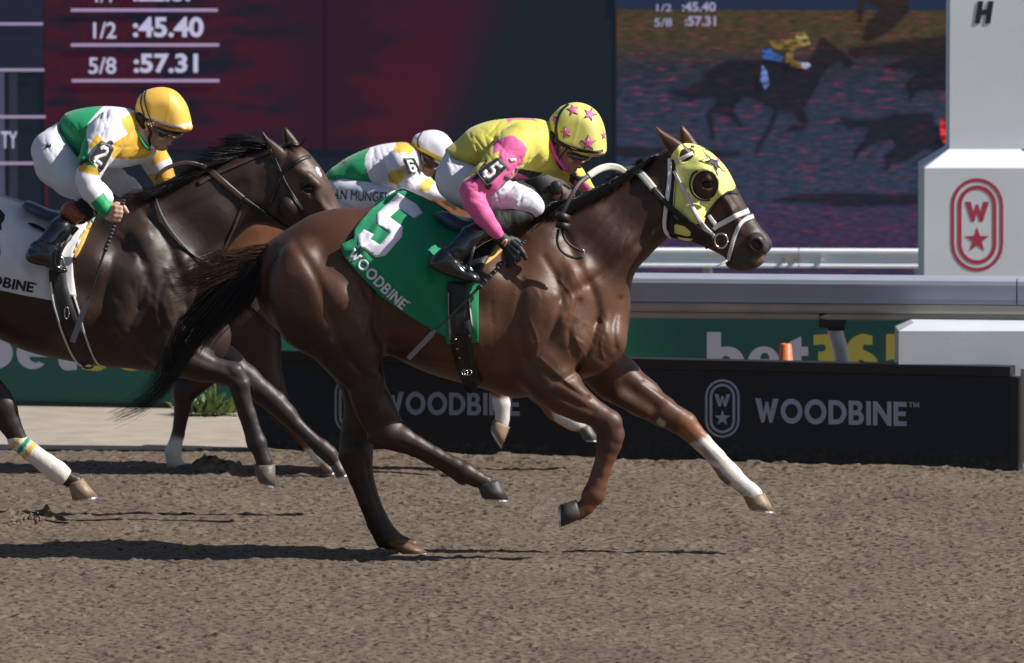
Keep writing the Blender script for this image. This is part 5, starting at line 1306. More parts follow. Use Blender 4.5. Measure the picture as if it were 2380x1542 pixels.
c.shape([(618, 352), (650, 338), (690, 338), (712, 350), (728, 368), (750, 396), (770, 432), (786, 472), (806, 512), (828, 540), (846, 560), (850, 580), (836, 600), (800, 606), (760, 596), (740, 575), (700, 548), (668, 538), (640, 530), (614, 516), (606, 470), (608, 410)], 0,
        [(650, 370, .08), (700, 380, .10), (715, 440, .108), (660, 490, .085), (770, 490, .07), (820, 570, .058), (720, 530, .065)], .075, .012)
c.tube([(690, 395, -.085, 11), (716, 412, -.100, 9), (738, 430, -.092, 8)], .014); c.tube([(735, 455, -.086, 8), (765, 500, -.066, 7)], .014)
c.tube([(670, 480, -.078, 26)], .02); c.tube([(716, 440, -.118, 13)], .006, neg=True); c.tube([(704, 432, -.105, 4.5), (716, 426, -.107, 5), (729, 434, -.102, 5)], .006); c.tube([(704, 448, -.102, 4), (718, 452, -.102, 4)], .006)
c.shape([(607, 301), (622, 318), (645, 335), (662, 352), (664, 372), (648, 380), (630, 366), (618, 340)], -.06, .022, .022, .010)
c.shape([(661, 294), (674, 305), (688, 322), (698, 340), (680, 350), (662, 340), (656, 315)], .06, .022, .022, .010)
c.tube([(395, 800, -.14, 60), (430, 832, -.15, 45), (465, 850, -.15, 34), (505, 862, -.15, 29)], .03, .8)
c.tube([(505, 862, -.15, 29), (540, 870, -.15, 29), (556, 892, -.15, 25), (562, 925, -.15, 20), (576, 965, -.15, 18), (590, 1005, -.15, 18), (598, 1030, -.15, 22), (606, 1052, -.15, 18), (614, 1075, -.15, 20)], .010, .85)
c.tube([(545, 905, -.15, 9), (560, 965, -.15, 6), (580, 1020, -.15, 9), (584, 1040, -.15, 9)], .012); c.tube([(552, 860, -.165, 12)], .008)
c.tube([(450, 800, .13, 60), (520, 850, .13, 44), (570, 882, .13, 32), (610, 912, .13, 27)], .03, .8)
c.tube([(610, 912, .13, 27), (640, 936, .13, 27), (664, 960, .13, 24), (690, 990, .13, 18), (725, 1022, .13, 17), (748, 1042, .13, 20), (764, 1056, .13, 20), (778, 1074, .13, 17)], .010, .85)
# hind legs, mostly out of the frame
c.shape([(-270, 620), (-290, 700), (-240, 780), (-160, 840), (-80, 890), (-30, 930), (0, 965), (20, 985), (40, 965), (36, 930), (0, 880), (-40, 840), (-60, 780), (-100, 700), (-180, 620)], -.165, [(-180, 700, .13), (-80, 820, .10), (0, 930, .05)], .09, .035)
c.tube([(5, 948, -.165, 32), (22, 985, -.165, 26), (48, 1032, -.165, 20), (90, 1066, -.165, 18), (125, 1092, -.165, 20), (140, 1104, -.165, 21), (160, 1114, -.165, 17), (176, 1120, -.165, 17)], .012, .85)
c.tube([(-220, 780, .165, 60), (-240, 880, .165, 42), (-262, 960, .165, 36), (-262, 1020, .165, 26), (-240, 1100, .165, 20), (-215, 1160, .165, 22), (-185, 1190, .165, 16)], .03, .85)
for q in (([(395, 770, -.13, 46), (420, 800, -.13, 36)], .045), ([(300, 640, -.19, 34), (280, 740, -.20, 40)], .05), ([(420, 620, -.15, 28), (370, 700, -.18, 30)], .05), ([(480, 690, -.12, 30), (490, 750, -.12, 26)], .04), ([(330, 560, -.16, 30), (360, 640, -.18, 26)], .05)): c.tube(q[0], q[1])
for g in (([(330, 490), (385, 560), (420, 640), (430, 710)], .011, 12), ([(430, 710), (410, 780), (370, 830)], .010, 9), ([(262, 600), (245, 690), (262, 790)], .007, 10), ([(340, 640), (330, 700), (300, 760)], .010, 8), ([(300, 560), (345, 620), (355, 690)], .007, 8), ([(385, 640), (370, 700), (385, 760)], .007, 7), ([(470, 620), (455, 700), (470, 760)], .008, 8),
          ([(400, 640), (480, 590), (560, 530), (600, 500)], .009, 11), ([(360, 520), (450, 480), (560, 430)], .005, 14), ([(340, 840), (400, 850), (470, 868)], .005, 6), ([(610, 500), (640, 460), (640, 410)], .004, 7), ([(700, 470), (740, 520)], .004, 6)): c.groove(*g)
for g in (([(540, 900), (566, 960), (586, 1010)], .004, 4), ([(566, 880), (584, 930), (600, 985)], -.003, 3), ([(530, 862), (548, 880), (570, 884)], .005, 5), ([(640, 925), (690, 975), (740, 1028)], .004, 4), ([(400, 845), (460, 862), (510, 876)], .005, 5), ([(430, 815), (480, 842), (525, 858)], .004, 6), ([(60, 1040), (100, 1075)], .002, 4)):
    c.groove(g[0], g[1], g[2], 0)
R_ = random.Random(9)
for (cx_, cy_, rx_, ry_, n_, an_) in ((330, 620, 80, 80, 12, 65), (420, 720, 60, 60, 12, 60), (300, 740, 40, 60, 8, 75), (480, 640, 40, 60, 8, 120), (120, 760, 80, 40, 6, 10), (740, 470, 30, 50, 6, 60)):
    for _ in range(n_):
        x_ = cx_ + R_.uniform(-rx_, rx_); y_ = cy_ + R_.uniform(-ry_, ry_); a_ = math.radians(an_ + R_.gauss(0, 14)); l_ = R_.uniform(12, 34)
        c.groove([(x_ - math.cos(a_) * l_, y_ - math.sin(a_) * l_), (x_ + R_.gauss(0, 3), y_), (x_ + math.cos(a_) * l_, y_ + math.sin(a_) * l_)], R_.uniform(.0015, .003) * R_.choice([1, -1]), R_.uniform(4, 7))
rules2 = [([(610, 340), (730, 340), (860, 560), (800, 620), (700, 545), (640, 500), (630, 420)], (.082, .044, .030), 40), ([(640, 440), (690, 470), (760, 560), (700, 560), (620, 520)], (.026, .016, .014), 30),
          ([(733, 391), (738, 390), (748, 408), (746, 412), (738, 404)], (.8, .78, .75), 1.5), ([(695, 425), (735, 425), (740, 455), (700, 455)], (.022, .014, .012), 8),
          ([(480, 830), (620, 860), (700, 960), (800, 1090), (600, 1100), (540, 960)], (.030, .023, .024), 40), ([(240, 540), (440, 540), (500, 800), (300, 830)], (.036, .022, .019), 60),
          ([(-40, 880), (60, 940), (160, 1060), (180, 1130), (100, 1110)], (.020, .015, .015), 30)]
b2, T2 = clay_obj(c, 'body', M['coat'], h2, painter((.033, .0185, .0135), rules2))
ball('eye', 717, 440, Y2 - .094, .022, M['eye'], h2, (1.1, .75, .9)); ball('eye', 717, 440, Y2 + .094, .022, M['eye'], h2, (1.1, .75, .9))
hoof('hoof', (585, 1086), (640, 1083), (596, 1118), (640, 1130), Y2 - .15, M['hoof_grey'], h2)
hoof('hoof', (768, 1092), (792, 1068), (778, 1112), (812, 1098), Y2 + .13, M['hoof_grey'], h2)
hoof('hoof', (156, 1132), (194, 1114), (163, 1163), (226, 1153), Y2 - .165, M['hoof_pale'], h2)
hoof('hoof', (-205, 1195), (-165, 1190), (-200, 1212), (-150, 1212), Y2 + .165, M['hoof_dark'], h2)
wrapc = {}
def wrap_paint(px, py, V):
    d = (px - 38) * .80 + (py - 1010) * .60; C = np.tile(np.array([.66, .62, .57]), (len(px), 1))
    for a, b, cc in ((6, 15, (.62, .42, .08)), (24, 34, (.01, .25, .10)), (41, 52, (.62, .42, .08))): C[(d > a) & (d < b)] = cc
    return C
M['wrap'] = mat('bandage', (1, 1, 1), .85, bump=.003, bscale=60, attr=True, stretch=(1, 1, .4))
c = Clay(Y2, .005); c.tube([(38, 1022, -.165, 21.5), (70, 1050, -.165, 22), (108, 1078, -.165, 23), (132, 1096, -.165, 25), (143, 1104, -.165, 24)], .01, .9); clay_obj(c, 'leg_wrap', M['wrap'], h2, wrap_paint)
hair('mane', Y2, [([[(640, 345, 0), (600, 340, -.03), (560, 335, -.04), (525, 330, -.04)], [(620, 342, 0), (580, 322, -.01), (545, 322, -.02), (505, 335, -.02)], [(600, 348, 0), (555, 352, -.04), (510, 352, -.06), (470, 352, -.05)], [(560, 356, 0), (510, 372, -.05), (465, 380, -.08), (430, 378, -.07)], [(500, 378, 0), (460, 400, -.06), (420, 415, -.09), (385, 412, -.08)],
                     [(440, 402, 0), (400, 425, -.07), (365, 448, -.1), (330, 452, -.1)], [(390, 428, -.01), (350, 448, -.09), (310, 458, -.12), (270, 462, -.12)]], 2300, 12, .025, .4),
                    ([[(690, 340, -.02), (700, 335, -.04), (706, 325, -.05), (710, 312, -.05)]], 25, 3, .01, .7), ([[(655, 342, -.02), (680, 338, -.05), (700, 345, -.08)]], 80, 5, .02, .5)], M['mane'], h2, .0017)
hair('tail', Y2, [([[(-295, 580, 0), (-360, 620, 0), (-430, 700, 0), (-470, 800, 0)], [(-295, 610, 0), (-330, 680, 0), (-390, 760, 0), (-420, 850, 0)]], 300, 12, .03, .5)], M['mane'], h2, .003)

br2 = empty('bridle', tuple(P3(640, 400, Y2 - .1)), 'brown leather bridle on the dark horse at the left', 'bridle')
strap('browband', [(660, 397, 9), (680, 382, 9), (700, 370, 9), (722, 363, 8)], 9, [T2], M['leather_black'], br2, .007)
strap('cheekpiece', [(636, 368, 9), (648, 395, 9), (662, 425, 8), (680, 455, 8), (700, 485, 8), (712, 503, 8), (730, 540, 8)], 8, [T2], M['leather_black'], br2, .007)
strap('throatlash', [(630, 368, 8), (644, 395, 8), (648, 415, 8), (640, 445, 8), (626, 475, 8)], 8, [T2], M['leather_black'], br2, .007)
strap('neck_strap', [(632, 352, 10), (590, 365, 11), (545, 385, 10), (500, 405, 9), (460, 428, 9)], 10, [T2], M['leather_brown'], br2, .006)
rn2 = empty('reins', tuple(P3(500, 430, Y2 - .14)), 'brown leather reins along the dark horse neck on the left', 'reins')
strap('rubber_grip', [(478, 388, 15), (505, 412, 15), (535, 438, 14), (566, 464, 14)], 14, [T2], M['leather_brown'], rn2, .010, .006, smooth=6)
strap('leather_rein', [(564, 462, 11), (600, 488, 11), (640, 518, 10), (675, 540, 10), (720, 560, 10)], 11, [T2], M['leather_black'], rn2, .012, .005, smooth=8)
strap('rubber_grip', [(480, 390, 10), (450, 381, 11), (425, 380, 11), (395, 388, 10), (375, 400, 9), (362, 418, 8)], 10, [], M['leather_brown'], rn2, 0, .005, Ys=[Y2 - .1, Y2 - .12, Y2 - .13, Y2 - .14, Y2 - .15, Y2 - .15])
strap('rein_end', [(360, 436, 7), (362, 465, 7), (375, 500, 7), (400, 540, 7), (435, 578, 7), (470, 605, 7), (500, 622, 7)], 7, [T2], M['leather_black'], rn2, .016, .005, smooth=10)
strap('martingale', [(570, 470, 8), (556, 500, 8), (540, 540, 8), (520, 585, 7), (498, 625, 7)], 7, [T2], M['leather_brown'], rn2, .005)

cl2 = empty('saddle_cloth', tuple(P3(60, 600, Y2 - .3)), 'white saddle cloth with black lettering on the dark left horse', 'saddle cloth')
zf = lambda pts: [(x * .2826, 435.8 + y * .2826) for x, y in pts]
def folds2(px, py): return .014 * np.exp(-(polydist(px, py, [(0, 520), (30, 600), (75, 650)]) / 7) ** 2) + .010 * np.exp(-(polydist(px, py, [(5, 560), (20, 640), (50, 660)]) / 7) ** 2) + .004 * np.sin((px + .3 * py) / 9)
cloth2 = drape('cloth', [[(-200, 446), (-120, 446), (-60, 448), (0, 456), (20, 463), (60, 474), (120, 492), (190, 505), (226, 493), (213, 515), (196, 545), (178, 575), (168, 601), (171, 645), (178, 692), (148, 688), (122, 699), (60, 688), (0, 675), (-90, 655), (-190, 600), (-215, 560), (-180, 500)]], [T2], M['cloth_white'], cl2, 8, .009, .004, 10, Y2 - .2, mirror=Y2, fold=folds2, spl=False)
Tc2 = obj_bvh(cloth2)
cloth_text('WOODBINE', path_fn([(-108, 640), (-50, 654), (10, 669), (76, 681)], 24), [Tc2], M['star_black'], cl2)
cloth_text('TM', path_fn([(79, 663), (86, 664)], 4), [Tc2], M['star_black'], cl2, None)
drape('number', [[(-10, 484), (2, 488), (12, 500), (10, 512), (3, 520), (4, 534), (-30, 540), (-70, 520), (-40, 500)]], [Tc2], M['star_black'], cl2, 8, .003, .0015, 0, spl=False)
drape('number', [[(-80, 590), (-10, 560), (0, 575), (1, 590), (-4, 602), (-40, 600), (-80, 610)]], [Tc2], M['star_black'], cl2, 8, .003, .0015, 0, spl=False)
sd2 = empty('saddle', tuple(P3(100, 500, Y2 - .2)), 'small blue racing saddle with black white edged girth on the left horse', 'saddle')
c = Clay(Y2, .0065)
for s_ in (-1, 1): c.shape(zf([(188, 130), (215, 112), (260, 122), (330, 155), (400, 190), (475, 210), (560, 260), (560, 300), (440, 270), (340, 250), (260, 215), (200, 175)]), s_ * .13, .06, .03, .02)
c.shape([(60, 470), (110, 486), (160, 500), (190, 500), (190, 515), (120, 512), (70, 495)], 0, .14, .03, .03)
clay_obj(c, 'seat', M['saddle_blue'], sd2)
drape('pad', [zf([(745, 275), (756, 300), (690, 460), (650, 540), (620, 584), (592, 582), (600, 540), (640, 440), (690, 350)])], [T2], M['pad_yellow'], sd2, 6, .012, .02, 4, spl=False)
drape('pad_lining', [zf([(730, 235), (805, 190), (760, 300)])], [T2, Tc2], mat('mint_cloth', (.25, .62, .50), .8), sd2, 6, .02, .004, 2, spl=False)
g2 = strap('girth', [(zx, zy, w) for (zx, zy), w in zip(zf([(470, 640), (480, 800), (520, 980), (580, 1150), (640, 1300), (700, 1400), (730, 1455)]), (40, 40, 46, 46, 44, 40, 36))], 44, [T2, Tc2], M['leather_black'], sd2, .012, .006, smooth=6, mirror=Y2)
Tg2 = obj_bvh(g2)
for pts in ([(415, 780), (440, 960), (480, 1100), (520, 1220), (580, 1360), (640, 1450), (690, 1475)], [(610, 900), (650, 1030), (690, 1190), (740, 1330), (800, 1450), (870, 1480)]):
    strap('girth_edge', [(x, y, 4.5) for x, y in zf(pts)], 4.5, [Tg2, T2, Tc2], M['strap_white'], sd2, .006, .005)
torus_px('girth_loop', 155, 728, Y2 - .325, 5, 14, .0022, M['metal'], sd2)
torus_px('girth_ring', 205, 850, Y2 - .20, 12, 6, .005, M['leather_black'], sd2)
strap('stirrup_leather', zf([(640, 330), (560, 430), (500, 530), (480, 640)]), 8, [], M['leather_black'], sd2, 0, .004, Ys=[Y2 - .30, Y2 - .38, Y2 - .40, Y2 - .40])
torus_px('stirrup_iron', 134, 616, Y2 - .37, 15, 22, .0045, M['metal'], sd2, 180, 360)
strap('surcingle_end', [(66, 519, 3), (78, 524, 8), (92, 530, 8), (104, 537, 8)], 7, [T2, Tc2], M['leather_black'], sd2, .02, .004)

# ------------------------------------------------------------------ horse 6
Y6 = 4.1; s6 = .893; OX, OY = 1222, 728
h6 = empty('horse', (float(P(800, 1095, Y6)[0]), Y6, 0), 'chestnut racehorse nearest the rail with white socks, mostly hidden by the others', 'horse')
f6 = lambda pts: fit(pts, s6, OX, OY)
c = Clay(Y6, .0095)
c.shape([p for p in f6(trunk5)], 0, [(x, y, w) for x, y, w in f6(W5)], .28, .02)
c.shape([(1000, 480), (1050, 455), (1100, 425), (1150, 400), (1200, 386), (1240, 380), (1260, 420), (1260, 500), (1230, 560), (1220, 660), (1100, 680), (1000, 580)], 0, [(1040, 500, .15), (1200, 440, .09)], .12, .035)
c.shape([(1222, 385), (1244, 378), (1268, 388), (1290, 404), (1312, 424), (1332, 446), (1356, 490), (1372, 520), (1372, 545), (1350, 560), (1310, 545), (1270, 520), (1232, 500), (1220, 440)], 0, [(1250, 430, .10), (1330, 500, .06)], .07, .012)
c.shape([(1218, 352), (1230, 362), (1240, 380), (1236, 392), (1222, 388), (1214, 370)], -.05, .02, .02, .01); c.shape([(1240, 350), (1252, 362), (1256, 382), (1240, 386)], .05, .02, .02, .01)
c.shape([(450, 560), (440, 640), (470, 720), (520, 790), (560, 850), (600, 920), (640, 985), (668, 995), (690, 985), (672, 930), (655, 850), (650, 760), (600, 640), (520, 560)], -.15, [(520, 680, .12), (600, 850, .07), (665, 970, .04)], .09, .035)
c.tube([(665, 965, -.15, 28), (690, 1000, -.15, 20), (720, 1036, -.15, 16), (742, 1062, -.15, 18), (756, 1076, -.15, 15)], .012, .85)
c.shape([(470, 700), (480, 790), (460, 850), (415, 880), (402, 905), (412, 930), (440, 936), (470, 915), (510, 885), (560, 860), (600, 800), (560, 700)], .15, [(500, 800, .10), (440, 890, .05)], .08, .035)
c.tube([(428, 900, .15, 27), (424, 950, .15, 19), (414, 1010, .15, 15), (402, 1050, .15, 19), (404, 1072, .15, 17), (420, 1084, .15, 13)], .012, .85)
c.tube([(1100, 720, -.13, 60), (1130, 800, -.13, 42), (1150, 860, -.13, 30), (1160, 905, -.13, 18), (1166, 940, -.13, 18), (1168, 968, -.13, 14), (1166, 985, -.13, 17)], .03, .85)
c.tube([(1140, 720, .13, 60), (1200, 820, .13, 40), (1250, 900, .13, 30), (1290, 955, .13, 20), (1315, 972, .13, 17), (1334, 980, .13, 19), (1350, 990, .13, 16)], .03, .85)
sock = [([(380, 1010), (440, 1020), (470, 1110), (370, 1110)], WHITE, 14), ([(705, 1045), (760, 1030), (790, 1100), (720, 1100)], WHITE, 12), ([(1138, 925), (1200, 925), (1200, 1010), (1130, 1010)], WHITE, 10), ([(1280, 950), (1330, 950), (1370, 1000), (1300, 1000)], WHITE, 10),
        ([(380, 860), (480, 860), (470, 1010), (380, 1020)], (.03, .018, .016), 30), ([(480, 650), (660, 650), (700, 820), (745, 1020), (690, 1030), (600, 960), (480, 900)], (.040, .020, .016), 40), ([(1210, 360), (1400, 440), (1400, 560), (1240, 520)], (.10, .045, .028), 20)]
b6, T6 = clay_obj(c, 'body', M['coat'], h6, painter((.19, .075, .030), sock))
hoof('hoof', (405, 1088), (434, 1080), (408, 1098), (450, 1099), Y6 + .15, M['hoof_grey'], h6, .048)
hoof('hoof', (742, 1086), (766, 1072), (752, 1101), (784, 1096), Y6 - .15, M['hoof_pale'], h6, .048)
hoof('hoof', (1142, 978), (1184, 996), (1137, 992), (1167, 1039), Y6 - .13, M['hoof_pale'], h6, .048)
hoof('hoof', (1343, 1000), (1372, 990), (1352, 1022), (1392, 1022), Y6 + .13, M['hoof_grey'], h6, .048)
hair('mane', Y6, [([[(1230, 382, 0), (1190, 385, -.04), (1150, 400, -.06)], [(1120, 415, 0), (1080, 430, -.05), (1040, 450, -.07)], [(1060, 450, 0), (1020, 465, -.05), (990, 480, -.07)]], 500, 8, .02, .5)], M['mane'], h6, .0022)
hair('tail', Y6, [([[(455, 590, 0), (400, 620, 0), (350, 690, 0), (320, 780, 0)], [(455, 620, 0), (420, 680, 0), (390, 760, 0), (370, 850, 0)]], 250, 10, .03, .5)], M['mane'], h6, .003)
hd6 = empty('hood', tuple(P3(1270, 430, Y6 - .1)), 'black racing hood on the horse behind jockey number 5', 'hood')
c6h = [(1224, 384), (1246, 377), (1270, 388), (1292, 404), (1314, 424), (1328, 440), (1308, 436), (1296, 440), (1290, 458), (1284, 500), (1240, 496), (1222, 440)]
drape('hood_cloth', [c6h], [T6], M['binding'], hd6, 8, .006, .004, 2, Y6, mirror=Y6)
ball('eye_cup', 1292, 437, Y6 - .11, .03, M['leather_black'], hd6, (1, .5, 1.2)); ball('eye', 1300, 442, Y6 - .075, .018, M['eye'], h6)
strap('noseband', [(1312, 446, 8), (1306, 470, 8), (1300, 500, 8)], 8, [T6], M['leather_black'], empty('bridle', tuple(P3(1300, 460, Y6 - .08)), 'black bridle on the hooded horse behind jockey number 5', 'bridle'), .006)
cl6 = empty('saddle_cloth', tuple(P3(820, 500, Y6 - .3)), 'saddle cloth of the rail horse, hidden below the number 6 rider', 'saddle cloth')
drape('cloth', [f6([(900, 500), (985, 505), (1076, 530), (1166, 560), (1121, 620), (1112, 797), (1039, 801), (954, 737), (870, 640), (850, 571), (862, 520)])], [T6], M['cloth_white'], cl6, 12, .009, .004, 6, Y6 - .2, mirror=Y6, spl=False)
# ================================================================== RIDERS
def skin_mat():
    m = mat('skin', (.40, .215, .145), .5, bump=.0006, bscale=160, var=.10, vscale=30, attr=True)
    m.node_tree.nodes['Principled BSDF'].inputs['Subsurface Weight'].default_value = .08
    m.node_tree.nodes['Principled BSDF'].inputs['Subsurface Radius'].default_value = (.01, .004, .002)
    return m
M['skin'] = skin_mat()
M['silk'] = mat('racing_silk', (1, 1, 1), .62, bump=.0022, bscale=16, attr=True, var=.04, vscale=30, sheen=.2)
M['breech'] = mat('white_breeches', (.63, .64, .72), .7, bump=.0022, bscale=18, var=.04, vscale=20, sheen=.1)
M['boot'] = mat('patent_boot', (.006, .008, .013), .16, bump=.0022, bscale=20, spec=.6, coat=.6)
M['black_cloth'] = mat('black_cloth', (.012, .012, .013), .75, bump=.002, bscale=30)
M['helm'] = mat('helmet_cover', (1, 1, 1), .5, bump=.0006, bscale=40, attr=True, sheen=.2)
M['goggle'] = mat('goggle_lens', (.012, .014, .018), .07, spec=.9, coat=1)
M['glove'] = mat('black_glove', (.014, .014, .016), .6, bump=.001, bscale=80)
M['hairdark'] = mat('dark_hair', (.012, .009, .008), .6, bump=.003, bscale=80)
M['pad_black'] = mat('armband_black', (.008, .010, .014), .5)
M['pad_white'] = mat('armband_white', (.80, .79, .76), .5)
M['whip'] = mat('whip_black', (.014, .015, .018), .45, bump=.0012, bscale=90)
M['whip_grey'] = mat('whip_wrap', (.07, .075, .09), .5)
SK = (.44, .25, .175)
def skin_paint(lips, brow=None, base=SK, beard=None):
    def f(px, py, V):
        C = np.tile(np.array(base, float), (len(px), 1))
        d = polydist(px, py, lips); a = np.clip(1 - d / 4.5, 0, 1)[:, None]; C = C * (1 - a) + np.array((.30, .10, .085)) * a
        if brow is not None: d = polydist(px, py, brow); a = np.clip(1 - d / 3, 0, 1)[:, None]; C = C * (1 - a) + np.array((.03, .02, .015)) * a
        return C
    return f
def flatpaint(base, rules):
    def f(px, py, V):
        C = np.tile(np.array(base, float), (len(px), 1))
        for r in rules:
            m = inside(px, py, np.array(r[0], float))
            if len(r) > 2: m &= r[2](V)
            C[m] = r[1]
        return C
    return f
def whip(path, Ys, parent, w_tip, tail):
    c = catmull([(x, y, Y) for (x, y), Y in zip(path, Ys)], 8, False)
    p = [tuple(P3(x, y, Y)) for x, y, Y in c]; n = len(p)
    MB().tube(p[:int(n * .55)], .0095, 10).build('handle', M['whip'], parent, True)
    MB().tube(p[int(n * .5):], np.linspace(.0062, .0045, n - int(n * .5)), 8).build('shaft', M['whip'], parent, True)
    for i in range(3, int(n * .55), 2):
        q = np.array(p[i]); t = np.array(p[i + 1]) - q; t /= np.linalg.norm(t)
        MB().tube([q - t * .003, q + t * .003], .0112, 10).build('grip_ring', M['whip_grey'], parent, True)
    a, b = [np.array(P3(x, y, Ys[-1])) for x, y in tail]; t = (b - a); L_ = np.linalg.norm(t); t /= L_; s_ = np.cross(t, [0, 1, 0]); s_ /= np.linalg.norm(s_)
    mb = MB(); V = []
    for z in (-.004, .004):
        for u, w in ((0, .5), (.12, 1), (1, .95)):
            for sg in (-1, 1): V.append(a + t * L_ * u + s_ * sg * w * w_tip + np.array([0, z, 0]))
    mb.add(V, [(0, 1, 3, 2), (2, 3, 5, 4), (6, 8, 9, 7), (8, 10, 11, 9), (0, 6, 7, 1), (4, 5, 11, 10), (0, 2, 8, 6), (2, 4, 10, 8), (1, 7, 9, 3), (3, 9, 11, 5)])
    mb.build('flap', M['whip_grey'], parent)
def wrinkles(c, center, r, n, amp, seed, ang, y0=.02, sig=4):
    R_ = random.Random(seed); amp *= .75; sig *= .62; n = int(n * 1.5)
    for i in range(n):
        x = center[0] + R_.uniform(-r[0], r[0]); y = center[1] + R_.uniform(-r[1], r[1]); a = math.radians(ang + R_.gauss(0, 16)); L_ = R_.uniform(12, 30)
        dx, dy = math.cos(a) * L_, math.sin(a) * L_
        c.groove([(x - dx, y - dy), (x + R_.gauss(0, 3), y + R_.gauss(0, 3)), (x + dx, y + dy)], amp * R_.uniform(.5, 1.2), sig * R_.uniform(.7, 1.3), -1, y0)
def thin(pts, d=7): return [(p[0], p[1], p[2], max(4, p[3] - d)) for p in pts]

DG = {'5': [[(.08, 1), (.92, 1), (.92, .78), (.34, .78), (.34, .64), (.70, .64), (.95, .50), (.95, .15), (.75, 0), (.22, 0), (.03, .14), (.03, .32), (.29, .32), (.36, .22), (.60, .22), (.68, .28), (.68, .38), (.60, .44), (.08, .44)]],
      '2': [[(.03, .70), (.03, .86), (.22, 1), (.75, 1), (.96, .86), (.96, .62), (.40, .24), (.40, .22), (.97, .22), (.97, 0), (.03, 0), (.03, .26), (.68, .68), (.68, .76), (.62, .80), (.38, .80), (.31, .74), (.31, .70)]],
      '6': [[(.78, 1), (.24, 1), (.04, .86), (.04, .14), (.24, 0), (.76, 0), (.96, .14), (.96, .48), (.78, .61), (.34, .61), (.34, .76), (.42, .81), (.60, .81), (.67, .74), (.94, .74), (.94, .87)], [(.34, .20), (.66, .20), (.66, .42), (.34, .42)]]}
def digit(ch, tl, tr, br_, bl_, sx=.60, sy=.76):
    tl, tr, br_, bl_ = [np.array(v, float) for v in (tl, tr, br_, bl_)]
    def f(u, v):
        u = .5 + (u - .5) * sx; v = .5 + (v - .5) * sy
        return tuple((bl_ * (1 - u) + br_ * u) * (1 - v) + (tl * (1 - u) + tr * u) * v)
    return [[f(u, v) for u, v in l] for l in DG[ch]]
# ------------------------------------------------------------------ rider 5
j5 = empty('person', tuple(P3(1130, 470, Y5)), 'jockey in yellow silks with pink sleeves and star covered helmet, number 5 on the arm', 'jockey')
torso5 = [(1034, 352), (1046, 338), (1062, 326), (1092, 299), (1132, 283), (1180, 276), (1226, 275), (1262, 279), (1284, 292), (1300, 320), (1304, 350), (1306, 376), (1302, 394), (1264, 409), (1208, 421), (1168, 420), (1120, 402), (1080, 392), (1055, 376)]
armN5 = [(1212, 330, -.185, 46), (1190, 352, -.225, 45), (1160, 384, -.275, 40), (1130, 415, -.32, 33), (1096, 442, -.345, 28)]
foreN5 = [(1096, 442, -.345, 28), (1104, 472, -.36, 27), (1124, 504, -.36, 23), (1146, 532, -.35, 17.5), (1158, 546, -.34, 14)]
armF5 = [(1230, 330, .185, 44), (1262, 350, .22, 40), (1300, 380, .25, 32), (1318, 392, .26, 27)]
foreF5 = [(1318, 392, .26, 27), (1335, 408, .25, 24), (1355, 426, .22, 18), (1372, 446, .16, 14)]
thighN5 = [(1066, 420, -.10, 46), (1110, 438, -.15, 44), (1160, 456, -.20, 40), (1205, 466, -.225, 34), (1232, 474, -.23, 27)]
thighF5 = [(1070, 410, .10, 44), (1120, 420, .15, 40), (1170, 436, .20, 34), (1222, 456, .23, 27)]
shinN5 = [(1226, 490, -.235, 20), (1196, 503, -.25, 22), (1160, 514, -.27, 25), (1120, 532, -.30, 26), (1085, 556, -.335, 24), (1062, 582, -.36, 22)]
shinF5 = [(x, y, -Y, r) for x, y, Y, r in shinN5]
neck5 = [(1268, 325, 0, 30), (1290, 350, 0, 28), (1304, 362, 0, 26)]
face5 = [(1288, 305), (1330, 285), (1380, 315), (1377, 346), (1368, 360), (1362, 370), (1358, 378), (1354, 382), (1349, 383), (1348, 387), (1345, 391), (1341, 393), (1341, 397), (1336, 402), (1327, 405), (1315, 400), (1301, 390), (1289, 372), (1280, 342)]
c = Clay(Y5, .0048)
c.shape(torso5, 0, [(1060, 360, .14), (1120, 340, .15), (1200, 330, .15), (1240, 340, .10), (1285, 340, .055), (1262, 390, .07), (1295, 385, .05)], .10, .02, ins=.026); c.tube(thin(armN5), .02); c.tube(foreN5[:-2] and thin(foreN5, 4), .012); c.tube(thin(armF5), .02); c.tube(thin(foreF5), .012)
c.shape([(1044, 356), (1028, 378), (1022, 400), (1026, 440), (1045, 464), (1090, 480), (1130, 470), (1150, 430), (1130, 400), (1080, 380)], 0, .14, .10, .03, ins=.02)
c.tube(thin(thighN5, 9), .02); c.tube(thin(thighF5, 9), .02); c.tube(thin(shinN5, 12), .015); c.tube(thin(shinF5, 12), .015)
c.tube(neck5, .015); c.shape(face5, 0, [(1300, 340, .072), (1335, 330, .074), (1362, 372, .022), (1345, 392, .030), (1330, 400, .034), (1305, 385, .052), (1350, 350, .055)], .05, .008)
c.tube([(1294, 326, -.070, 6.5), (1297, 334, -.073, 5), (1294, 342, -.068, 4)], .004); c.tube([(1296, 331, -.078, 3)], .003, neg=True)
c.tube([(1327, 372, -.045, 8)], .01)                         # cheek
c.tube([(1350, 390, 0, 3.2), (1343, 391, -.022, 1.6)], .003); c.groove([(1349, 390), (1340, 392), (1333, 391)], .004, 1.2, -1, .0)
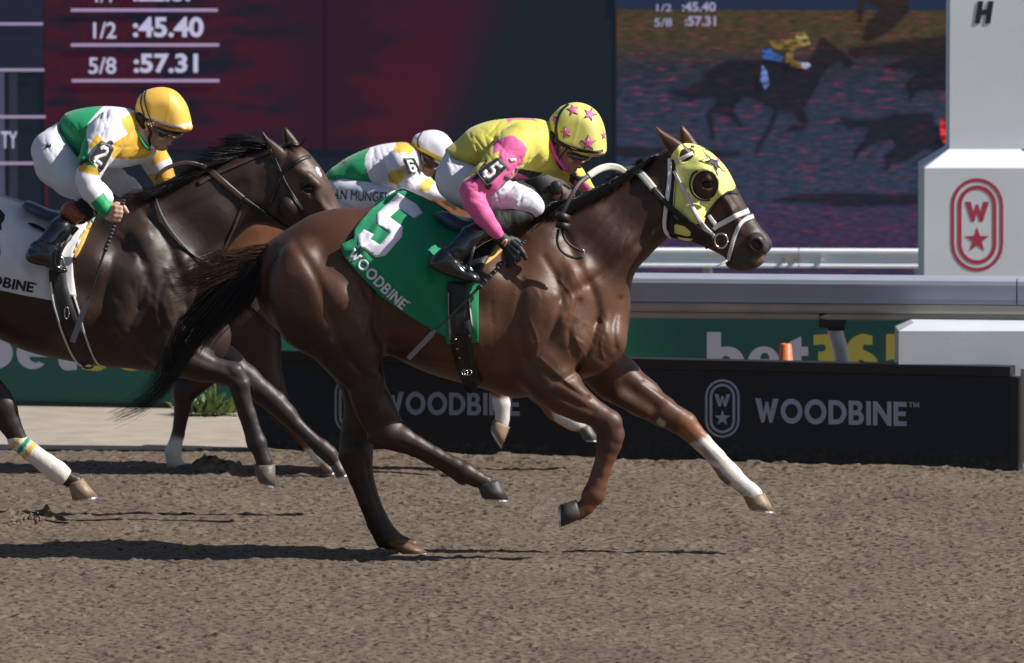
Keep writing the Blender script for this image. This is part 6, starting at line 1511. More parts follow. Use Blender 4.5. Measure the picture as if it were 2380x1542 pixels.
# hand: wrist, palm, fingers closed on the handle
def hand(c, wrist, palm, fingers, thumb, Y, r=6.4):
    c.tube([(*wrist, Y, 13), (*palm[0], Y, 13.5), (*palm[1], Y - .004, 13)], .008, .8)
    for f in fingers: c.tube([(x, y, Y + dy, rr) for x, y, dy, rr in f], .003)
    c.tube([(x, y, Y + dy, rr) for x, y, dy, rr in thumb], .004)
fing5 = [[(1192, 566, -.012, 7), (1208, 578, -.030, 6.6), (1216, 590, -.034, 6), (1222, 601, -.030, 5)],
         [(1187, 574, -.014, 7), (1202, 588, -.034, 6.8), (1204, 602, -.030, 6), (1196, 608, -.012, 5.4)],
         [(1181, 581, -.014, 7), (1194, 597, -.034, 6.8), (1196, 611, -.028, 6), (1188, 616, -.010, 5.4)],
         [(1175, 586, -.012, 6.4), (1185, 603, -.030, 6.2), (1187, 615, -.024, 5.6), (1180, 619, -.008, 5)]]
thumb5 = [(1186, 556, .012, 8), (1200, 560, .022, 7), (1212, 570, .020, 6)]
hand(c, (1160, 548), ((1172, 562), (1182, 574)), fing5, thumb5, -.335)
hand(c, (1374, 448), ((1384, 458), (1394, 466)), [[(1396 + i * 3, 458 + i * 6, -.01, 6.5), (1408 + i * 2, 464 + i * 6, -.02, 6), (1404, 474 + i * 5, -.0, 5.5)] for i in range(4)], [(1386, 452, -.01, 7), (1398, 450, -.02, 6)], .14)
for s_ in (-1, 1): c.tube([(1062, 582, s_ * .36, 13), (1048, 600, s_ * .365, 13), (1080, 632, s_ * .365, 9)], .008, .8)
clay_obj(c, 'body', M['skin'], j5, skin_paint([(1349, 389), (1341, 392)]))
# jersey
YEL = (.66, .60, .10); PINK = (.76, .12, .34); BLK = (.012, .012, .02)
c = Clay(Y5, .0046)
c.shape(torso5, 0, [(1060, 360, .15), (1120, 340, .17), (1200, 330, .185), (1255, 340, .15), (1290, 340, .075), (1295, 385, .07)], .10, .02)
c.tube(armN5, .025); c.tube(foreN5, .010); c.tube(armF5, .025); c.tube(foreF5, .010)
wrinkles(c, (1120, 345), (50, 36), 12, .0035, 3, 60); wrinkles(c, (1175, 330), (30, 36), 8, .003, 5, 105); wrinkles(c, (1230, 385), (50, 18), 9, .004, 6, -15)
wrinkles(c, (1200, 385), (24, 24), 5, .002, 8, 60, .15); wrinkles(c, (1112, 450), (14, 14), 6, .003, 9, 20, .15, 3)
c.groove([(1244, 300), (1232, 340), (1222, 380), (1206, 412)], .005, 4, -1, .02)
near = lambda V: V[:, 1] < -.15
zr_ = lambda pts: [(987.8 + x * .2826, 220.8 + y * .2826) for x, y in pts]
sleeve_reg = [(1170, 325), (1200, 312), (1240, 340), (1240, 400), (1215, 440), (1170, 600), (1060, 500), (1070, 420), (1130, 380)]
r5 = [(zr_([(560, 380), (690, 335), (730, 335), (800, 390), (840, 440), (800, 560), (720, 640), (760, 760), (700, 1200), (500, 1200), (240, 820), (330, 700), (430, 640), (560, 500)]), PINK, near),
      (zr_([(548, 490), (612, 466), (604, 520), (560, 560), (470, 620), (440, 640)]), YEL, near), (zr_([(440, 620), (520, 510), (500, 570), (600, 520), (560, 570), (430, 660)]), BLK, near),
      (zr_([(668, 195), (895, 190), (930, 225), (880, 205), (820, 205), (720, 205), (680, 235)]), PINK), (zr_([(740, 600), (960, 640), (980, 580), (960, 650), (900, 690), (740, 720), (640, 700), (650, 670), (730, 690)]), BLK), (zr_([(760, 640), (850, 680), (840, 690), (770, 690), (750, 700), (730, 660)]), PINK),
      ([(1326, 400), (1336, 396), (1342, 410), (1356, 410), (1348, 424), (1338, 440), (1322, 420)], BLK, lambda V: V[:, 1] > .12), ([(1336, 420), (1350, 424), (1362, 425), (1390, 450), (1340, 470), (1332, 440)], PINK, lambda V: V[:, 1] > .10)]
jm5, J5 = clay_obj(c, 'silks', M['silk'], j5, flatpaint(YEL, r5))
c = Clay(Y5, .0046); c.shape([(1264, 292), (1280, 296), (1292, 325), (1304, 356), (1318, 382), (1322, 398), (1308, 398), (1288, 378), (1270, 344), (1262, 312)], 0, .088, .035, .01); clay_obj(c, 'collar', mat('pink_collar', (.70, .075, .34), .6, bump=.002, bscale=60), j5)
# breeches
c = Clay(Y5, .0048)
c.shape([(1046, 345), (1036, 354), (1026, 372), (1015, 394), (1011, 420), (1019, 446), (1038, 465), (1062, 482), (1098, 494), (1140, 490), (1165, 450), (1140, 400), (1090, 384), (1062, 366)], 0, .165, .09, .03)
c.tube(thighN5, .03); c.tube(thighF5, .03); c.tube([(1232, 474, -.23, 27), (1244, 482, -.235, 22)], .02)
wrinkles(c, (1190, 460), (50, 22), 16, .0045, 13, -35, .1, 3.5); wrinkles(c, (1060, 420), (30, 40), 7, .003, 14, 50, .05); wrinkles(c, (1140, 470), (20, 16), 5, .003, 15, 70, .1)
bm5, B5 = clay_obj(c, 'breeches', M['breech'], j5)
for s_ in (-1, 1):
    c = Clay(Y5, .0048); c.tube([(1226, 500, s_ * .245, 17), (1196, 506, s_ * .26, 21), (1160, 516, s_ * .275, 26), (1122, 534, s_ * .30, 27)], .02)
    wrinkles(c, (1180, 506), (36, 12), 9, .003, 16, 80, .1, 3); clay_obj(c, 'knee_wrap', M['black_cloth'], j5)
foot5 = zc([(1100, 600), (1010, 660), (945, 742), (952, 792), (1050, 850), (1200, 900), (1380, 946), (1405, 900), (1382, 850), (1290, 790), (1250, 740), (1225, 640)])
for s_ in (-1, 1):
    c = Clay(Y5, .0048)
    c.tube([(1130, 532, s_ * .305, 29), (1095, 552, s_ * .34, 26), (1068, 578, s_ * .365, 25)], .02, .95)
    c.shape(foot5, s_ * .365, .046, .05, .02)
    wrinkles(c, (1068, 590), (22, 12), 6, .004, 17, 20, .1, 3)
    clay_obj(c, 'boot', M['boot'], j5)
# glove
c = Clay(Y5, .0034)
hand(c, (1164, 553), ((1172, 562), (1182, 574)), [[(x, y, dy - .002, rr + .9) for x, y, dy, rr in f] for f in fing5], [(x, y, dy, rr + .8) for x, y, dy, rr in thumb5], -.335)
c.tube([(1160, 550, -.335, 15.5), (1172, 562, -.336, 16), (1182, 574, -.338, 15)], .006, .85)
gm, GT = clay_obj(c, 'glove', M['glove'], j5)
strap('glove_clasp', [(1166, 568, 5), (1174, 558, 5), (1177, 562, 5), (1172, 574, 5)], 5, [GT], mat('gold_clasp', (.65, .42, .18), .4, .8), gm, .002, .002)
# helmet
hel5 = [(1270, 314), (1271, 298), (1278, 276), (1292, 258), (1312, 244), (1340, 238), (1368, 245), (1390, 263), (1404, 292), (1409, 322), (1410, 350), (1406, 372), (1375, 384), (1330, 378), (1288, 360), (1262, 336)]
c = Clay(Y5, .0046); c.shape(hel5, 0, .099, .085, .012); c.shape([(1240, 318), (1269, 314), (1296, 327), (1325, 342), (1355, 351), (1385, 354), (1420, 351), (1430, 430), (1230, 430)], 0, .3, .012, .003, 1, True); c.shape([(1330, 344), (1365, 350), (1406, 349), (1401, 361), (1372, 365), (1345, 360), (1326, 350)], 0, .082, .012, .006)
c.groove([(1342, 238), (1347, 270), (1340, 310), (1330, 342)], -.0016, 1.6, -1, .0)
HY = (.70, .66, .17)
hm5, H5 = clay_obj(c, 'helmet', M['helm'], j5, flatpaint(HY, [([(1326, 350), (1345, 355), (1410, 352), (1410, 370), (1340, 370)], (.72, .48, .12))]))
strap('helmet_band', [(1272, 300, 8), (1284, 318, 8), (1304, 334, 9), (1330, 345, 9), (1360, 352, 8), (1386, 354, 7), (1402, 350, 6)], 8, [H5], M['binding'], hm5, .002, .002)
strap('goggle_strap', [(1322, 242, 6), (1306, 256, 6), (1296, 276, 6), (1291, 300, 6), (1294, 325, 6)], 6, [H5], M['binding'], hm5, .004, .002)
for sx, sy, r_, rot in ((1331, 256, 14, 100), (1371, 266, 15, 70), (1315, 308, 13, 100), (1288, 279, 12, 110), (1367, 333, 17, 90), (1403, 315, 11, 95)):
    st_ = [(x, 2 * sy - y) for x, y in star(sx, sy, r_, rot, .42)]
    nx = .55 if sx > 1395 or sx < 1295 else 1
    st_ = [(sx + (x - sx) * nx, y) for x, y in st_]
    drape('star_print', [[(sx + (x - sx) * 1.17, sy + (y - sy) * 1.17) for x, y in st_]], [H5], M['star_black'], hm5, 4, .0012, .0008, 0, spl=False)
    drape('star_print', [st_], [H5], M['star_pink'], hm5, 4, .0024, .0008, 0, spl=False)
c = Clay(Y5, .004); c.shape([(1314, 352), (1328, 350), (1350, 356), (1374, 361), (1372, 370), (1362, 376), (1350, 378), (1334, 374), (1320, 366)], 0, [(1320, 360, .092), (1350, 365, .080), (1372, 366, .055)], .018, .004)
gg, GG = clay_obj(c, 'goggles', M['goggle'], j5)
strap('goggle_frame', [(1316, 353, 3), (1322, 366, 3), (1336, 375, 3), (1352, 378, 3)], 3, [GG], mat('pink_frame', (.55, .06, .25), .4), gg, .001, .002)
strap('chin_strap', [(1292, 330, 4), (1297, 350, 5), (1294, 368, 6), (1300, 386, 6), (1308, 396, 5)], 5, [], M['binding'], hm5, 0, .003, Ys=[-.088, -.082, -.075, -.068, -.055])
strap('chin_strap', [(1318, 345, 4), (1308, 358, 4), (1298, 372, 5)], 4, [], M['binding'], hm5, 0, .003, Ys=[-.086, -.082, -.076])
torus_px('strap_ring', 1309, 343, -.088, 4, 4, .0016, M['metal'], hm5)
c = Clay(Y5, .005); c.tube([(1284, 318, -.03, 20), (1284, 330, -.03, 16)], .01, 1.5); clay_obj(c, 'hair', M['hairdark'], j5)
# armband
def armband(parent, quad, trees, digit_loops, lift=.003):
    q = np.array(quad, float); cx, cy = q.mean(0)
    def rnd(q, k):
        out = []
        for i in range(4):
            a, b, c_ = q[i - 1], q[i], q[(i + 1) % 4]; out += [b + (a - b) * k, b + (a - b) * k * .3 + (c_ - b) * k * .3, b + (c_ - b) * k]
        return [tuple(p) for p in out]
    o = drape('armband', [rnd(q, .12)], trees, M['pad_black'], parent, 8, lift, .004, 2, spl=False, flatfit=1.0); t = [obj_bvh(o)]
    q2 = q.mean(0) + (q - q.mean(0)) * .955; q3 = q.mean(0) + (q - q.mean(0)) * .93
    drape('armband_rim', [rnd(q2, .12), rnd(q3, .12)], t, mat('armband_stitch', (.35, .34, .32), .6), o, 5, .001, .0008, 0, spl=False)
    drape('armband_number', digit_loops, t, M['pad_white'], o, 6, .0012, .0008, 0, spl=False)
    return o
q5 = zr_([(415, 635), (598, 508), (686, 590), (512, 755)])
armband(j5, q5, [J5], digit('5', q5[1], q5[2], q5[3], q5[0]))
strap('armband_strap', [(1120, 398, 8), (1108, 412, 8), (1100, 420, 8)], 8, [J5], M['binding'], j5, .006, .004)
strap('armband_strap', [(1130, 434, 7), (1136, 438, 7), (1142, 428, 7)], 7, [J5], M['binding'], j5, .006, .004)
drape('strap_tail', [zr_([(690, 525), (750, 522), (752, 545), (700, 556)])], [J5], M['pad_white'], j5, 5, .006, .003, 1, spl=False)
wh5 = empty('whip', tuple(P3(1183, 590, -.28)), 'black racing whip held by the jockey in yellow and pink', 'whip')
whip([(1221, 559), (1204, 577), (1176, 606), (1145, 636), (1100, 682), (1066, 716), (1040, 742), (1010, 770)], [-.355, -.358, -.36, -.37, -.385, -.39, -.395, -.40], wh5, .011, [(1012, 768), (949, 834)])

# ------------------------------------------------------------------ rider 2
j2 = empty('person', tuple(P3(130, 430, Y2)), 'jockey with plain yellow helmet, green and white silks and number 2 armband', 'jockey')
torso2 = [(136, 296), (142, 276), (156, 262), (182, 254), (222, 248), (264, 248), (302, 254), (326, 268), (344, 300), (358, 335), (364, 352), (346, 374), (300, 388), (262, 391), (220, 384), (188, 372), (158, 352), (142, 326)]
armN2 = [(262, 296, -.185, 44), (246, 322, -.225, 43), (228, 352, -.27, 38), (212, 384, -.31, 31), (202, 418, -.335, 27)]
foreN2 = [(202, 418, -.335, 27), (212, 444, -.345, 26), (228, 468, -.345, 20), (244, 488, -.34, 15)]
armF2 = [(320, 320, .185, 40), (345, 345, .21, 36), (368, 385, .22, 30), (380, 412, .22, 26)]
foreF2 = [(380, 412, .22, 26), (400, 440, .19, 20), (415, 455, .14, 14)]
thighN2 = [(116, 350, -.10, 44), (130, 385, -.14, 46), (165, 415, -.18, 42), (205, 440, -.22, 33), (232, 456, -.235, 27)]
thighF2 = [(130, 350, .10, 44), (190, 380, .18, 40), (250, 408, .25, 34), (296, 436, .28, 26)]
shinN2 = [(228, 468, -.24, 22), (200, 484, -.26, 25), (168, 505, -.29, 28), (138, 535, -.33, 25), (112, 566, -.36, 22)]
c = Clay(Y2, .0048)
c.shape(torso2, 0, [(150, 320, .14), (220, 310, .15), (262, 310, .15), (300, 310, .08), (335, 335, .055), (310, 370, .07), (355, 355, .05)], .10, .02, ins=.026); c.tube(thin(armN2), .02); c.tube(thin(foreN2, 4), .012); c.tube(thin(armF2), .02); c.tube(thin(foreF2), .012)
c.shape([(140, 300), (112, 310), (94, 335), (92, 365), (102, 395), (150, 430), (190, 430), (190, 390), (150, 340)], 0, .14, .10, .03, ins=.02)
c.tube(thin(thighN2, 9), .02); c.tube(thin(thighF2, 9), .02); c.tube(thin(shinN2, 12), .015); c.tube([(x, y, -Y, r) for x, y, Y, r in thin(shinN2, 12)], .015)
for s_ in (-1, 1): c.tube([(112, 566, s_ * .36, 13), (98, 584, s_ * .365, 13), (128, 614, s_ * .365, 9)], .008, .8)
c.tube([(322, 285, 0, 30), (338, 306, 0, 27), (350, 318, 0, 25)], .015)
c.shape([(328, 262), (380, 230), (435, 275), (427, 296), (416, 310), (410, 317), (406, 323), (404, 327), (399, 329), (398, 333), (394, 336), (391, 339), (391, 343), (387, 349), (379, 352), (366, 350), (352, 342), (340, 325), (330, 295)], 0,
        [(345, 290, .070), (385, 280, .072), (412, 318, .022), (395, 338, .030), (380, 348, .034), (355, 330, .050), (405, 300, .055)], .05, .008)
c.tube([(341, 286, -.068, 7), (344, 294, -.071, 5), (342, 303, -.066, 4)], .004); c.tube([(343, 291, -.077, 3)], .003, neg=True)
c.tube([(378, 322, -.044, 8)], .01); c.tube([(397, 336, 0, 3), (390, 338, -.02, 1.6)], .003); c.groove([(396, 338), (388, 340), (381, 339)], .004, 1.2, -1, .0)
f2 = [[(252, 486, -.010, 7), (268, 482, -.032, 7.2), (280, 484, -.030, 6.2), (276, 492, -.010, 5)], [(250, 493, -.012, 7), (268, 492, -.036, 7.4), (281, 494, -.032, 6.2), (276, 501, -.010, 5)],
      [(249, 500, -.012, 7), (266, 502, -.036, 7.2), (279, 503, -.032, 6), (273, 509, -.010, 5)], [(249, 506, -.010, 6.6), (263, 511, -.032, 6.6), (275, 512, -.028, 5.6), (270, 517, -.008, 4.8)]]
hand(c, (246, 489), ((252, 494), (256, 499)), f2, [(256, 482, .010, 8), (272, 476, .016, 7), (288, 483, .014, 6), (296, 494, .010, 5)], -.335)
hand(c, (416, 456), ((426, 464), (434, 470)), [[(436, 462 + i * 6, -.01, 6.5), (448, 466 + i * 6, -.02, 6), (442, 476 + i * 5, 0, 5.5)] for i in range(4)], [(428, 458, -.01, 7), (440, 456, -.02, 6)], .12)
clay_obj(c, 'body', M['skin'], j2, skin_paint([(397, 337), (389, 340)], None, (.50, .30, .21)))
GRN = (.006, .30, .11); WHT = (.72, .71, .78); GLD = (.72, .42, .045)
c = Clay(Y2, .0046)
c.shape(torso2, 0, [(150, 320, .15), (220, 310, .17), (272, 310, .185), (320, 300, .10), (335, 335, .085), (355, 355, .09)], .10, .02)
c.tube(armN2, .025); c.tube(foreN2, .010); c.tube(armF2, .025); c.tube(foreF2, .010)
wrinkles(c, (190, 330), (40, 40), 9, .0022, 23, 60); wrinkles(c, (260, 280), (36, 24), 9, .004, 25, 100); wrinkles(c, (310, 360), (46, 24), 11, .004, 26, -20); wrinkles(c, (262, 340), (26, 26), 5, .0022, 28, 60, .12)
z1 = lambda pts: [(x * .3768, 145.3 + y * .3768) for x, y in pts]
nr2 = lambda V: V[:, 1] < Y2 - .15
fr2 = lambda V: V[:, 1] > Y2 + .12
sl2 = lambda V: V[:, 1] < Y2 - .19
r2 = [(z1([(340, 400), (380, 260), (655, 250), (580, 330), (540, 380), (530, 440), (545, 500), (545, 560), (620, 700), (440, 640), (330, 520)]), GRN),
      (z1([(745, 350), (830, 305), (860, 350), (870, 440), (915, 520), (960, 540), (905, 590), (800, 600), (690, 590), (700, 500), (790, 440), (760, 400)]), GLD),
      (z1([(600, 440), (645, 490), (560, 530), (545, 520)]), GLD, sl2), (z1([(500, 615), (620, 665), (600, 710), (480, 672)]), GLD, sl2), (z1([(480, 672), (610, 700), (720, 860), (650, 960), (440, 780)]), WHT, sl2),
      (z1([(560, 870), (640, 800), (720, 900), (640, 980)]), GRN, nr2),
      (z1([(950, 560), (1050, 500), (1050, 590), (930, 640)]), GLD, fr2), (z1([(900, 700), (1080, 650), (1080, 760), (930, 760)]), GLD, fr2)]
jm2, J2 = clay_obj(c, 'silks', M['silk'], j2, flatpaint(WHT, r2))
c = Clay(Y2, .0046); c.tube([(228, 468, -.345, 20), (240, 482, -.342, 18.5), (247, 489, -.34, 17)], .01); wrinkles(c, (238, 480), (6, 8), 4, .002, 29, -40, .1, 2.5); clay_obj(c, 'cuff', mat('green_cuff', (.004, .33, .11), .6, bump=.001, bscale=60), j2)
c = Clay(Y2, .0046); c.shape([(312, 276), (324, 284), (332, 306), (343, 328), (356, 346), (350, 354), (333, 345), (318, 324), (308, 298)], 0, .100, .035, .01); clay_obj(c, 'collar', mat('green_collar', (.004, .20, .085), .7, bump=.002, bscale=60), j2)
c = Clay(Y2, .0048)
c.shape(z1([(368, 372), (320, 395), (275, 422), (235, 470), (215, 530), (212, 590), (235, 670), (290, 735), (360, 780), (440, 815), (520, 820), (560, 700), (480, 560), (400, 480)]), 0, .165, .09, .03)
c.tube(thighN2, .03); c.tube(thighF2, .03); c.tube([(232, 456, -.235, 27), (244, 462, -.24, 20)], .02); c.tube([(296, 436, .28, 26), (310, 446, .29, 22)], .02)
wrinkles(c, (215, 440), (34, 26), 8, .003, 33, -30, .1, 3.5); wrinkles(c, (290, 420), (26, 26), 10, .005, 34, -50, -.5, 3.5); wrinkles(c, (115, 370), (26, 40), 8, .003, 35, 50, .05)
bm2, B2 = clay_obj(c, 'breeches', M['breech'], j2)
zt_ = lambda pts: [(x * .3173, y * .3173) for x, y in pts]
drape('logo_print', [z1([(268, 498), (290, 508), (296, 494), (300, 510), (316, 500), (314, 524), (296, 520), (284, 534), (278, 520), (290, 516)])], [B2], M['star_black'], j2, None, .003, .001, 0, spl=False)
for s_ in (-1, 1):
    c = Clay(Y2, .0048); c.tube([(228, 474, s_ * .245, 19), (206, 482, s_ * .26, 25), (184, 496, s_ * .28, 27)], .02)
    wrinkles(c, (210, 480), (16, 14), 7, .003, 36, 60, .1, 3); clay_obj(c, 'knee_wrap', M['black_cloth'], j2)
c = Clay(Y2, .0046); c.shape([(163, 464), (202, 503), (192, 514), (173, 527), (154, 512), (135, 494), (147, 476)], -.300, .070, .035, .004, 1); wrinkles(c, (172, 500), (20, 14), 7, .003, 37, 40, .1, 3)
clay_obj(c, 'boot_cuff', mat('rust_boot_cuff', (.22, .055, .022), .4, bump=.0015, bscale=30), j2)
foot2 = zf([(288, 440), (235, 500), (206, 562), (228, 612), (300, 640), (372, 655), (440, 690), (545, 705), (552, 668), (500, 630), (495, 560), (490, 470)])
for s_ in (-1, 1):
    c = Clay(Y2, .0048)
    c.tube([(150, 525, s_ * .315, 27), (138, 536, s_ * .335, 26), (112, 566, s_ * .365, 24)], .02, .95); c.shape(foot2, s_ * .365, .046, .05, .02)
    wrinkles(c, (112, 572), (24, 16), 8, .004, 38, 10, .1, 3); clay_obj(c, 'boot', M['boot'], j2)
hel2 = [(314, 264), (316, 242), (328, 218), (352, 206), (382, 203), (410, 213), (432, 239), (442, 268), (446, 292), (442, 312), (410, 326), (366, 316), (328, 302), (306, 284)]
c = Clay(Y2, .0046); c.shape(hel2, 0, .096, .08, .012); c.shape([(290, 264), (313, 265), (336, 271), (362, 280), (395, 292), (425, 298), (460, 294), (470, 380), (280, 380)], 0, .3, .012, .003, 1, True); c.shape([(372, 287), (410, 296), (444, 291), (447, 299), (436, 307), (405, 306), (378, 297)], 0, .080, .012, .006)
c.groove([(382, 203), (392, 230), (390, 262), (382, 286)], -.0014, 1.6, -1, .0)
hm2, H2 = clay_obj(c, 'helmet', M['helm'], j2, flatpaint((.78, .47, .07), [([(314, 258), (330, 262), (378, 282), (410, 290), (445, 284), (446, 292), (410, 299), (372, 291), (326, 271), (312, 264)], (.70, .64, .52))]))
strap('goggle_strap', [(334, 212, 3), (327, 232, 3), (330, 256, 3), (342, 284, 3)], 3, [H2], M['binding'], hm2, .003, .002)
strap('goggle_strap', [(340, 209, 3), (336, 230, 3), (340, 252, 3), (352, 284, 3)], 3, [H2], M['binding'], hm2, .003, .002)
c = Clay(Y2, .004); c.shape([(353, 291), (362, 288), (385, 298), (410, 306), (426, 308), (422, 316), (410, 322), (396, 318), (384, 323), (372, 321), (360, 308)], 0, [(360, 300, .090), (390, 308, .080), (420, 310, .056)], .018, .004)
clay_obj(c, 'goggles', M['goggle'], j2)
strap('chin_strap', [(342, 290, 4), (350, 308, 7), (346, 325, 7), (350, 340, 5)], 5, [], M['binding'], hm2, 0, .003, Ys=[Y2 - .084, Y2 - .078, Y2 - .07, Y2 - .06])
torus_px('strap_ring', 346, 287, Y2 - .092, 3, 4, .0014, mat('brass_ring', (.8, .6, .3), .3, 1.0), hm2); torus_px('strap_ring', 354, 289, Y2 - .092, 3, 4, .0014, M['metal'], hm2)
c = Clay(Y2, .005); c.tube([(332, 274, -.03, 20), (334, 288, -.03, 15)], .01, 1.5); clay_obj(c, 'hair', M['hairdark'], j2)
ab2 = z1([(540, 602), (622, 478), (708, 528), (630, 680)])
armband(j2, ab2, [J2], digit('2', ab2[1], ab2[2], ab2[3], ab2[0]))
strap('armband_strap', [(203, 372, 7), (192, 376, 7), (186, 384, 7)], 7, [J2], M['binding'], j2, .006, .004); strap('armband_strap', [(252, 332, 6), (258, 330, 6), (262, 336, 6)], 6, [J2], M['binding'], j2, .006, .004)
wh2 = empty('whip', tuple(P3(262, 520, Y2 - .3)), 'black whip held in the bare fist of the number 2 jockey', 'whip')
whip([(288, 464), (278, 490), (266, 522), (254, 556), (240, 594), (226, 636), (214, 672), (202, 700)], [Y2 - .352, Y2 - .354, Y2 - .36, Y2 - .37, Y2 - .38, Y2 - .39, Y2 - .395, Y2 - .40], wh2, .013, [(203, 698), (168, 796)])

# ------------------------------------------------------------------ rider 6
j6 = empty('person', tuple(P3(860, 440, Y6)), 'crouching jockey with white helmet and number 6 armband between the two front riders', 'jockey')
z2 = lambda pts: [(697.3 + x * .3767, 203.4 + y * .3767) for x, y in pts]
torso6 = [(757, 410), (766, 396), (785, 382), (812, 364), (850, 347), (888, 336), (932, 331), (962, 336), (978, 352), (985, 380), (975, 410), (960, 432), (925, 446), (872, 450), (822, 440), (780, 428)]
armN6 = [(930, 378, -.185, 34), (938, 392, -.21, 34), (944, 410, -.23, 28), (950, 430, -.24, 22)]
foreN6 = [(950, 430, -.24, 22), (975, 436, -.23, 20), (1000, 446, -.21, 17), (1030, 456, -.19, 13)]
face6 = [(966, 330), (1010, 305), (1045, 335), (1036, 368), (1022, 385), (1016, 394), (1010, 399), (1008, 406), (998, 413), (985, 406), (973, 388), (965, 355)]
c = Clay(Y6, .006)
c.shape(torso6, 0, .135, .09, .02, ins=.024); c.tube(thin(armN6), .02); c.tube(thin(foreN6, 4), .012); c.tube([(930, 375, .185, 32), (960, 410, .23, 26), (1010, 450, .20, 18), (1060, 470, .14, 13)], .02)
c.tube([(962, 362, 0, 18), (978, 372, 0, 20)], .01); c.shape(face6, 0, [(985, 345, .068), (1012, 395, .026), (1000, 405, .034), (1020, 350, .06)], .05, .008)
c.tube([(967, 350, -.066, 6), (970, 360, -.066, 4)], .004)
c.tube([(805, 445, -.10, 24), (850, 458, -.17, 24), (900, 466, -.24, 20), (930, 472, -.27, 16)], .02); c.tube([(805, 445, .10, 24), (850, 458, .17, 24), (920, 472, .25, 18)], .02)
for s_ in (-1, 1): c.tube([(925, 478, s_ * .305, 15), (880, 510, s_ * .335, 15), (845, 550, s_ * .345, 12), (870, 585, s_ * .345, 9)], .012)
hand(c, (1032, 458), ((1042, 464), (1050, 470)), [[(1050, 462 + i * 5, -.01, 5.5), (1060, 466 + i * 5, -.02, 5.2), (1056, 474 + i * 4, 0, 5)] for i in range(4)], [(1044, 458, -.01, 6), (1056, 456, -.02, 5)], -.18)
clay_obj(c, 'body', M['skin'], j6, skin_paint([(1009, 401), (1002, 404)]))
c = Clay(Y6, .0052)
c.shape(torso6, 0, [(780, 400, .145), (860, 390, .165), (930, 380, .18), (970, 380, .12)], .09, .02); c.tube(armN6, .02); c.tube(foreN6, .012)
c.tube([(930, 375, .185, 34), (960, 410, .23, 28), (1010, 450, .20, 20), (1060, 470, .14, 14)], .02)
wrinkles(c, (900, 380), (40, 36), 11, .004, 43, 80); wrinkles(c, (810, 400), (40, 26), 8, .0025, 44, 150); wrinkles(c, (955, 425), (20, 10), 5, .003, 45, 40, .1, 3)
r6 = [(z2([(150, 560), (200, 480), (330, 395), (440, 360), (405, 420), (400, 470), (420, 540), (450, 600), (480, 680), (300, 680), (150, 620)]), GRN),
      (z2([(590, 335), (700, 335), (700, 400), (680, 420), (640, 400), (600, 405), (575, 400)]), (.66, .46, .06)), (z2([(540, 545), (560, 515), (640, 500), (640, 560), (610, 600), (555, 590)]), (.66, .46, .06)),
      (z2([(735, 600), (765, 575), (785, 555), (830, 570), (800, 640), (745, 640)]), (.66, .46, .06))]
jm6, J6 = clay_obj(c, 'silks', M['silk'], j6, flatpaint(WHT, r6))
c = Clay(Y6, .0055)
c.shape([(772, 412), (762, 430), (764, 456), (780, 480), (830, 492), (890, 488), (930, 470), (930, 445), (880, 440), (820, 428)], 0, .155, .08, .03)
c.tube([(800, 445, -.10, 32), (850, 458, -.17, 33), (900, 466, -.25, 30), (935, 474, -.28, 24)], .02); c.tube([(800, 445, .10, 32), (850, 458, .17, 33), (925, 472, .26, 25)], .02)
bm6, B6 = clay_obj(c, 'breeches', M['breech'], j6)
V_, F_ = text_loops_mesh('VAN MUNGER', .0, .12)
tx0, ty0, tx1, ty1 = 762, 443, 905, 467
px_ = tx0 + (tx1 - tx0) * V_[:, 0]; py_ = ty1 - (ty1 - ty0) * V_[:, 1] + (V_[:, 0] - .5) * 9
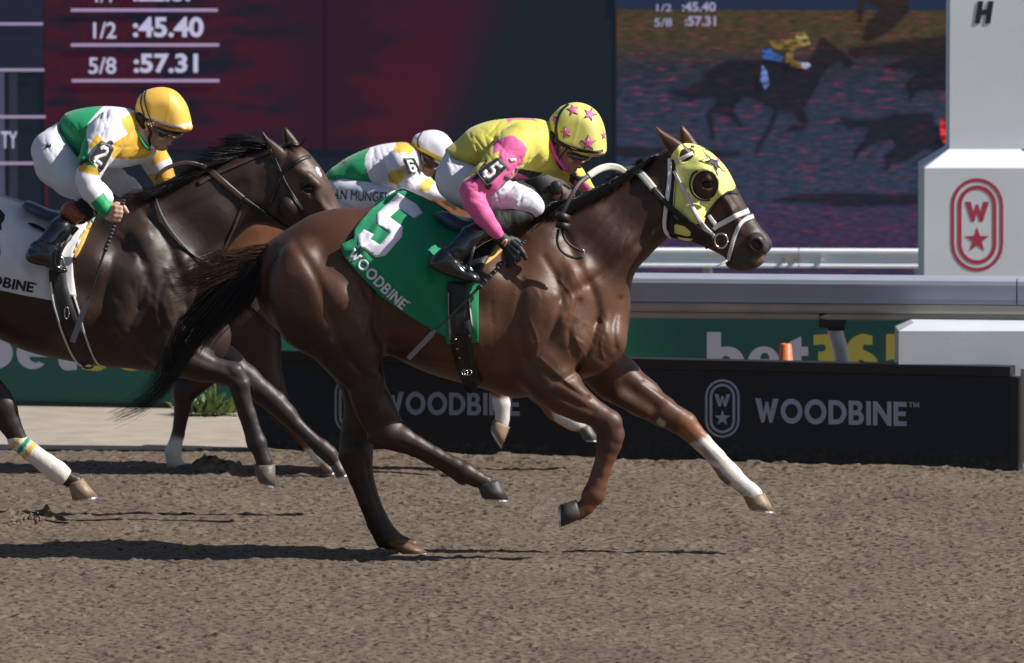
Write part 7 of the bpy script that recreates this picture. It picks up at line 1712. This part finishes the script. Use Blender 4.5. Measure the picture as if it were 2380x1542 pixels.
Yq = fill_nan(cast([B6], px_, py_), px_, py_, Y6 - .2); mesh('lettering', P3(px_, py_, Yq - .006), F_, M['star_black'], bm6, False)
for s_ in (-1, 1):
    c = Clay(Y6, .006); c.tube([(925, 478, s_ * .305, 23), (880, 510, s_ * .335, 24), (845, 550, s_ * .345, 19)], .02); c.shape([(860, 548), (830, 545), (812, 572), (830, 592), (885, 612), (895, 600), (868, 575)], s_ * .345, .042, .04, .02); clay_obj(c, 'boot', M['boot'], j6)
c = Clay(Y6, .005); c.tube([(952, 360, 0, 24), (970, 376, 0, 22)], .01); clay_obj(c, 'collar', mat('white_collar', (.62, .56, .42), .7, bump=.002, bscale=60), j6)
hel6 = [(956, 334), (962, 318), (978, 308), (996, 303), (1016, 303), (1036, 312), (1052, 332), (1060, 356), (1062, 384), (1050, 402), (1008, 396), (970, 376), (944, 350)]
c = Clay(Y6, .0052); c.shape(hel6, 0, .09, .075, .012); c.shape([(930, 332), (956, 335), (980, 350), (1012, 367), (1040, 379), (1075, 380), (1080, 440), (920, 440)], 0, .3, .012, .003, 1, True); c.shape([(1008, 366), (1040, 378), (1060, 376), (1056, 386), (1035, 388), (1010, 376)], 0, .076, .012, .006); c.groove([(1000, 303), (992, 320), (990, 340), (1000, 362)], -.0012, 1.6, -1, 0)
hm6, H6 = clay_obj(c, 'helmet', M['helm'], j6, flatpaint((.76, .75, .82), [([(955, 327), (985, 345), (1025, 365), (1060, 372), (1060, 392), (1020, 376), (980, 356), (950, 338)], (.68, .48, .06))]))
strap('goggle_strap', [(982, 306, 3), (974, 318, 3), (970, 330, 3), (974, 345, 3)], 3, [H6], M['binding'], hm6, .003, .002)
c = Clay(Y6, .0045); c.shape([(974, 352), (984, 350), (1008, 364), (1028, 376), (1024, 388), (1010, 394), (994, 393), (982, 386), (974, 370)], 0, [(980, 365, .086), (1020, 380, .06)], .018, .004); clay_obj(c, 'goggles', M['goggle'], j6)
q6 = z2([(630, 438), (706, 434), (752, 528), (668, 545)])
armband(j6, q6, [J6], digit('6', q6[0], q6[1], q6[2], q6[3]), .016)
